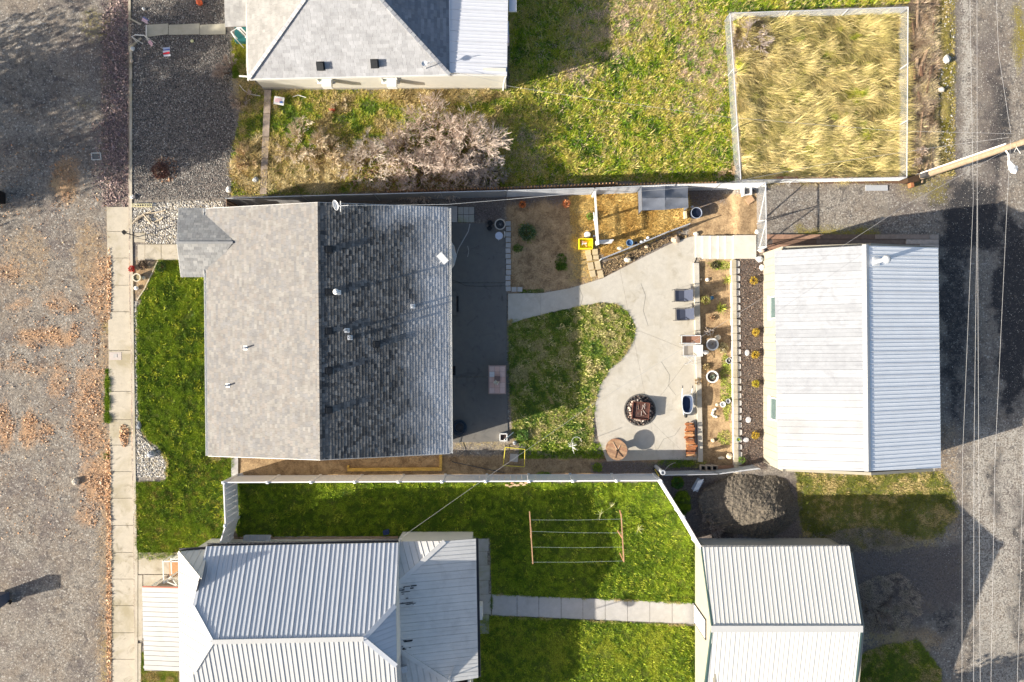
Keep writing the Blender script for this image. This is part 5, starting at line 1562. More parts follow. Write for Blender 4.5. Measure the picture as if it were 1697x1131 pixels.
q = P(991, 403, .8); MB().lathe((q.x, q.y, 0), [(.07, 0), (.07, .9), (.12, .92), (.02, 1.0)], 10).build('post', M_trim, lg)

# picket fence behind the screened fence
pf = T('picket_fence', 'old brown picket fence seen from above behind the screened fence', 'fence', G(1000, 318))
pts = [(640, 317), (845, 311), (950, 307.5), (1020, 303.5), (1026, 306), (1100, 305), (1190, 302)]
pick = None; acc = 0
hp = 1.2
for (a, b) in zip(pts[:-1], pts[1:]):
    L = math.hypot(b[0] - a[0], b[1] - a[1]); n = int(L / 5.5)
    pa, ta = fence_base(*a, hp); pb, tb = fence_base(*b, hp)
    d = (pb - pa).normalized(); rz = math.atan2(d.y, d.x)
    for zz in (.35, .95):
        MB().bar(pa + Vector((0, -.04, zz + pa.z * 0)), pb + Vector((0, -.04, zz)), .04, .09, (.6, .42, .3)).build('rail', M_wood, pf)
    for i in range(n):
        q = pa.lerp(pb, (i + .5) / n)
        if pick is None:
            mb = MB(); w, t = .1, .06
            for y0, y1 in ((-t / 2, t / 2),):
                o_ = [(-w / 2, 0), (w / 2, 0), (w / 2, hp - .12), (0, hp), (-w / 2, hp - .12)]
                vs = [(x, y0, z) for x, z in o_] + [(x, y1, z) for x, z in o_]
                mb.add(vs, [(0, 1, 2, 3, 4), (9, 8, 7, 6, 5)] + [(i_, i_ + 5, (i_ + 1) % 5 + 5, (i_ + 1) % 5) for i_ in range(5)], (1.5, 1.05, .68))
            pick = mb.mesh('picket', M_wood)
        inst('picket', pick, pf, q + Vector((0, .02, random.uniform(-.03, .01))), rz + random.uniform(-.06, .06))
# brick and timber edging under the enclosure
tb = T('timber_edging', 'dark timber edging with brick rubble along the lower side of the wire enclosure', 'edging', G(1390, 301))
for i in range(5):
    x0 = 1278 + i * 45
    MB().prism([P(x_, y_, .66) for x_, y_ in ((x0, 299), (x0 + 43, 299), (x0 + 43, 303.5), (x0, 303.5))], .45, .66, (.5, .35, .28)).build('timber', M_wood, tb)
    for j in range(7):
        MB().box(G(x0 + 3 + j * 6, 297 + random.uniform(-1, 1), .2), (.17, .1, .1), random.uniform(-.5, .5), random.choice([(1.6, 1.1, .9), (1.9, 1.6, 1.3), (1.2, .6, .5)])).build('brick', M_wood, tb)

# ================================================================== utility pole, wires
up = T('utility_pole', 'tall tan wooden utility pole leaning out of the frame at the upper right', 'utility pole', G(1517, 296))
p0 = G(1517, 296); p1 = P(1778, 208, 10.5)
pl_ = [p0.lerp(p1, t) for t in (0, .3, .6, 1)]
MB().tube(pl_, [.17, .155, .14, .12], 12, (1.02, .92, .80)).build('shaft', M_wood, up)
cond = MB(); off_ = Vector((-.09, .15, 0)); cond.tube([p0.lerp(p1, t) + off_ for t in (.02, .35, .66)], .035, 8); cond.build('conduit', M_trim, up)
mtl = MB(); c = p0.lerp(p1, .08) + Vector((-.14, -.06, 0)); mtl.box(c + Vector((0, 0, .3)), (.3, .22, .5)); mtl.build('meter_box', M_dark, up)
ma = T_ = None
arm0 = p0.lerp(p1, .64)
a1, a2 = P(1672, 268, 7.2), P(1677, 277, 7.25)
MB().tube([arm0, arm0.lerp(a1, .5) + Vector((0, 0, .12)), a1], .035, 8).build('lamp_arm', M_trim, up)
lh_ = MB(); dv = (a2 - a1).normalized()
lh_.tube([a1 - dv * .05, a1 + dv * .12, a1 + dv * .3, a1 + dv * .5, a1 + dv * .6], [.05, .1, .15, .14, .03], 12)
lho = lh_.build('lamp_head', M_whitep, up, smooth=True)
MB().box(a1 + dv * .36 + Vector((0, 0, .16)), (.12, .2, .02), R(-60)).build('photocell', M_galv, lho)
tr = MB(); c = p0.lerp(p1, .80) + Vector((.35, -.12, 0)); tr.lathe(c - Vector((0, 0, .5)), [(.27, 0), (.28, .05), (.28, .9), (.2, 1.0), (.05, 1.05)], 18)
tr.build('transformer', M_whitep, up)
ins_ = MB()
for k_ in range(5):
    c = p0.lerp(p1, .70 + .02 * k_); ins_.tube([c, c + Vector((random.uniform(-.3, .3), random.uniform(-.45, .3), .15))], .012, 5)
ins_.build('hardware', M_trim, up)
def wire(label, pts, r=.009, name='power_line', cat='power line', mat=None, sag=0.0, n=10):
    """pts: (px, py, z)"""
    w = [P(*q) for q in pts]; out = []
    for a, b in zip(w[:-1], w[1:]):
        for i in range(n):
            t = i / n; p = a.lerp(b, t); p.z -= sag * 4 * t * (1 - t); out.append(p)
    out.append(w[-1])
    return MB().tube(out, r, 5).build(name, mat or M_wirep, None, label=label, cat=cat)
M_wirep = plain('bright_wire', (.34, .34, .35), .6, .05, 5, 0)
wire('leftmost overhead line running the length of the alley', [(1601, -600, 8.6), (1606, -80, 8.6), (1613, 330, 8.5), (1595, 760, 8.6), (1594, 1200, 8.7), (1592, 1800, 8.6)], .006)
wire('overhead line just left of the middle of the alley', [(1617, -600, 8.8), (1619, -80, 8.8), (1619.5, 330, 8.7), (1614, 760, 8.8), (1613.5, 1200, 8.8), (1613, 1800, 8.8)], .0065)
wire('thin overhead line close beside the second line over the alley', [(1620, 330, 8.4), (1622, 760, 8.3), (1625, 1200, 8.4), (1629, 1800, 8.4)], .007)
wire('overhead line meeting the utility pole from the top edge', [(1640, -600, 9.0), (1648, -80, 9.0), (1655, 90, 8.9), (1675, 220, 9.0)], .006)
wire('overhead line leaving the utility pole toward the lower edge', [(1675, 232, 9.0), (1668, 360, 8.9), (1649, 760, 8.9), (1641, 1200, 9.0), (1634, 1800, 9.0)], .006)
wire('rightmost overhead line at the right border of the alley', [(1760, -600, 9.2), (1712, 500, 9.2), (1697, 730, 9.2), (1684, 1200, 9.2), (1670, 1800, 9.2)], .006)
wire('long service wire from the pole over the shed roof to the white metal roofed house', [(1676, 245, 7.6), (1500, 341, 6.6), (1222, 521, 5.3), (977, 674, 4.3), (783, 808, 3.6), (668, 889, 3.0)], .0055, 'service_wire', 'service wire')
wire('dashed looking service wire from the utility pole over the field to the grey shingled house', [(1680, 222, 8.4), (1480, 217, 6.9), (1210, 195, 5.4), (1000, 167, 4.4), (836, 142, 3.3)], .0055, 'service_wire', 'service wire')
wire('thin service wire from the utility pole along the lower side of the enclosure', [(1672, 228, 7.6), (1560, 243, 6.4), (1380, 270, 5.2), (1180, 308, 4.0), (1000, 322, 3.2)], .006, 'service_wire', 'service wire')
wire('thin service wire between the grey house lean-to and its corner', [(752, 120, 2.9), (800, 130, 2.7), (838, 137, 2.5)], .006, 'service_wire', 'service wire')

# ================================================================== patio furniture
def sling_chair(name, label, px, py, col, frame=M_dark, group='reclining patio chairs along the bed kerb', sc=1.0, mirror=1):
    t = T(name, label, 'chair', (0, 0, 0), group)
    def B(x0, x1, y0, y1, z0, z1): return None
    W = .58 * sc
    seat = MB(); back = MB(); fr = MB()
    # faces west (-x): seat from x -.5 to 0, back rises to +x
    s = [(-.52, .42), (-.3, .36), (0, .34)]
    vs = []
    for x, z in s: vs += [(x, -W / 2, z), (x, W / 2, z)]
    seat.add(vs, [(0, 2, 3, 1), (2, 4, 5, 3)], col)
    bk = [(0, .34), (.18, .66), (.3, .98)]
    vs = []
    for x, z in bk: vs += [(x, -W / 2, z), (x, W / 2, z)]
    back.add(vs, [(0, 2, 3, 1), (2, 4, 5, 3)], tuple(c * 1.1 for c in col))
    seat.build('seat', M_fabric, t); back.build('backrest', M_fabric, t)
    for sg in (-1, 1):
        y = sg * (W / 2 + .03)
        f = MB(); f.tube([(-.58, y, .0), (-.56, y, .42), (0, y, .35), (.32, y, 1.0)], .016, 6); f.build('side_frame', frame, t)
        a = MB(); a.bar((-.5, y, .6), (.16, y, .62), .05, .025); a.tube([(-.5, y, .42), (-.5, y, .6)], .014, 6); a.build('armrest', frame, t)
        l = MB(); l.tube([(-.02, y, .35), (.12, y, 0)], .015, 6); l.build('leg', frame, t)
    x = MB(); x.tube([(.32, -W / 2 - .03, 1.0), (.32, W / 2 + .03, 1.0)], .016, 6); x.tube([(-.56, -W / 2 - .03, .42), (-.56, W / 2 + .03, .42)], .016, 6); x.build('cross_bar', frame, t)
    t.location = G(px, py, .045); t.rotation_euler = (0, 0, 0)
    return t
ch = sling_chair('patio_chair', 'dark blue sling patio chair nearest the garden steps', 1131, 491, (.055, .065, .10))
copy_tree(ch, None, G(1133, 521.5, .045), .03, 'second dark blue sling patio chair, just below the one nearest the steps')
ch3 = sling_chair('patio_chair', 'brown webbed patio chair with pale frame between the blue pair and the beige chair', 1143, 563, (.12, .065, .045), M_galv, sc=.62)
ch4 = sling_chair('patio_chair', 'beige padded patio chair below the brown webbed chair', 1146, 581, (.4, .36, .31), M_galv, sc=.9)
ft = T('folding_stand', 'folded thin metal stand with crossed legs below the beige patio chair', 'stand', G(1145, 598))
f = MB(); f.tube([P(1138, 592, .6), P(1151, 592, .6), P(1151, 605, .6), P(1145, 598, .6), P(1138, 592, .6)], .012, 5); f.tube([P(1138, 604, .6), P(1151, 592, .6)], .012, 5); f.build('frame', M_galv, ft)
f = MB()
for a_ in ((1138, 592), (1151, 592), (1151, 605), (1138, 604)): q = P(*a_, .6); f.tube([q, (q.x, q.y, .04)], .011, 5)
f.build('legs', M_galv, ft)

wb = T('wheelbarrow', 'grey wheelbarrow with dark blue wet tray on the right side of the patio', 'wheelbarrow', G(1139, 670, .04))
def tray(c, w, l, z0, z1, n=20):
    prof = []
    for k in range(n):
        t = 2 * PI * k / n
        x = math.copysign(abs(math.cos(t)) ** .5, math.cos(t)) * w / 2; y = math.copysign(abs(math.sin(t)) ** .6, math.sin(t)) * l / 2
        if y < 0: x *= 1 - .25 * (-y / (l / 2)) ** 2
        prof.append((x, y))
    return prof
c = P(1139, 670, .55); pr = tray(c, .55, .92, 0, 0)
m = MB(); n_ = len(pr)
rings = [(1.08, .60, -.0), (1.12, .585, 0), (.7, .3, 0)]
vs = []
for s_, z_, _ in ((1.10, .585, 0), (.72, .30, 0)): vs += [(c.x + x * s_, c.y + y * s_, z_) for x, y in pr]
m.add(vs, [(i, (i + 1) % n_, n_ + (i + 1) % n_, n_ + i) for i in range(n_)][::-1] + [tuple(range(2 * n_ - 1, n_ - 1, -1))], (.5, .52, .56))
vs = []
for s_, z_ in ((1.14, .60), (1.0, .605), (.62, .36)): vs += [(c.x + x * s_, c.y + y * s_, z_) for x, y in pr]
m.add(vs, [(k * n_ + i, k * n_ + (i + 1) % n_, (k + 1) * n_ + (i + 1) % n_, (k + 1) * n_ + i) for k in (0,) for i in range(n_)], (.55, .58, .62))
m.add(vs[n_:], [(i, (i + 1) % n_, n_ + (i + 1) % n_, n_ + i) for i in range(n_)] + [tuple(range(n_, 2 * n_))], (.045, .065, .12))
m.build('tray', M_paint, wb)
for sg in (-1, 1):
    MB().tube([(c.x + sg * .1, c.y - .62, .2), (c.x + sg * .24, c.y + .3, .33), (c.x + sg * .27, c.y + .92, .62)], .02, 6).build('handle', M_trim, wb)
    MB().tube([(c.x + sg * .27, c.y + .85, .6), (c.x + sg * .27, c.y + 1.0, .64)], .026, 6, (.1, .1, .12)).build('grip', M_dark, wb)
    MB().tube([(c.x + sg * .22, c.y + .3, .33), (c.x + sg * .24, c.y + .36, .05)], .016, 6).build('leg', M_galv, wb)
wh = MB(); wh.tube([(c.x - .05, c.y - .58, .24), (c.x + .05, c.y - .58, .24)], [.19, .19], 16); wh.build('wheel', M_black, wb)

fpit = T('fire_pit', 'round fire pit ring of dark gravel and burnt rocks set in the patio', 'fire pit', G(1060, 680, .04))
c = G(1060, 680)
ringm = MB(); ringm.lathe((c.x, c.y, .03), [(.88, 0), (.88, .05), (.82, .06), (.82, .01)], 40, cap0=False, cap1=False); ringm.build('rim', M_conc_dark, fpit)
MB().lathe((c.x, c.y, .045), [(.83, 0), (.6, .015), (.01, .02)], 32, cap0=False).build('ash_bed', plain('charcoal_ash', (.07, .055, .05), .95, .5, 12, .8, dirt=(.4, .32, .26), dirt_amt=.6), fpit)
rs = MB()
for k_ in range(210):
    a_ = random.uniform(0, 2 * PI); r_ = .83 * math.sqrt(random.uniform(.35, .97)); s_ = random.uniform(.025, .06)
    rs.blob((c.x + r_ * math.cos(a_), c.y + r_ * math.sin(a_), .08), (s_, s_ * .8, s_ * .7), k_, 6, 3, .2, random.choice([(.05, .05, .055), (.09, .085, .085), (.14, .13, .12), (.05, .045, .045), (.34, .24, .19)]))
rs.build('gravel', M_paint, fpit, kind='stuff')
for k_ in range(26):
    a_ = PI * .55 + k_ / 26 * PI * 1.5 + random.uniform(-.1, .1); r_ = random.uniform(.5, .62); s_ = random.uniform(.05, .11)
    MB().blob((c.x + r_ * math.cos(a_), c.y + r_ * math.sin(a_), .1), (s_, s_ * .7, s_ * .6), k_ + 900, 7, 4, .25, random.choice([(.6, .5, .42), (.42, .3, .24), (.7, .62, .55), (.3, .24, .2)])).build('rock', M_paint, fpit)
bz = T('brazier', 'square rusty steel fire tray standing in the round fire pit', 'brazier', (c.x, c.y, .1))
rz = R(-5); cz = P(1062, 681, .4)
tp_ = MB(); tp_.box((cz.x, cz.y, .35), (.9, .9, .02), rz); tp_.build('tray_floor', M_rust, bz)
for k_ in range(4):
    a_ = rz + k_ * PI / 2
    MB().box((cz.x + .45 * math.cos(a_), cz.y + .45 * math.sin(a_), .38), (.035, .93, .11), a_).build('tray_side', plain('dark_rust', (.13, .05, .035), .8, .35, 8), bz)
    b_ = a_ + PI / 4
    MB().box((cz.x + .56 * math.cos(b_), cz.y + .56 * math.sin(b_), .19), (.04, .04, .3), rz).build('leg', M_rust, bz)
tw = MB()
for k_ in range(16):
    a_ = random.uniform(0, PI); x_, y_ = random.uniform(-.25, .25), random.uniform(-.3, .3)
    p = Vector((cz.x + x_, cz.y + y_, .38)); d_ = Vector((math.cos(a_), math.sin(a_), random.uniform(-.1, .1))) * random.uniform(.06, .2)
    tw.tube([p - d_, p + d_], .014, 5, random.choice([(.3, .2, .15), (.5, .42, .38), (.1, .08, .08)]))
tw.build('ashes', M_paint, bz)

sp = T('cable_spool_table', 'round wooden cable spool table at the lower left corner of the patio', 'table', G(1022, 746, .04))
cs = P(1023, 746.5, .7)
sc_ = [(1.15, .85, .62), (1.3, .95, .7), (1.0, .72, .55), (1.4, 1.05, .78), (1.2, .8, .6)]
def plank_disc(root, z, r, rz, n=7, name='board'):
    for i in range(n):
        x0, x1 = -r + 2 * r * i / n + .004, -r + 2 * r * (i + 1) / n - .004
        pts = []
        k = 6
        for j in range(k + 1):
            x = x0 + (x1 - x0) * j / k; pts.append((x, math.sqrt(max(0, r * r - x * x))))
        poly = pts + [(x, -y) for x, y in reversed(pts)]
        poly = [(cs.x + x * math.cos(rz) - y * math.sin(rz), cs.y + x * math.sin(rz) + y * math.cos(rz)) for x, y in poly]
        pp = []
        for q in poly:
            if not pp or math.hypot(q[0] - pp[-1][0], q[1] - pp[-1][1]) > .002: pp.append(q)
        MB().prism(pp, z - .04, z + random.uniform(-.003, .003), sc_[i % 5]).build(name, M_wood, root)
plank_disc(sp, .70, .54, R(70)); plank_disc(sp, .07 + .04, .54, R(70), 5)
MB().lathe((cs.x, cs.y, .11), [(.2, 0), (.2, .55)], 18, (.9, .7, .5)).build('drum', M_wood, sp)
cr = MB()
for a_, l_, cc in ((R(118), .5, (2.0, 1.7, 1.4)), (R(-52), .45, (.35, .25, .2)), (R(-105), .42, (.4, .25, .2)), (R(60), .3, (2.0, 1.8, 1.5))):
    p = Vector((cs.x, cs.y, .71)); q = p + Vector((math.cos(a_) * l_, math.sin(a_) * l_, 0)); cr.bar(p + Vector((0, 0, .012)), q + Vector((0, 0, .012)), .035, .014, cc)
cr.build('slats', M_wood, sp)
MB().lathe((cs.x, cs.y, .715), [(.06, 0), (.06, .012)], 12, (.1, .08, .06)).build('centre_hole', M_wood, sp)

fwd = T('firewood_stack', 'stack of split orange brown firewood at the lower right of the patio', 'firewood', G(1143, 729, .04))
for k_ in range(30):
    yy = 703 + (k_ % 15) * 3.7; lay = k_ // 15
    p = P(1143.5 + random.uniform(-2, 2) + (3 if yy > 735 else 0), yy, .3 + lay * .1)
    a_ = random.uniform(-.12, .12); L_ = random.uniform(.38, .54)
    z_ = .1 + .1 * lay + (.08 if k_ % 3 else 0)
    d_ = Vector((math.cos(a_) * L_ / 2, math.sin(a_) * L_ / 2, 0)); w_ = Vector((0, 1, 0)) * .055
    b_ = Vector((p.x, p.y, z_ + .12)); u_ = Vector((0, 0, .1))
    vs = [b_ - d_ - w_, b_ + d_ - w_, b_ + d_ + w_, b_ - d_ + w_, b_ - d_ - u_, b_ + d_ - u_]
    MB().add(vs, [(0, 1, 2, 3), (4, 5, 1, 0), (3, 2, 5, 4), (0, 3, 4), (1, 5, 2)], random.choice([(1.5, .8, .4), (1.2, .55, .28), (.8, .38, .22), (1.9, 1.25, .75), (.5, .25, .17)])).build('log', M_wood, fwd)
for s_ in (-1, 1):
    p = G(1143 + s_ * 6, 729, .1); MB().bar(p + Vector((0, .95, 0)), p - Vector((0, .95, 0)), .05, .05, (.6, .4, .3)).build('rack_rail', M_wood, fwd)

# ================================================================== things in the beds
def pot(name, label, px, py, r, h, col, rim, soil=(.08, .06, .05), cat='pot', plant=None, mat=None, group=None):
    c = G(px, py); t = T(name, label, cat, c, group)
    m_ = MB(); m_.lathe(c, [(r * .68, 0), (r * .95, h * .9), (r, h), (r - rim, h), (r - rim * 1.2, h - .06)], 22, col, cap1=False); m_.build('shell', mat or M_paint, t)
    MB().lathe(c + Vector((0, 0, h - .07)), [(r - rim * 1.1, 0), (.02, .01)], 18, soil, cap0=False).build('soil', M_paint, t)
    if plant: plant(c + Vector((0, 0, h - .06)), t)
    return t
def sprig(n, L, w, cols, spread=1.0):
    def f(c, t):
        mb = MB()
        for k in range(n):
            a = random.uniform(0, 2 * PI); e = random.uniform(.2, 1.3) * spread; l = L * random.uniform(.5, 1)
            d = Vector((math.cos(a) * math.sin(e), math.sin(a) * math.sin(e), math.cos(e))) * l; s = Vector((-math.sin(a), math.cos(a), 0)) * w / 2
            mb.add([c - s, c + s, c + d * .6 + s * .8, c + d, c + d * .6 - s * .8], [(0, 1, 2, 3, 4)], random.choice(cols))
        mb.build('leaves', LEAF, t, kind=None)
    return f
WH = (.78, .78, .76)
pot('planter', 'large white round planter beside the driftwood in the planted bed', 1177, 571, .34, .42, WH, .07, (.3, .27, .25), 'planter', sprig(24, .18, .05, [(.3, .28, .26), (.5, .45, .4), (.2, .2, .16)]))
pot('planter', 'white round planter filled with a grey green succulent, lower of the two large white planters', 1177, 624, .34, .42, WH, .07, (.1, .08, .06), 'planter', sprig(46, .22, .06, [(.22, .28, .2), (.32, .36, .3), (.15, .2, .14)]))
pot('flower_pot', 'small grey and white pot tilted near the retaining wall', 1206, 598, .17, .26, (.45, .47, .48), .03, plant=sprig(12, .12, .03, [(.4, .42, .42), (.7, .7, .68)]))
pot('flower_pot', 'round white pot at the middle of the lower planted bed', 1196, 670, .16, .22, WH, .05, (.7, .68, .64))
pot('flower_pot', 'small grey pot above right of the round white pot', 1205, 664.5, .13, .2, (.5, .5, .52), .03, (.3, .3, .3))
pot('flower_pot', 'small teal pot sitting on the retaining wall near its lower end', 1222, 728, .12, .18, (.25, .38, .36), .03, plant=sprig(20, .2, .03, [G3, G4]))
pot('planter_pot', 'cream urn with a handle beside the sidewalk flower bed', 231, 461, .23, .3, (.68, .62, .48), .05, (.32, .27, .15), 'pot')
pot('barrel_planter', 'half barrel planter with a pale rim at the upper corner of the dark patio', 829, 374, .3, .4, (.52, .47, .4), .05, (.03, .035, .04), 'planter', sprig(14, .2, .02, [(.15, .16, .17), (.3, .3, .3)]))
pot('black_pot', 'black nursery pot, upper of the two beside the half barrel', 812.5, 371, .16, .22, (.05, .05, .055), .02, (.02, .02, .02))
pot('black_pot', 'black nursery pot, lower of the two beside the half barrel', 811.5, 379.5, .15, .22, (.06, .06, .065), .02, (.02, .02, .02))
pot('blue_bucket', 'blue bucket with a pale rim in the corner of the straw run', 1042, 404, .19, .3, (.16, .27, .42), .035, (.06, .14, .3), 'bucket')
pot('small_blue_pot', 'tiny dark pot to the right of the blue bucket', 1053, 403.5, .08, .16, (.1, .15, .25), .02, (.03, .03, .06), 'pot')
c = G(1150, 356); wt = T('water_barrel', 'round black water barrel full of dark water beside the grey canopy', 'barrel', c)
MB().lathe(c, [(.24, 0), (.28, .5), (.29, .52), (.26, .52), (.25, .42)], 24, (.03, .035, .06), cap1=False).build('shell', M_paint, wt)
wm_ = plain('dark_water', (.015, .02, .04), .06, .1, 5, .02, spec=.8); MB().lathe(c + Vector((0, 0, .43)), [(.25, 0), (.02, .001)], 20, cap0=False).build('water', wm_, wt)
MB().lathe(c, [(.29, .515), (.305, .54), (.28, .545), (.27, .52)], 24, (.35, .4, .5), cap0=False, cap1=False).build('rim', M_paint, wt)

def rock(label, px, py, rx, ry, rz_, col, seed, cat='rock', name='rock', dz=0):
    c = G(px, py, rz_ * .5 + dz)
    return MB().blob(c, (rx, ry, rz_), seed, 10, 6, .14, col).build(name, M_paint if False else M_rock, None, label=label, cat=cat)
M_rock = plain('rock_surface', (1, 1, 1), .9, .22, 7, .5, fine=30, attr=True)
rock('white rock near the top of the planted bed', 1172, 464, .11, .1, .09, (.8, .77, .7), 1)
rock('small tan rock left of the white rock in the planted bed', 1161, 463.5, .07, .06, .05, (.6, .5, .36), 2)
rock('cream rock right above the driftwood planter', 1189, 560, .16, .15, .14, (.75, .66, .52), 3)
rock('elongated white rock left below the large white planter', 1169, 584, .18, .12, .12, (.82, .81, .78), 4)
rock('white rock at the kerb between the two large planters', 1160.5, 608, .08, .12, .1, (.78, .75, .7), 5)
rock('small tan rock left of the round white pot', 1188, 671, .09, .09, .07, (.66, .55, .4), 6)
rock('tan rock in the lower planted bed', 1181, 730, .11, .12, .1, (.68, .54, .38), 7)
rock('large tan rock in the lower right corner of the planted bed', 1208, 756, .18, .17, .16, (.66, .55, .4), 8)
rock('curved pale rock left of the large tan rock', 1195, 759, .2, .09, .08, (.75, .66, .52), 9)
for i_, (x_, y_) in enumerate(((1182, 680), (1181, 684), (1185, 678), (1183, 690), (1187, 691), (1180, 687))):
    o = rock('white cobble in the small heap in the middle of the lower planted bed', x_, y_, .08, .07, .07, (.75, .72, .62), 20 + i_, name='cobble'); o['group'] = 'heap of white cobbles'
rock('big tan boulder on the slope beside the diagonal wire fence', 1119, 398, .24, .19, .16, (.55, .43, .32), 31, name='boulder')
rock('pale boulder in the middle of the slope above the curved path', 1040, 431, .2, .15, .14, (.68, .6, .46), 32, name='boulder')
rock('small pale rock between the two boulders on the slope', 1071, 409, .13, .1, .1, (.55, .45, .33), 33, name='rock')
rock('pale flat stone left of the blue bucket', 1027, 412, .18, .11, .08, (.66, .6, .48), 34)
rock('pale stone at the top corner of the garden steps', 1153, 388, .15, .12, .12, (.66, .6, .5), 35)
rock('white stone by the wire gate above the garden steps', 1254, 385, .12, .13, .12, (.78, .76, .7), 36)
rock('pinkish rock at the foot of the wire gate', 1261, 415, .18, .16, .14, (.6, .45, .38), 37)
rock('grey boulder between the wire gate and the long shed', 1258, 430, .2, .18, .17, (.5, .53, .55), 38, name='boulder')
rock('white rock against the corner of the long shed', 1262, 444, .13, .17, .14, (.8, .79, .77), 39)
rock('dark boulder with a pale side in the rock bed at the front lawn corner', 253, 752, .24, .2, .22, (.3, .32, .36), 40, name='boulder')
rock('dark grey rock at the edge of the front lawn above the rock bed', 232, 705, .12, .22, .14, (.22, .24, .27), 41)
rock('white rock at the street side corner of the gravel yard near the white rail', 221, 82, .12, .12, .11, (.55, .57, .58), 42)
rock('tan rock at the left edge of the gravel yard', 219, 102, .09, .1, .09, (.5, .42, .34), 43)
rock('white boulder at the lower left corner of the gravel yard', 221, 327, .14, .12, .12, (.62, .6, .56), 44, name='boulder')
rock('white rock beside the dry grass at the end of the gravel yard', 380, 315, .16, .17, .12, (.72, .7, .66), 45)
rock('grey block rock in the dry grass left of the plank path', 425, 299, .2, .17, .16, (.45, .46, .46), 46)
rock('white ball on the gravel near the top edge', 239, 16, .08, .08, .1, (.75, .75, .75), 47, 'garden ball', 'garden_ball')
rock('white rubble rock on the alley verge beside the enclosure', 1567, 100, .2, .24, .16, (.72, .68, .62), 48)
rock('pale rubble rock lower on the alley verge', 1558, 150, .2, .14, .14, (.68, .63, .56), 49)
rock('pale rock at the side of the street with a dark shadow', 127, 798, .18, .2, .16, (.5, .45, .38), 50)
for i_, (x_, y_, r1, r2, lb) in enumerate(((1238, 585, .12, .17, 'oval pale stepping stone beside the third yellow shrub'), (1240, 696, .14, .17, 'grey flat stepping stone above the lowest yellow shrub'), (1236, 729, .16, .13, 'round flat stepping stone beside the lowest yellow shrub'))):
    MB().lathe(G(x_, y_, .0), [(1.0, 0), (1.0, .04), (.9, .055), (.02, .06)], 18, (.5, .5, .53), sx=r1, sy=r2).build('stepping_stone', M_rock, None, label=lb, cat='stepping stone')

def shrub(name, label, px, py, r, cols, n=420, cat='shrub', h=1.0, leaf=.05, group=None, core=True):
    """rounded small shrub: stems and leaf-sized faces through the crown"""
    c = G(px, py); t = T(name, label, cat, c, group)
    st_ = MB()
    for k in range(9):
        a = random.uniform(0, 2 * PI); q = c + Vector((math.cos(a) * r * .6, math.sin(a) * r * .6, r * h * random.uniform(.8, 1.4)))
        st_.tube([c, (c + q) / 2 + Vector((0, 0, .05)), q], [.012, .009, .004], 4, (.16, .1, .06))
    st_.build('stems', LEAF, t)
    lf = MB()
    for k in range(n):
        u = Vector((random.gauss(0, 1), random.gauss(0, 1), random.gauss(0, .8))).normalized() * (random.uniform(.45, 1) ** .5) * r * random.uniform(.8, 1.12)
        p = c + Vector((u.x, u.y, r * h * .8 + u.z * h * .8))
        if p.z < c.z + .02: p.z = c.z + .02
        d = Vector((random.gauss(0, 1), random.gauss(0, 1), random.gauss(.5, .8))).normalized(); e = d.cross(Vector((random.random(), random.random(), .3))).normalized()
        l = leaf * random.uniform(.6, 1.3); w = l * .35
        cc = random.choice(cols); kk = random.uniform(.7, 1.25)
        lf.add([p - e * w, p + d * l, p + e * w, p - d * l * .3], [(0, 1, 2, 3)], tuple(v * kk for v in cc))
    lf.build('foliage', LEAF, t)
    return t
YS = [(.62, .42, .03), (.5, .36, .04), (.72, .5, .06), (.4, .32, .05)]
for i_, (x_, y_, nm) in enumerate(((1247, 466, 'topmost yellow round shrub beside the long shed'), (1250.5, 551, 'second yellow round shrub from the top beside the long shed'), (1250, 588, 'middle yellow round shrub of the mulch bed'), (1250.5, 636, 'bright yellow green round shrub, fourth from the top of the mulch bed'), (1250, 721, 'lowest yellow round shrub beside the long shed'))):
    cols = YS if i_ != 3 else [(.6, .5, .03), (.45, .45, .05), (.7, .56, .05)]
    shrub('yellow_shrub', nm, x_, y_, .22, cols, 460, group='yellow shrubs in the mulch bed', leaf=.045)
shrub('yellow_green_shrub', 'round yellow green shrub near the upper kerb of the planted bed', 1168, 498, .28, [(.4, .38, .1), (.52, .46, .16), (.3, .32, .08)], 520, leaf=.05)
shrub('orange_shrub', 'small orange shrub by the screened fence, left of the pair', 866, 340, .2, [(.72, .2, .05), (.6, .15, .04), (.78, .3, .1)], 420, h=1.2, group='orange shrubs in the dirt yard')
shrub('orange_shrub', 'larger orange shrub by the screened fence, right of the pair', 938, 339, .24, [(.78, .3, .12), (.7, .22, .07), (.8, .42, .2)], 520, h=1.2, group='orange shrubs in the dirt yard')
shrub('green_shrub', 'broad dark green shrub in the middle of the dirt yard', 873, 386, .5, [(.06, .13, .05), (.1, .2, .08), (.04, .09, .03), (.22, .28, .2)], 1300, h=.5, leaf=.06)
shrub('green_shrub', 'small bright green plant beside the white timber rail', 977, 360, .22, [(.14, .35, .03), (.25, .45, .06), (.08, .2, .03)], 320, h=1.1)
shrub('red_flowers', 'cluster of bright red flowers at the edge of the sidewalk', 220, 446, .18, [(.75, .03, .03), (.6, .02, .02), (.8, .12, .06)], 260, 'flowers', h=.8)
shrub('dark_bush', 'dark purple brown low bush beside the front walk', 239, 440, .28, [(.09, .05, .05), (.13, .08, .07), (.06, .07, .03)], 420, h=.6)
shrub('green_bush', 'dark green rounded bush at the top corner of the front lawn', 270, 443, .3, [(.04, .08, .02), (.08, .14, .03)], 520, h=.8)
shrub('brown_bush', 'small brown dried bush on the kerb of the planted bed', 1156, 632, .22, [(.35, .22, .09), (.45, .3, .13), (.28, .18, .08)], 300, h=.9)
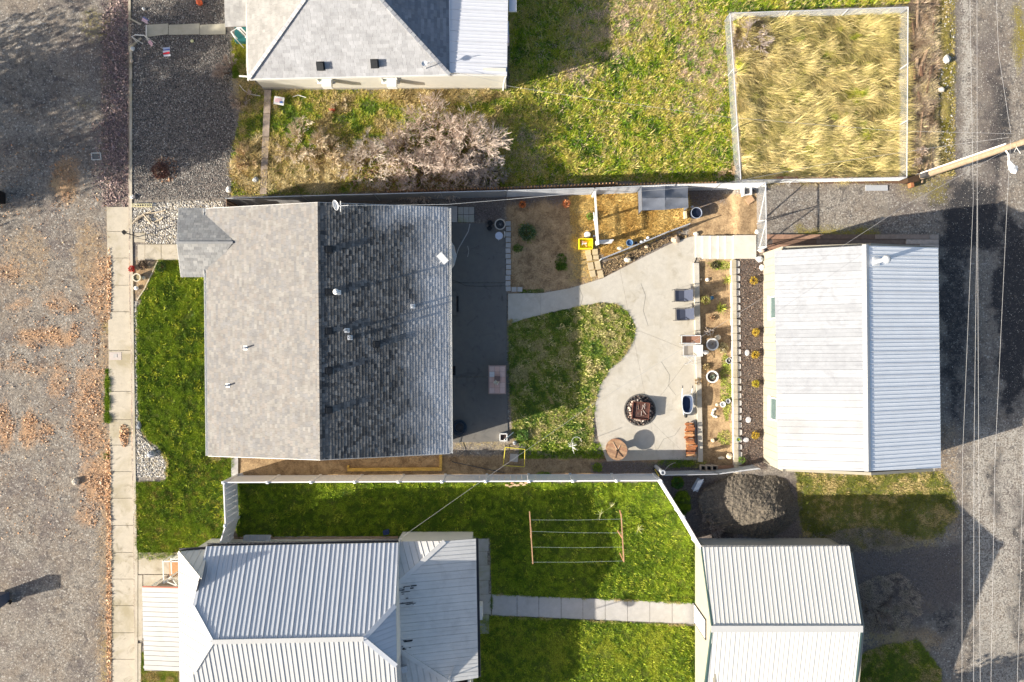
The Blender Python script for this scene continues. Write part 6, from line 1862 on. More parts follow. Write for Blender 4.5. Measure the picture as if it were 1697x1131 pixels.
shrub('dry_plant', 'pale dried plant right of the large white planter', 1197, 577, .3, [(.62, .54, .3), (.5, .42, .2), (.7, .62, .4)], 520, h=.5, leaf=.07)
shrub('dry_plant', 'pale dried plant above the succulent planter', 1170, 608, .2, [(.66, .56, .32), (.5, .4, .2)], 240, h=.7, leaf=.06)
shrub('dry_plant', 'dark tufted plant at the top of the planted bed', 1183, 440, .2, [(.14, .13, .07), (.3, .28, .14)], 320, h=.6, leaf=.08)
shrub('rose_bush', 'small brown bush with reddish stems beneath the driftwood', 1180, 527, .16, [(.35, .2, .12), (.5, .34, .2)], 160, h=.8)
shrub('green_tuft', 'small green plant at the lower end of the retaining wall', 1228, 762, .2, [(.2, .36, .05), (.32, .45, .1)], 220, h=.8)
shrub('green_tuft', 'lush green weed clump behind the diagonal white fence', 1122, 800, .3, [(.06, .2, .04), (.1, .28, .06)], 360, h=.6)
shrub('brown_bush', 'dead reddish brown bush in the shade of the gravel yard', 268, 284, .5, [(.22, .11, .09), (.3, .17, .13), (.12, .08, .07)], 900, h=.4, leaf=.07)
shrub('green_bush', 'leafy light green bush beside the white stick on the back lawn edge', 866, 721, .34, [(.14, .3, .05), (.24, .4, .09), (.4, .5, .18)], 700, h=.5, leaf=.06)
def yucca(label, px, py, L, cols, n=42):
    c = G(px, py); t = T('spiky_plant', label, 'plant', c)
    for k in range(n):
        a = 2 * PI * k / n + random.uniform(-.1, .1); e = random.uniform(.5, 1.35); l = L * random.uniform(.6, 1.1)
        d_ = Vector((math.cos(a) * math.sin(e), math.sin(a) * math.sin(e), math.cos(e))); s_ = Vector((-math.sin(a), math.cos(a), 0)) * .022
        m1 = c + d_ * l * .55 + Vector((0, 0, .02)); tip = c + d_ * l
        MB().add([c - s_ * .6 + Vector((0, 0, .01)), c + s_ * .6 + Vector((0, 0, .01)), m1 + s_, tip, m1 - s_], [(0, 1, 2, 3, 4)], random.choice(cols)).build('leaf', LEAF, t)
yucca('spiky yellow green yucca in the middle of the planted bed', 1193, 512, .46, [(.5, .52, .08), (.66, .62, .12), (.36, .42, .08)])
yucca('spiky plant against the retaining wall near the top of the planted bed', 1205, 465, .42, [(.5, .5, .12), (.66, .6, .22), (.36, .42, .08)], 34)
dw = T('driftwood', 'pale driftwood piece lying above the large white planter', 'driftwood', G(1174, 548))
for (a_, b_, c_) in (((1167, 548), (1172, 556), (1182, 552)), ((1169, 543), (1175, 552), (1178, 560)), ((1172, 545), (1181, 548), (1180, 557)), ((1166, 552), (1176, 547), (1183, 550))):
    MB().tube([G(*a_, .05), G(*b_, .16), G(*c_, .05)], [.02, .05, .015], 6, (.5, .42, .34)).build('branch', M_rock, dw)
MB().box(G(1179, 494, .08), (.16, .18, .16), .4, (.04, .12, .22)).build('blue_bottle_crate', M_paint, None, label='small dark blue box beside the yellow green shrub', cat='box')
dk = T('driftwood', 'long pale driftwood branch in the river rocks above the front walk', 'driftwood', G(240, 362))
for pth, rr in (([(222, 372), (232, 361), (244, 354), (252, 352)], .07), ([(240, 356), (248, 366), (252, 372)], .05), ([(243, 355), (262, 352), (275, 349)], .035), ([(256, 368), (268, 364), (272, 361)], .04)):
    MB().tube([G(x, y, .1 + .05 * math.sin(x)) for x, y in pth], [rr * .7, rr, rr * .8, rr * .3][:len(pth)], 7, (.55, .46, .34)).build('branch', M_rock, dk)

# ================================================================== things on and around the dark patio
tt = T('tile_top_table', 'pink tile topped table with a centrepiece on the dark back patio', 'table', G(824, 630, .05))
x0, x1, y0, y1 = 809.5, 838.5, 606, 653.5; zt = .76
for i in range(3):
    for j in range(5):
        ax, bx_ = x0 + 1.5 + (x1 - x0 - 3) * i / 3, x0 + 1.5 + (x1 - x0 - 3) * (i + 1) / 3
        ay_, by_ = y0 + 1.5 + (y1 - y0 - 3) * j / 5, y0 + 1.5 + (y1 - y0 - 3) * (j + 1) / 5
        col = (.62, .6, .58) if (i, j) == (0, 1) else random.choice([(.62, .40, .33), (.66, .44, .36), (.58, .37, .3), (.64, .46, .4)])
        MB().prism([P(x, y, zt) for x, y in ((ax + .25, ay_ + .25), (bx_ - .25, ay_ + .25), (bx_ - .25, by_ - .25), (ax + .25, by_ - .25))], zt - .02, zt + .003, col).build('tile', M_paint, tt)
MB().prism([P(x, y, zt) for x, y in ((x0, y0), (x1, y0), (x1, y1), (x0, y1))], zt - .07, zt - .021, (.4, .28, .24)).build('table_frame', M_paint, tt)
for a_ in ((x0 + 2, y0 + 2), (x1 - 2, y0 + 2), (x1 - 2, y1 - 2), (x0 + 2, y1 - 2)):
    q = P(*a_, .7); MB().box((q.x, q.y, .37), (.07, .07, .64), 0, (.3, .2, .18)).build('leg', M_paint, tt)
MB().box(P(824, 628, zt + .06), (.3, .26, .1), 0, (.2, .13, .11)).build('table_box', M_paint, None, label='dark square box on the middle of the tile topped table', cat='box')
cp_ = MB(); c = P(823, 634, zt + .05)
for k_ in range(40):
    a_ = random.uniform(0, 2 * PI); l_ = random.uniform(.05, .17); d_ = Vector((math.cos(a_) * l_, math.sin(a_) * l_, random.uniform(.0, .12)))
    cp_.tube([c, c + d_], .012, 4, random.choice([(.8, .76, .6), (.5, .42, .3), (.7, .68, .62)]))
cp_.build('dried_flowers', M_paint, None, label='pale dried flower arrangement on the tile topped table', cat='flowers')
rt = T('round_side_table', 'small round pale blue table beside the half barrel planter', 'table', G(827, 391, .05))
c = P(827, 391, .5); MB().lathe((c.x, c.y, .48), [(.2, 0), (.21, .015), (.2, .03)], 24, (.55, .58, .68)).build('tabletop', M_paint, rt)
for k_ in range(3):
    a_ = k_ * 2 * PI / 3 + .4; MB().tube([(c.x, c.y, .48), (c.x + .2 * math.cos(a_), c.y + .2 * math.sin(a_), .05)], .012, 5, (.5, .52, .58)).build('leg', M_paint, rt)
sm = MB(); c = P(835.5, 388, .3); sm.tube([c + Vector((0, .15, -.2)), c + Vector((.04, .1, .1)), c + Vector((.04, -.1, .1)), c + Vector((0, -.15, -.2))], .02, 6); sm.build('pale_hoop', M_trim, None, label='pale bent hoop next to the round blue table', cat='garden hoop')
MB().prism([G(x, y, .0) for x, y in ((745, 491), (760, 491), (760, 517), (745, 517))], .052, .075, (.025, .025, .027)).build('door_mat', M_fabric, None, label='large black door mat beside the house wall', cat='door mat')
MB().prism([G(x, y, .0) for x, y in ((745, 607), (755, 607), (755, 622), (745, 622))], .052, .072, (.02, .02, .02)).build('door_mat', M_fabric, None, label='small black mat beside the house wall, below the large mat', cat='door mat')
hs = T('garden_hose', 'dark blue garden hose coiled by the lower corner of the house', 'hose', G(761, 711))
c = P(760, 710, .5); hm = plain('hose_rubber', (.035, .06, .09), .4, .15, 8)
for k_ in range(11):
    r_ = .24 + .018 * k_ + random.uniform(-.015, .015); ox, oy = random.uniform(-.03, .03), random.uniform(-.03, .03); z_ = .15 + .02 * (k_ % 5)
    pts = [(c.x + ox + r_ * math.cos(2 * PI * i / 28), c.y + oy + r_ * 1.05 * math.sin(2 * PI * i / 28), z_ + .012 * math.sin(i)) for i in range(29)]
    MB().tube(pts, .016, 6).build('coil', hm, hs)
MB().lathe((c.x, c.y, .05), [(.2, 0), (.2, .02), (.08, .03), (.08, .1)], 20).build('hose_hanger', M_dark, hs)
MB().tube([(c.x + .1, c.y - .35, .1), (c.x + .02, c.y - .8, .08), (c.x + .3, c.y - 1.3, .03), (c.x - .4, c.y - 1.9, .02), (c.x + 2.5, c.y - 2.5, .03)], .014, 5).build('loose_end', hm, hs)
sqp = T('square_planter', 'square white framed planter with dark soil at the lower right corner of the dark patio', 'planter', G(834, 725, .05))
for a_, b_ in (((828.5, 719.5), (840, 719.5)), ((840, 719.5), (840, 731)), ((840, 731), (828.5, 731)), ((828.5, 731), (828.5, 719.5))):
    MB().bar(P(*a_, .35), P(*b_, .35), .05, .3).build('side', M_trim, sqp)
MB().prism([P(x, y, .3) for x, y in ((829, 720), (839.5, 720), (839.5, 730.5), (829, 730.5))], .06, .26, (.05, .035, .03)).build('soil', M_paint, sqp)
MB().tube([G(836, 727, .5), G(851, 716.5, .06)], .03, 8).build('white_stick', M_trim, None, label='short white pipe leaning out of the square planter', cat='pipe')
MB().blob(G(853, 734, .1), (.11, .11, .1), 3, 12, 8, .02, (.4, .4, .42)).build('grey_ball', M_rock, None, label='grey garden ball on the dirt below the white pipe', cat='garden ball')
yf = T('square_stand', 'yellow square tube frame standing on the dirt near the white fence', 'frame', G(852, 758))
cr4 = [(837.5, 741.5), (870, 745), (869, 774), (834, 772)]
t_ = MB(); t_.tube([P(*q, .55) for q in cr4 + [cr4[0]]], .022, 8, (.72, .6, .05)); t_.build('top_frame', M_paint, yf)
for q in cr4: w_ = P(*q, .55); MB().tube([w_, (w_.x, w_.y, 0)], .018, 6, (.05, .05, .05)).build('leg', M_paint, yf)
t_ = MB(); w4 = [P(*q, .55) for q in cr4]; t_.tube([(w.x, w.y, .1) for w in w4 + [w4[0]]], .014, 6, (.05, .05, .05)); t_.build('lower_frame', M_paint, yf)
MB().prism([G(x, y, 0) for x, y in ((845.5, 752), (859, 753), (858, 766), (844.5, 764.5))], .0, .06).build('paver', M_conc_grey, None, label='square grey paver on the dirt inside the yellow frame', cat='paver')
# paver edging along the patio
pe = T('paver_edging', 'column of square concrete pavers between the dark patio and the dirt yard', 'paver edging', G(842, 425))
pvm = None
for k_ in range(13):
    c = G(842.3 + random.uniform(-.4, .4), 371 + k_ * 9.0)
    if pvm is None: mb = MB(); mb.box((0, 0, .03), (.27, .25, .07)); pvm = mb.mesh('paver', M_conc_grey)
    inst('paver', pvm, pe, c, random.uniform(-.04, .04))
for x_ in (852, 861.5): inst('paver', pvm, pe, G(x_, 480), random.uniform(-.05, .05))
pp_ = T('stepping_pavers', 'double row of tan pavers leading from the yellow bin to the curved path', 'paver path', G(983, 438))
M_tan = concrete('tan_paver', (.56, .45, .28), (.3, .24, .14), .4, (.5, .4, .25), .3)
tpm = None
for x_, y_, a_, L_ in ((974.6, 419.6, .1, 1), (976.5, 428.5, .12, .9), (979, 441.5, .18, 1.3), (982, 454, .2, 1.1), (986, 418, .05, 1), (987.5, 427, .05, .7), (990.5, 440, .2, 1.5), (995, 455, .25, 1.3)):
    if tpm is None: mb = MB(); mb.box((0, 0, .03), (.29, .31, .07)); tpm = mb.mesh('paver', M_tan)
    inst('paver', tpm, pp_, G(x_, y_), a_, (1, L_, 1))
yb = T('yellow_bin', 'bright yellow plastic bin with orange and white scraps beside the white rail', 'bin', G(971, 404))
mb = MB(); w4 = [P(*q, .4) for q in ((960, 396), (982, 396), (982, 412), (960, 412))]
yl = (.85, .72, .02)
for a_, b_ in zip(w4, w4[1:] + w4[:1]): mb.bar(a_, b_, .04, .38, yl)
mb.build('sides', M_paint, yb)
MB().prism(w4, .05, .2, (.8, .66, .02)).build('floor', M_paint, yb)
for k_ in range(8):
    MB().box(P(random.uniform(963, 972), random.uniform(400, 408), .26 + .02 * k_), (.14, .06, .03), random.uniform(0, 3), random.choice([(.75, .25, .08), (.8, .78, .7), (.7, .4, .2), (.85, .6, .3)])).build('scrap', M_paint, yb)
MB().lathe(G(973, 390, .0), [(.06, 0), (.17, .1), (.18, .16), (.15, .2), (.02, .22)], 16, (.78, .77, .74)).build('white_bucket_lid', M_paint, None, label='round white tub just above the yellow bin', cat='tub')
MB().lathe(G(984, 392.5, .0), [(.05, 0), (.05, .3), (.02, .34)], 10, (.12, .14, .2)).build('small_bottle', M_paint, None, label='small dark bottle between the white tub and the timber rail', cat='bottle')
# grey tent canopy over the run
cn = T('canopy', 'dark blue grey fabric canopy with a central ridge over the animal run', 'canopy', G(1100, 335))
cc = [(1063, 308), (1102, 307), (1140, 306), (1140, 328), (1102, 328), (1064, 329), (1064, 349), (1102, 348), (1141, 344)]
zz = [1.25, 1.28, 1.25, 1.62, 1.68, 1.6, 1.18, 1.22, 1.15]
def canopy_panel(ids, name='fabric_panel'):
    a, b, c, e = [P(*cc[i], zz[i]) for i in ids]
    n = 8; vs = []; rr = random.Random(ids[0])
    for i in range(n + 1):
        for j in range(n + 1):
            u, v = i / n, j / n
            p = a * (1 - u) * (1 - v) + b * u * (1 - v) + c * u * v + e * (1 - u) * v
            p.z += -.10 * math.sin(PI * u) * math.sin(PI * v) + rr.uniform(-.012, .012) + .02 * math.sin(7 * u + 5 * v)
            vs.append(p)
    fs = [(i * (n + 1) + j, (i + 1) * (n + 1) + j, (i + 1) * (n + 1) + j + 1, i * (n + 1) + j + 1) for i in range(n) for j in range(n)]
    return MB().add(vs, fs, (1, 1, 1)).build(name, M_canopy, cn, smooth=True)
M_canopy = plain('canopy_fabric', (.12, .135, .17), .55, .15, 5, .2, spec=.5)
canopy_panel((0, 1, 4, 5)); canopy_panel((1, 2, 3, 4)); canopy_panel((5, 4, 7, 6)); canopy_panel((4, 3, 8, 7))
for i in (0, 2, 6, 8): w_ = P(*cc[i], zz[i]); MB().tube([w_, (w_.x, w_.y, gh(cc[i][0]))], .02, 6).build('post', M_dark, cn)
for ids in ((0, 6), (2, 8)):
    a, b = P(*cc[ids[0]], zz[ids[0]]), P(*cc[ids[1]], zz[ids[1]])
    MB().add([a, b, Vector((b.x, b.y, .15)), Vector((a.x, a.y, .15))], [(0, 1, 2, 3)]).build('side_curtain', M_canopy, cn)
wbk = T('white_chair', 'white plastic box chair in the upper right corner of the dirt run', 'chair', G(1234, 319))
for dx_, dy_, w_, l_, h_ in ((0, 0, .42, .42, .28),): MB().box(G(1234, 319, h_ / 2), (w_, l_, h_), .2).build('base', M_whitep, wbk)
c = G(1234, 319)
for s_ in ((-.2, 0, .06, .44), (.2, 0, .06, .44), (0, .2, .36, .06)): MB().box(c + Vector((s_[0], s_[1], .38)), (s_[2], s_[3], .2), .0).build('side', M_whitep, wbk)
MB().box(c + Vector((.02, -.02, .3)), (.26, .26, .02), .1, (.12, .12, .13)).build('opening', M_paint, wbk)
MB().box(G(1242, 332, .05), (.42, .34, .04), .6, (.5, .33, .2)).build('cardboard_sheet', M_paint, None, label='flat brown cardboard sheet beside the white box chair', cat='cardboard')
MB().box(G(1146, 344, .1), (.12, .1, .2), .3, (.6, .6, .62)).build('small_white_can', M_paint, None, label='small pale can in the shade right of the canopy', cat='can')
MB().bar(P(1136, 350, .35), P(1137, 362, .35), .12, .3, (.75, .6, .38)).build('tan_board', M_paint, None, label='short tan board standing at the lower right of the canopy', cat='board')
for i_, (x_, y_) in enumerate(((1062, 402), (1068, 400), (1073, 395))):
    MB().lathe(G(x_, y_), [(.07, 0), (.08, .18), (.04, .26), (.035, .3)], 12, (.62, .66, .72)).build('jug', M_paint, None, label=('pale plastic jug nearest the blue bucket by the diagonal fence', 'pale plastic jug in the middle of the three by the diagonal fence', 'pale plastic jug furthest from the blue bucket by the diagonal fence')[i_], cat='jug', group='jugs along the diagonal fence')

# ================================================================== along the lower side of the yard
rb_ = T('raised_bed_frame', 'yellow timber frame of a raised bed on the dirt below the shingled house', 'bed frame', G(655, 778))
yw = (1.9, 1.45, .45)
MB().bar(G(577, 778, .2), G(733, 777, .2), .16, .16, yw).build('long_board', M_wood, rb_)
MB().bar(G(731, 752, .2), G(731, 774, .2), .14, .16, yw).build('end_board', M_wood, rb_)
MB().bar(G(578, 771, .2), G(578, 775, .2), .1, .16, yw).build('end_board', M_wood, rb_)
MB().prism([G(x, y, 0) for x, y in ((384, 757), (395, 757), (395, 792), (388, 796), (384, 790))], 0, .05).build('paver_strip', M_conc_grey, None, label='narrow grey concrete strip below the left corner of the shingled house', cat='concrete strip')
MB().box(G(399, 789, .06), (.35, .3, .12), .3).build('concrete_block', M_conc_grey, None, label='loose grey concrete block by the left end of the white fence', cat='block')
sq = T('square_bins', 'row of three small open black boxes at the lower end of the planted bed', 'boxes', G(1180, 772))
for k_ in range(3):
    x_ = 1162 + k_ * 9.5
    w4 = [P(a_, b_, .45) for a_, b_ in ((x_, 772), (x_ + 8.5, 773), (x_ + 8.5, 781), (x_, 780))]
    m_ = MB()
    for a_, b_ in zip(w4, w4[1:] + w4[:1]): m_.bar(a_, b_, .035, .3, (.5, .42, .34))
    m_.build('box_sides', M_paint, sq); MB().prism(w4, .12, .2, (.03, .03, .03)).build('box_floor', M_paint, sq)
MB().bar(P(1190, 775, .5), P(1216, 774, .5), .18, .05, (.9, .62, .5)).build('plank', M_wood, sq)
rl = T('wire_roll', 'grey round post with a coiled wire end where the fences meet', 'post', G(1099, 782))
c = P(1098.5, 783.5, 1.75); MB().lathe((c.x, c.y, 0), [(.1, 0), (.1, 1.72), (.14, 1.74), (.13, 1.8), (.08, 1.8), (.07, 1.6)], 18).build('post', M_galv, rl)
MB().tube([c, P(1103, 778, 1.7), P(1108, 772, 1.4), P(1116, 768, .9), P(1120, 767, .1)], .01, 5).build('loose_wire', M_wirep, rl)
br_ = T('broom', 'yellow handled broom with a black head leaning on the fence corner', 'broom', G(1087, 776))
MB().tube([P(1092, 789, 1.3), P(1085, 778, .25)], .02, 6, (.75, .6, .05)).build('handle', M_paint, br_)
MB().tube([P(1082, 779, .2), P(1085, 776.5, .22), P(1089, 776, .2)], .05, 8, (.03, .03, .03)).build('head', M_paint, br_)
gwm = T('goose_skeleton', 'white twiggy garden ornament standing on the lower back lawn', 'ornament', G(948, 740))
c = G(948, 740)
for k_ in range(20):
    a_ = random.uniform(0, 2 * PI); l_ = random.uniform(.15, .38); MB().tube([c + Vector((0, 0, .12)), c + Vector((math.cos(a_) * l_ * .6, math.sin(a_) * l_ * .6, random.uniform(.15, .4))), c + Vector((math.cos(a_) * l_, math.sin(a_) * l_, random.uniform(.05, .3)))], [.012, .01, .005], 4, (.75, .75, .72)).build('twig', M_paint, gwm)
MB().tube([c, c + Vector((.15, .25, 1.1))], .012, 5, (.7, .7, .66)).build('stake', M_paint, gwm)
MB().tube([c + Vector((.22 + .26 * math.cos(t), .3 + .26 * math.sin(t), .3)) for t in [k * .35 for k in range(12)]], .01, 5, (.75, .75, .72)).build('hoop', M_paint, gwm)
for k_, (x_, y_) in enumerate(((840, 804), (846, 806), (852, 803.5), (858, 804), (864, 801), (868, 803), (849, 801), (872, 800))):
    o = MB().box(G(x_, y_, .05), (.19, .1, .09), random.uniform(-.5, .5), random.choice([(1.9, 1.6, 1.2), (1.7, 1.2, .9), (2.1, 1.9, 1.5)])).build('loose_brick', M_wood, None, label='pale loose brick in the small heap at the foot of the long white fence', cat='brick', group='loose bricks by the white fence')

# clothes line
def pole_T(label, a, b, zt, leg, brace=None):
    t = T('clothesline_post', label, 'clothesline post', G(*leg))
    MB().bar(P(*a, zt), P(*b, zt), .055, .055, (1.5, 1.05, .75)).build('cross_arm', M_wood, t)
    q = G(*leg); m_ = (P(*a, zt) + P(*b, zt)) / 2
    MB().tube([q, (m_.x, m_.y, zt - .03)], .045, 8, (1.5, .95, .65)).build('post', M_wood, t)
    if brace: MB().bar(P(*brace[0], zt - .5), P(*brace[1], zt), .05, .05, (1.8, 1.1, .7)).build('brace', M_wood, t)
pole_T('tan wooden clothesline post with a long cross arm, left of the pair', (877.5, 848), (883, 935), 1.9, (880, 875))
pole_T('tan wooden clothesline post with a bent brace, right of the pair', (1029.5, 852), (1034, 932), 1.9, (1024, 880), ((1027, 917), (1034, 932)))
MB().bar(P(1027, 846, 1.7), P(1030, 857, 1.9), .06, .06, (1.8, 1.1, .7)).build('arm_end', M_wood, None, label='bent tip of wood at the upper end of the right clothesline post', cat='wood piece')
for k_, (ya, yb_) in enumerate(((862, 860.5), (881, 883.5), (907, 907), (932, 930))):
    wire(('uppermost', 'second', 'third', 'lowest')[k_] + ' pale clothesline strung over the lower lawn', [(880.5, ya, 1.9), (956, (ya + yb_) / 2 + 1, 1.82), (1032, yb_, 1.9)], .0035, 'clothesline', 'clothesline', plain('cord', (.62, .7, .66), .7, .1))
# twigs on the lawn, lawn ornament bits
for k_, (x_, y_, lb) in enumerate(((1012, 840, 'bare forked twig near the top right of the clothesline'), (1057, 876, 'short pale twig on the lawn right of the clothesline'), (995, 852, 'row of tiny pale sticks above the clothesline'))):
    t_ = MB(); c = G(x_, y_, .1)
    for j in range(7): a_ = random.uniform(0, 2 * PI); t_.tube([c, c + Vector((math.cos(a_) * .3, math.sin(a_) * .3, random.uniform(0, .2)))], [.012, .004], 4, (.5, .5, .25))
    t_.build('twig', M_paint, None, label=lb, cat='twig')

# ================================================================== mound, junk behind the fence
c0 = G(1243, 837); R0x, R0y = 2.75, 1.75
def pile_h(x, y):
    x = np.atleast_1d(x); y = np.atleast_1d(y)
    u = x - .75 + .12 * np.sin(2.3 * y); a = np.arctan2(y, x)
    uu = np.hypot(np.where(u < 0, u / 3.45, u / 1.9), (y + .05) / (1.8 + .12 * np.sin(4 * a)))
    h = .85 * np.clip(1 - uu ** 1.3, -.3, 1)
    h = np.where(uu > 1, -.2, h)
    return h * (.82 + .36 * fbm(x * 60, y * 60, 50, 3)) + (fbm(x * 60, y * 60, 7, 4, 2) - .5) * .09
nx_, ny_ = 96, 66
gxx = np.linspace(-R0x * 1.1, R0x * 1.1, nx_); gyy = np.linspace(-R0y * 1.1, R0y * 1.1, ny_)
GXX, GYY = np.meshgrid(gxx, gyy); GZ = np.clip(pile_h(GXX.ravel(), GYY.ravel()), -.15, 2)
vs = [(c0.x + x_ + random.uniform(-.02, .02), c0.y + y_ + random.uniform(-.02, .02), .46 + z_) for x_, y_, z_ in zip(GXX.ravel(), GYY.ravel(), GZ)]
m_ = MB(); fs = [(i * nx_ + k, i * nx_ + k + 1, (i + 1) * nx_ + k + 1, (i + 1) * nx_ + k) for i in range(ny_ - 1) for k in range(nx_ - 1)]
fs = [f for f in fs if max(GZ[i] for i in f) > -.1]
m_.add(vs, fs, (1, 1, 1))
M_pile = plain('gravel_pile_surface', (.16, .135, .105), .95, .45, 12, 1.0, fine=35, dirt=(.12, .11, .1), dirt_amt=.5)
m_.build('gravel_pile', M_pile, None, smooth=False, label='big mound of grey brown gravel above the cream garage', cat='gravel pile', kind='stuff')
r_ = np.random.default_rng(99)
def on_pile(n):
    a = r_.uniform(0, 2 * PI, n); q = np.sqrt(r_.uniform(0, 1, n)) * .97
    x, y = R0x * q * np.cos(a), R0y * q * np.sin(a)
    return c0.x + x, c0.y + y, .46 + np.clip(pile_h(x, y), 0, 2)
X_, Y_, Z_ = on_pile(5200)
st2 = MB()
for k_ in range(5200):
    s_ = random.uniform(.015, .035); col = random.choice([(.12, .105, .09), (.19, .165, .135), (.08, .075, .07), (.26, .23, .18)])
    p = Vector((X_[k_], Y_[k_], Z_[k_] + .01)); a_ = random.uniform(0, 6)
    v_ = [p + Vector((math.cos(a_ + j * 2.1) * s_, math.sin(a_ + j * 2.1) * s_, 0)) for j in range(3)] + [p + Vector((0, 0, s_ * .8))]
    st2.add(v_, [(0, 1, 3), (1, 2, 3), (2, 0, 3)], col)
st2.build('gravel', leafmat('stone_faces', .85), None, label='loose stones covering the big gravel mound', cat='gravel', kind='stuff')
jk = T('metal_grille', 'pale blue metal grille leaning in the corner behind the diagonal white fence', 'grille', G(1156, 803))
for k_ in range(6):
    MB().bar(P(1149 + k_ * 1.6, 811 - k_ * .6 + 4, .5), P(1158 + k_ * 1.6, 795 - k_ * .6 + 2, .7), .03, .02).build('bar', M_bluewhite, jk)
MB().box((P(1156, 804, .4)), (.4, .7, .03), R(-30), ry=.1).build('panel', plain('grey_blue_sheet', (.3, .34, .4), .5, .1), jk)
# sheet of metal on the gravel, small sign-like panel
MB().box(G(1452, 312, .03), (1.2, .3, .03), .0).build('metal_sheet', M_galv, None, label='pale galvanised metal sheet lying below the timber edging', cat='metal sheet')
pb = T('post_stub', 'dark timber post stub with a crosspiece at the foot of the utility pole', 'post', G(1508, 302))
MB().box(G(1503, 301, .35), (.6, .3, .5), .1, (.2, .14, .1)).build('block', M_wood, pb); MB().box(G(1506, 308, .2), (.16, .3, .3), .1, (1.2, .6, .35)).build('stub', M_wood, pb)
for k_ in range(16):
    x_, y_ = random.uniform(1510, 1545), random.uniform(0, 285); a_ = random.uniform(1.2, 1.9); l_ = random.uniform(.5, 1.6); c = G(x_, y_, .14 + random.uniform(0, .1))
    d_ = Vector((math.cos(a_) * l_ / 2, math.sin(a_) * l_ / 2, random.uniform(-.05, .05)))
    MB().bar(c - d_, c + d_, random.uniform(.05, .14), .04, random.choice([(.9, .6, .45), (1.5, 1.2, .95), (.7, .5, .4), (1.8, 1.5, 1.2)])).build('scrap_board', M_wood, None, label='weathered scrap board lying in the brush between the enclosure and the alley', cat='board', group='scrap boards in the brush')

# lumber by the lower left house
cs_ = T('corrugated_sheet', 'short piece of pale corrugated sheet above the roof of the white metal roofed house', 'metal sheet', G(425, 897))
for k_ in range(9):
    MB().bar(P(405 + k_ * 4.6, 888, .5), P(403 + k_ * 4.9, 904, .5), .07, .03).build('rib', M_galv, cs_)
MB().prism([P(x, y, .46) for x, y in ((406, 887), (449, 887), (447, 904), (402, 904))], .42, .455).build('sheet', M_greyroof, cs_)
for k_, (a_, b_) in enumerate((((385, 902), (400, 890)), ((390, 892), (452, 889)), ((452, 892), (660, 890)))):
    MB().bar(G(*a_, .14), G(*b_, .14), .12, .08, (1.3, 1.1, .95)).build('timber', M_wood, None, label=('short timber leaning in the corner of the left white fence', 'timber lying above the corrugated sheet', 'long weathered timber along the north side of the white metal roofed house')[k_], cat='timber')
MB().box(G(641, 881, .15), (.3, .22, .28), .2, (.03, .05, .13)).build('blue_box', M_paint, None, label='small dark blue box on the lawn edge above the metal roof', cat='box')

# ================================================================== front things
lp_ = T('yard_lamp', 'thin black yard lamp post with a pointed head beside the front walk', 'lamp post', G(230, 393))
b_ = G(230, 393); tp = P(207, 386, 1.35)
MB().tube([b_, tp], .028, 6).build('post', M_dark, lp_)
MB().lathe(tp + Vector((-.04, .02, -.1)), [(.02, 0), (.13, .06), (.13, .14), (.02, .32)], 4).build('lamp_head', M_dark, lp_)
m_ = b_.lerp(tp, .65); MB().tube([m_ + Vector((0, .3, 0)), m_ - Vector((0, .25, 0))], .018, 5).build('cross_bar', M_dark, lp_)
m_ = b_.lerp(tp, .3); MB().tube([m_ + Vector((0, .35, 0)), m_ - Vector((0, .1, 0)), m_ + Vector((.6, -.22, -.3))], .014, 5).build('bracket', M_dark, lp_)
MB().lathe(G(227, 478), [(.1, 0), (.12, .05), (.11, .12), (.02, .16)], 14, (.8, .8, .78)).build('white_globe', M_paint, None, label='small round white garden light below the cream urn', cat='garden light')
MB().lathe(G(239, 461), [(.1, 0), (.1, .1), (.06, .12)], 12, (.62, .58, .46)).build('urn_handle', M_paint, None, label='small cream saucer to the right of the cream urn', cat='saucer')
ed = MB()
for a_, b2_ in zip([(262, 433), (252, 455), (240, 480), (228, 498)][:-1], [(262, 433), (252, 455), (240, 480), (228, 498)][1:]): ed.bar(G(*a_, .07), G(*b2_, .07), .05, .1, (.6, .52, .4))
ed.build('bed_edging', M_paint, None, label='pale curved edging between the flower bed and the front lawn', cat='edging')
ld = T('wire_trellis', 'yellowish ladder trellis lying at the top of the river rock bed', 'trellis', G(236, 341))
for y_ in (339, 343.5): MB().bar(G(220, y_, .12), G(254, y_, .12), .03, .03, (.66, .6, .36)).build('rail', M_paint, ld)
for k_ in range(9): MB().bar(G(221 + k_ * 4, 339, .13), G(221 + k_ * 4, 343.5, .13), .03, .02, (.66, .6, .36)).build('rung', M_paint, ld)
hr = T('handrail', 'bent white pipe handrail at the end of the upper walk', 'handrail', G(232, 66))
hp_ = [P(227, 70, .15), P(218.5, 61, .9), P(224, 58, .95), P(239, 59, .95), P(247, 68, .5)]
MB().tube(hp_, .028, 8).build('rail', M_trim, hr)
for q in (1, 3): w_ = hp_[q]; MB().tube([w_, (w_.x + .1, w_.y, 0)], .022, 6).build('post', M_trim, hr)
MB().bar(P(242, 41.5, .1), P(242, 62, .1), .04, .06).build('white_board', M_trim, None, label='thin white board standing across the upper walk', cat='board')
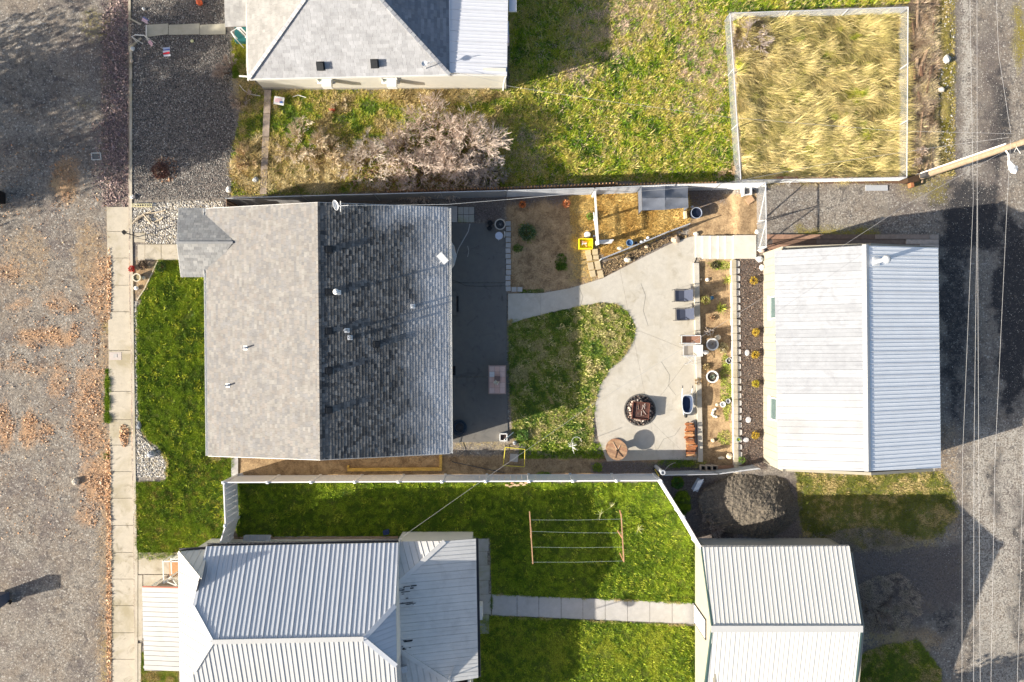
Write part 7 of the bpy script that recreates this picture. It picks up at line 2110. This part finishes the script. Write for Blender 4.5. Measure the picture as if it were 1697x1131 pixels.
def flag(label, px, py, rz, cols, sz=(.34, .24)):
    t = T('garden_flag', label, 'flag', G(px, py)); c = P(px, py, .7)
    MB().tube([(c.x - .15, c.y + .12, 0), (c.x - .15, c.y + .12, .95)], .012, 5).build('stake', M_galv, t)
    n = len(cols)
    for i, cl in enumerate(cols):
        w = sz[1] / n; y = -sz[1] / 2 + w * (i + .5)
        o = Vector((-y * math.sin(rz), y * math.cos(rz), .05 * math.sin(i * 1.3)))
        MB().box(c + o, (sz[0], w, .012), rz, cl, ry=.12 * (-1) ** i).build('cloth', M_fabric, t)
flag('pink and blue garden flag on the gravel above the upper walk', 241, 34, R(-30), [(.75, .55, .58), (.72, .5, .55), (.2, .24, .42)])
flag('small pink pennant on the end of the white handrail', 250, 72, R(-50), [(.75, .5, .52), (.72, .45, .48)], (.3, .18))
flag('red white and blue bunting flag in the dark gravel yard', 276, 86, R(8), [(.75, .74, .78), (.6, .04, .06), (.8, .78, .8), (.15, .2, .5), (.55, .6, .75)], (.36, .5))
MB().blob(G(333, 7, .2), (.17, .17, .22), 5, 12, 8, .06, (.7, .14, .06)).build('orange_pot', M_paint, None, label='round orange pumpkin like ball by the top edge', cat='ball')
MB().blob(G(319, 69, .05), (.1, .08, .05), 6, 8, 5, .2, (.6, .6, .35)).build('yellow_rag', M_paint, None, label='small pale yellow thing in the dark gravel yard', cat='scrap')
sg = T('fallen_sign', 'white printed sign with pink and blue blocks lying beside the plank path', 'sign', G(465, 170))
c = G(465, 170, .25); MB().box(c, (.55, .42, .02), R(-10), rx=R(8)).build('board', M_whitep, sg)
MB().box(c + Vector((-.05, .02, .018)), (.36, .22, .006), R(-10), (.8, .55, .58), rx=R(8)).build('pink_print', M_paint, sg)
MB().box(c + Vector((.12, -.09, .02)), (.17, .11, .008), R(-10), (.1, .18, .42), rx=R(8)).build('blue_print', M_paint, sg)
pln = T('plank_path', 'long narrow weathered plank walk left of the dry shrubs', 'plank path', G(441, 240))
yy_ = [150, 190, 228, 264, 296, 323]
for i in range(5):
    a_, b_ = yy_[i], yy_[i + 1]; xo = 445 - (a_ - 150) * .045; xo2 = 445 - (b_ - 150) * .045
    MB().prism([G(x, y, 0) for x, y in ((xo - 5.5, a_ + .4), (xo + 5.5, a_ + .4), (xo2 + 5.5, b_ - .4), (xo2 - 5.5, b_ - .4))], .0, .12, (1.25, 1.2, 1.2)).build('plank', M_wood, pln)
hz = MB(); hz.tube([G(x, y, .06) for x, y in ((398, 142), (404, 150), (415, 157), (432, 160))], .02, 6); hz.build('pale_hose', M_trim, None, label='short pale hose curving below the corner of the grey shingled house', cat='hose')
MB().tube([G(x, y, .1) for x, y in ((486, 162), (495, 159), (508, 163))], .02, 6).build('white_branch', M_trim, None, label='thin white stick lying below the first window of the grey shingled house', cat='stick')
MB().box(G(688, 143, .2), (.2, .3, .4), .1).build('utility_box', M_whitep, None, label='small white utility box against the foot of the pale house wall', cat='utility box')
MB().blob(G(551, 183, .12), (.16, .1, .08), 12, 8, 5, .3, (.65, .12, .05)).build('red_scrap', M_paint, None, label='crumpled red scrap among dry twigs below the grey shingled house', cat='scrap')

# street things
wbn = T('wheeled_bin', 'dark blue wheeled bin casting a long shadow at the lower left edge', 'bin', G(10, 990))
c = G(10, 988)
bd = MB(); w0_ = .26; w1_ = .34
bd.add([(c.x + sx_ * w, c.y + sy_ * w, c.z + z) for z, w in ((.08, w0_), (1.0, w1_)) for sx_, sy_ in ((-1, -1), (1, -1), (1, 1), (-1, 1))], [(3, 2, 1, 0), (4, 5, 6, 7), (0, 1, 5, 4), (1, 2, 6, 5), (2, 3, 7, 6), (3, 0, 4, 7)], (.05, .07, .12))
bd.build('body', M_paint, wbn)
MB().box(c + Vector((0, 0, 1.05)), (.74, .74, .06), 0, (.07, .09, .14)).build('lid', M_paint, wbn)
MB().bar(c + Vector((-.2, -.22, 1.12)), c + Vector((-.2, .16, 1.12)), .3, .025, (.5, .55, .62)).build('lid_panel', M_paint, wbn)
MB().tube([c + Vector((-.3, -.42, 1.0)), c + Vector((.3, -.42, 1.0))], .02, 6, (.5, .52, .58)).build('handle', M_paint, wbn)
for s_ in (-1, 1): MB().tube([c + Vector((s_ * .26, -.3, .12)), c + Vector((s_ * .33, -.3, .12))], [.12, .12], 14, (.02, .02, .02)).build('wheel', M_paint, wbn)
bb = T('wheeled_bin', 'black wheeled bin in the tree shade at the left edge', 'bin', G(5, 329))
c = G(2, 330); bd = MB(); bd.add([(c.x + sx_ * w, c.y + sy_ * w, c.z + z) for z, w in ((.08, .3), (1.0, .38)) for sx_, sy_ in ((-1, -1), (1, -1), (1, 1), (-1, 1))], [(3, 2, 1, 0), (4, 5, 6, 7), (0, 1, 5, 4), (1, 2, 6, 5), (2, 3, 7, 6), (3, 0, 4, 7)], (.012, .012, .014)); bd.build('body', M_paint, bb)
MB().box(c + Vector((0, 0, 1.05)), (.8, .8, .07), 0, (.015, .015, .018)).build('lid', M_paint, bb)
MB().tube([c + Vector((-.3, -.46, 1.0)), c + Vector((.3, -.46, 1.0))], .02, 6, (.02, .02, .02)).build('handle', M_paint, bb)
vc = T('valve_cover', 'pale rectangular utility frame set in the shaded street', 'utility cover', G(160, 260))
for a_, b_ in (((152, 254.5), (167, 254)), ((167, 254), (168, 265)), ((168, 265), (153, 265.5)), ((153, 265.5), (152, 254.5))):
    MB().bar(G(*a_, .05), G(*b_, .05), .05, .06, (.55, .55, .52)).build('frame_side', M_paint, vc)
MB().prism([G(x, y, 0) for x, y in ((153, 255), (167, 255), (167.5, 265), (153.5, 265))], -.25, -.235, (.16, .16, .15)).build('lid', M_paint, vc)

# ================================================================== bare shrubs and off-frame trees
def twiggy(label, px, py, r, h, n, cols, seed, name='bare_shrub', fine=1.0, lean=(0, 0)):
    """deciduous bush without leaves: forking stems that end in a haze of twigs"""
    rr = random.Random(seed); c = G(px, py); t = T(name, label, 'shrub', c)
    segs = []
    def grow(p, d, L, rad, lev):
        q = p + d * L
        segs.append((p, q, rad, rad * .68, lev))
        if lev == 0: return
        for k in range(rr.choice((3, 3, 4, 4))):
            nd = (d + Vector((rr.gauss(0, .42), rr.gauss(0, .42), rr.gauss(.04, .3)))).normalized()
            if nd.z < -.1: nd.z = .05; nd.normalize()
            grow(p.lerp(q, rr.uniform(.55, 1)), nd, L * rr.uniform(.55, .85), rad * .6, lev - 1)
    for k in range(n):
        a = rr.uniform(0, 2 * PI); sp_ = rr.uniform(.1, 1.15)
        d_ = Vector((math.cos(a) * sp_ + lean[0], math.sin(a) * sp_ + lean[1], rr.uniform(.55, 1) * h / r)).normalized()
        b = c + Vector((math.cos(a), math.sin(a), 0)) * rr.uniform(0, r * .25)
        grow(b, d_, r * .42 * rr.uniform(.7, 1.15), .028, 4)
    m1, m2 = MB(), MB()
    for p, q, ra_, rb_, lev in segs:
        d = (q - p); u = d.cross(Vector((0, 0, 1)));
        if u.length < 1e-4: u = Vector((1, 0, 0))
        u.normalize(); w = u.cross(d).normalized()
        ra_ = max(ra_, .0068 * fine); rb_ = max(rb_, .0045 * fine)
        vs = []
        for (o, rad) in ((p, ra_), (q, rb_)):
            for k in range(3):
                a = 2 * PI * k / 3; vs.append(o + (u * math.cos(a) + w * math.sin(a)) * rad)
        col = cols[min(len(cols) - 1, lev)] ; kk = rr.uniform(.75, 1.2); col = tuple(v * kk for v in col)
        (m1 if lev >= 3 else m2).add(vs, [(0, 1, 4, 3), (1, 2, 5, 4), (2, 0, 3, 5)], col)
    m1.build('branches', LEAF, t); m2.build('twigs', LEAF, t, kind='stuff')
    return t
TC = [(.70, .58, .49), (.56, .45, .36), (.38, .28, .2), (.24, .17, .12), (.18, .13, .09)]
twiggy('largest bare greyish pink shrub, right of the thicket above the screened fence', 768, 248, 2.3, 1.9, 26, TC, 1)
twiggy('bare shrub at the upper middle of the thicket, nearest the pale house wall', 716, 222, 1.9, 1.5, 19, TC, 2)
twiggy('bare shrub in the middle of the thicket', 672, 262, 1.9, 1.4, 20, TC, 3)
twiggy('low bare shrub at the left end of the thicket', 610, 276, 1.7, 1.0, 16, [(.62, .54, .46), (.52, .43, .34), (.4, .3, .22), (.26, .18, .12), (.2, .15, .1)], 4)
twiggy('bare shrub whose twigs hang over the screened fence', 758, 290, 1.6, 1.3, 14, TC, 5)
twiggy('grey bare shrub at the shaded right end of the thicket', 808, 284, 1.5, 1.1, 13, [(.42, .38, .37), (.36, .31, .29), (.26, .21, .19), (.2, .15, .13), (.15, .12, .1)], 6)
twiggy('bare shrub at the lower middle of the thicket against the fence', 700, 298, 1.6, 1.0, 15, TC, 61)
twiggy('sparse pale dry shrub right of the plank path', 500, 238, 1.3, .7, 12, [(.66, .56, .42), (.56, .44, .3), (.42, .3, .18), (.3, .2, .12), (.2, .14, .08)], 7)
twiggy('sparse dry shrub between the plank path and the thicket', 545, 264, 1.3, .6, 12, [(.62, .5, .34), (.52, .4, .24), (.42, .3, .16), (.3, .2, .1), (.2, .14, .08)], 8)
twiggy('dry brown shrub tangle left of the plank path', 412, 268, .9, .5, 7, [(.6, .45, .26), (.5, .36, .2), (.4, .26, .14), (.28, .18, .1), (.2, .14, .08)], 9)
twiggy('dry pinkish brush beside the gravel yard near the grey house', 384, 120, 1.0, .6, 8, [(.5, .4, .34), (.42, .32, .26), (.3, .22, .17), (.2, .15, .12), (.15, .1, .08)], 10)
twiggy('dry brush left of the pale hose', 400, 168, .8, .5, 6, [(.5, .4, .33), (.4, .3, .24), (.3, .22, .17), (.2, .15, .12), (.15, .1, .08)], 11)
twiggy('tangle of pale dead branches behind the diagonal white fence', 1180, 862, 1.0, .7, 8, [(.4, .33, .28), (.36, .28, .23), (.28, .2, .16), (.2, .14, .12), (.15, .1, .08)], 12)
twiggy('grey brush at the upper left corner of the wire enclosure', 1246, 60, 1.1, .7, 8, [(.5, .42, .38), (.42, .34, .3), (.32, .25, .2), (.2, .16, .12), (.15, .1, .08)], 13)
twiggy('dry twigs around the red scrap', 562, 176, .55, .3, 5, [(.55, .46, .3), (.45, .35, .22), (.35, .25, .14), (.25, .18, .1), (.2, .12, .08)], 14)
twiggy('grey brush pile behind the alley side of the garage', 1450, 1010, 1.0, .4, 7, [(.3, .25, .22), (.25, .2, .17), (.2, .15, .13), (.15, .12, .1), (.1, .08, .07)], 15)
twiggy('dead brush clump right of the enclosure near the utility pole', 1522, 262, .7, .7, 6, [(.5, .4, .33), (.42, .32, .25), (.3, .22, .16), (.2, .15, .12), (.15, .1, .08)], 16)
twiggy('tan weeds at the corner where the fences meet the field', 1205, 290, .6, .4, 5, [(.6, .46, .3), (.5, .36, .24), (.4, .26, .16), (.25, .18, .1), (.2, .12, .08)], 17)

def leafy_tree(label, px, py, h, r, seed, trunk_h=2.0, n=9000, col=(.05, .07, .03), holes=.0, sx=1.0):
    rr = np.random.default_rng(seed); c = G(px, py); t = T('tree', label, 'tree', c)
    tm = MB(); tm.tube([c, c + Vector((.1, 0, h * .5)), c + Vector((0, .1, h * .92))], [.22, .15, .04], 9, (.12, .09, .07))
    for k in range(14):
        a = random.uniform(0, 2 * PI); z = random.uniform(trunk_h, h * .85); l = r * .8 * (1 - (z / h) * .5)
        b = c + Vector((0, 0, z)); tm.tube([b, b + Vector((math.cos(a) * l, math.sin(a) * l, l * .35))], [.06, .015], 5, (.12, .09, .07))
    tm.build('trunk', LEAF, t)
    k = 26; cen = np.stack([rr.normal(0, .45, k) * r, rr.normal(0, .45, k) * r, rr.uniform(trunk_h, h, k)], -1)
    tap = 1 - .4 * (cen[:, 2] - trunk_h) / (h - trunk_h); cen[:, 0] *= tap; cen[:, 1] *= tap
    who = rr.integers(0, k, n); p = cen[who] + rr.normal(0, .42, (n, 3)) * r * .42
    p[:, 2] = np.maximum(p[:, 2], trunk_h * .8)
    d = rr.normal(0, 1, (n, 3)); d /= np.linalg.norm(d, axis=1)[:, None]; e = rr.normal(0, 1, (n, 3)); e = np.cross(d, e); e /= np.linalg.norm(e, axis=1)[:, None]
    s = rr.uniform(.08, .2, n)[:, None]
    V = np.stack([p - e * s * .5, p + d * s, p + e * s * .5, p - d * s * .6], 1).reshape(-1, 3) + np.array(c)
    C = np.array(col)[None] * rr.uniform(.6, 1.5, n)[:, None]
    o = np_mesh('crown', V, 4, np.arange(n * 4, dtype=np.int32), C, LEAF, parent=t)
    return t
leafy_tree('evergreen tree beyond the left edge that shades the upper street', -340, 372, 11.5, 3.5, 5, 2.5, 20000)
leafy_tree('second evergreen tree beyond the left edge, further up the street', -330, 262, 9.5, 2.8, 6, 2.2, 12000)
leafy_tree('small tree beyond the left edge that throws thin shade on the street corner', -240, 150, 5.0, 2.0, 7, 2.0, 900)
leafy_tree('tree beyond the lower edge that shades the end of the alley', 1400, 1210, 4.6, 1.6, 8, 1.6, 3500)
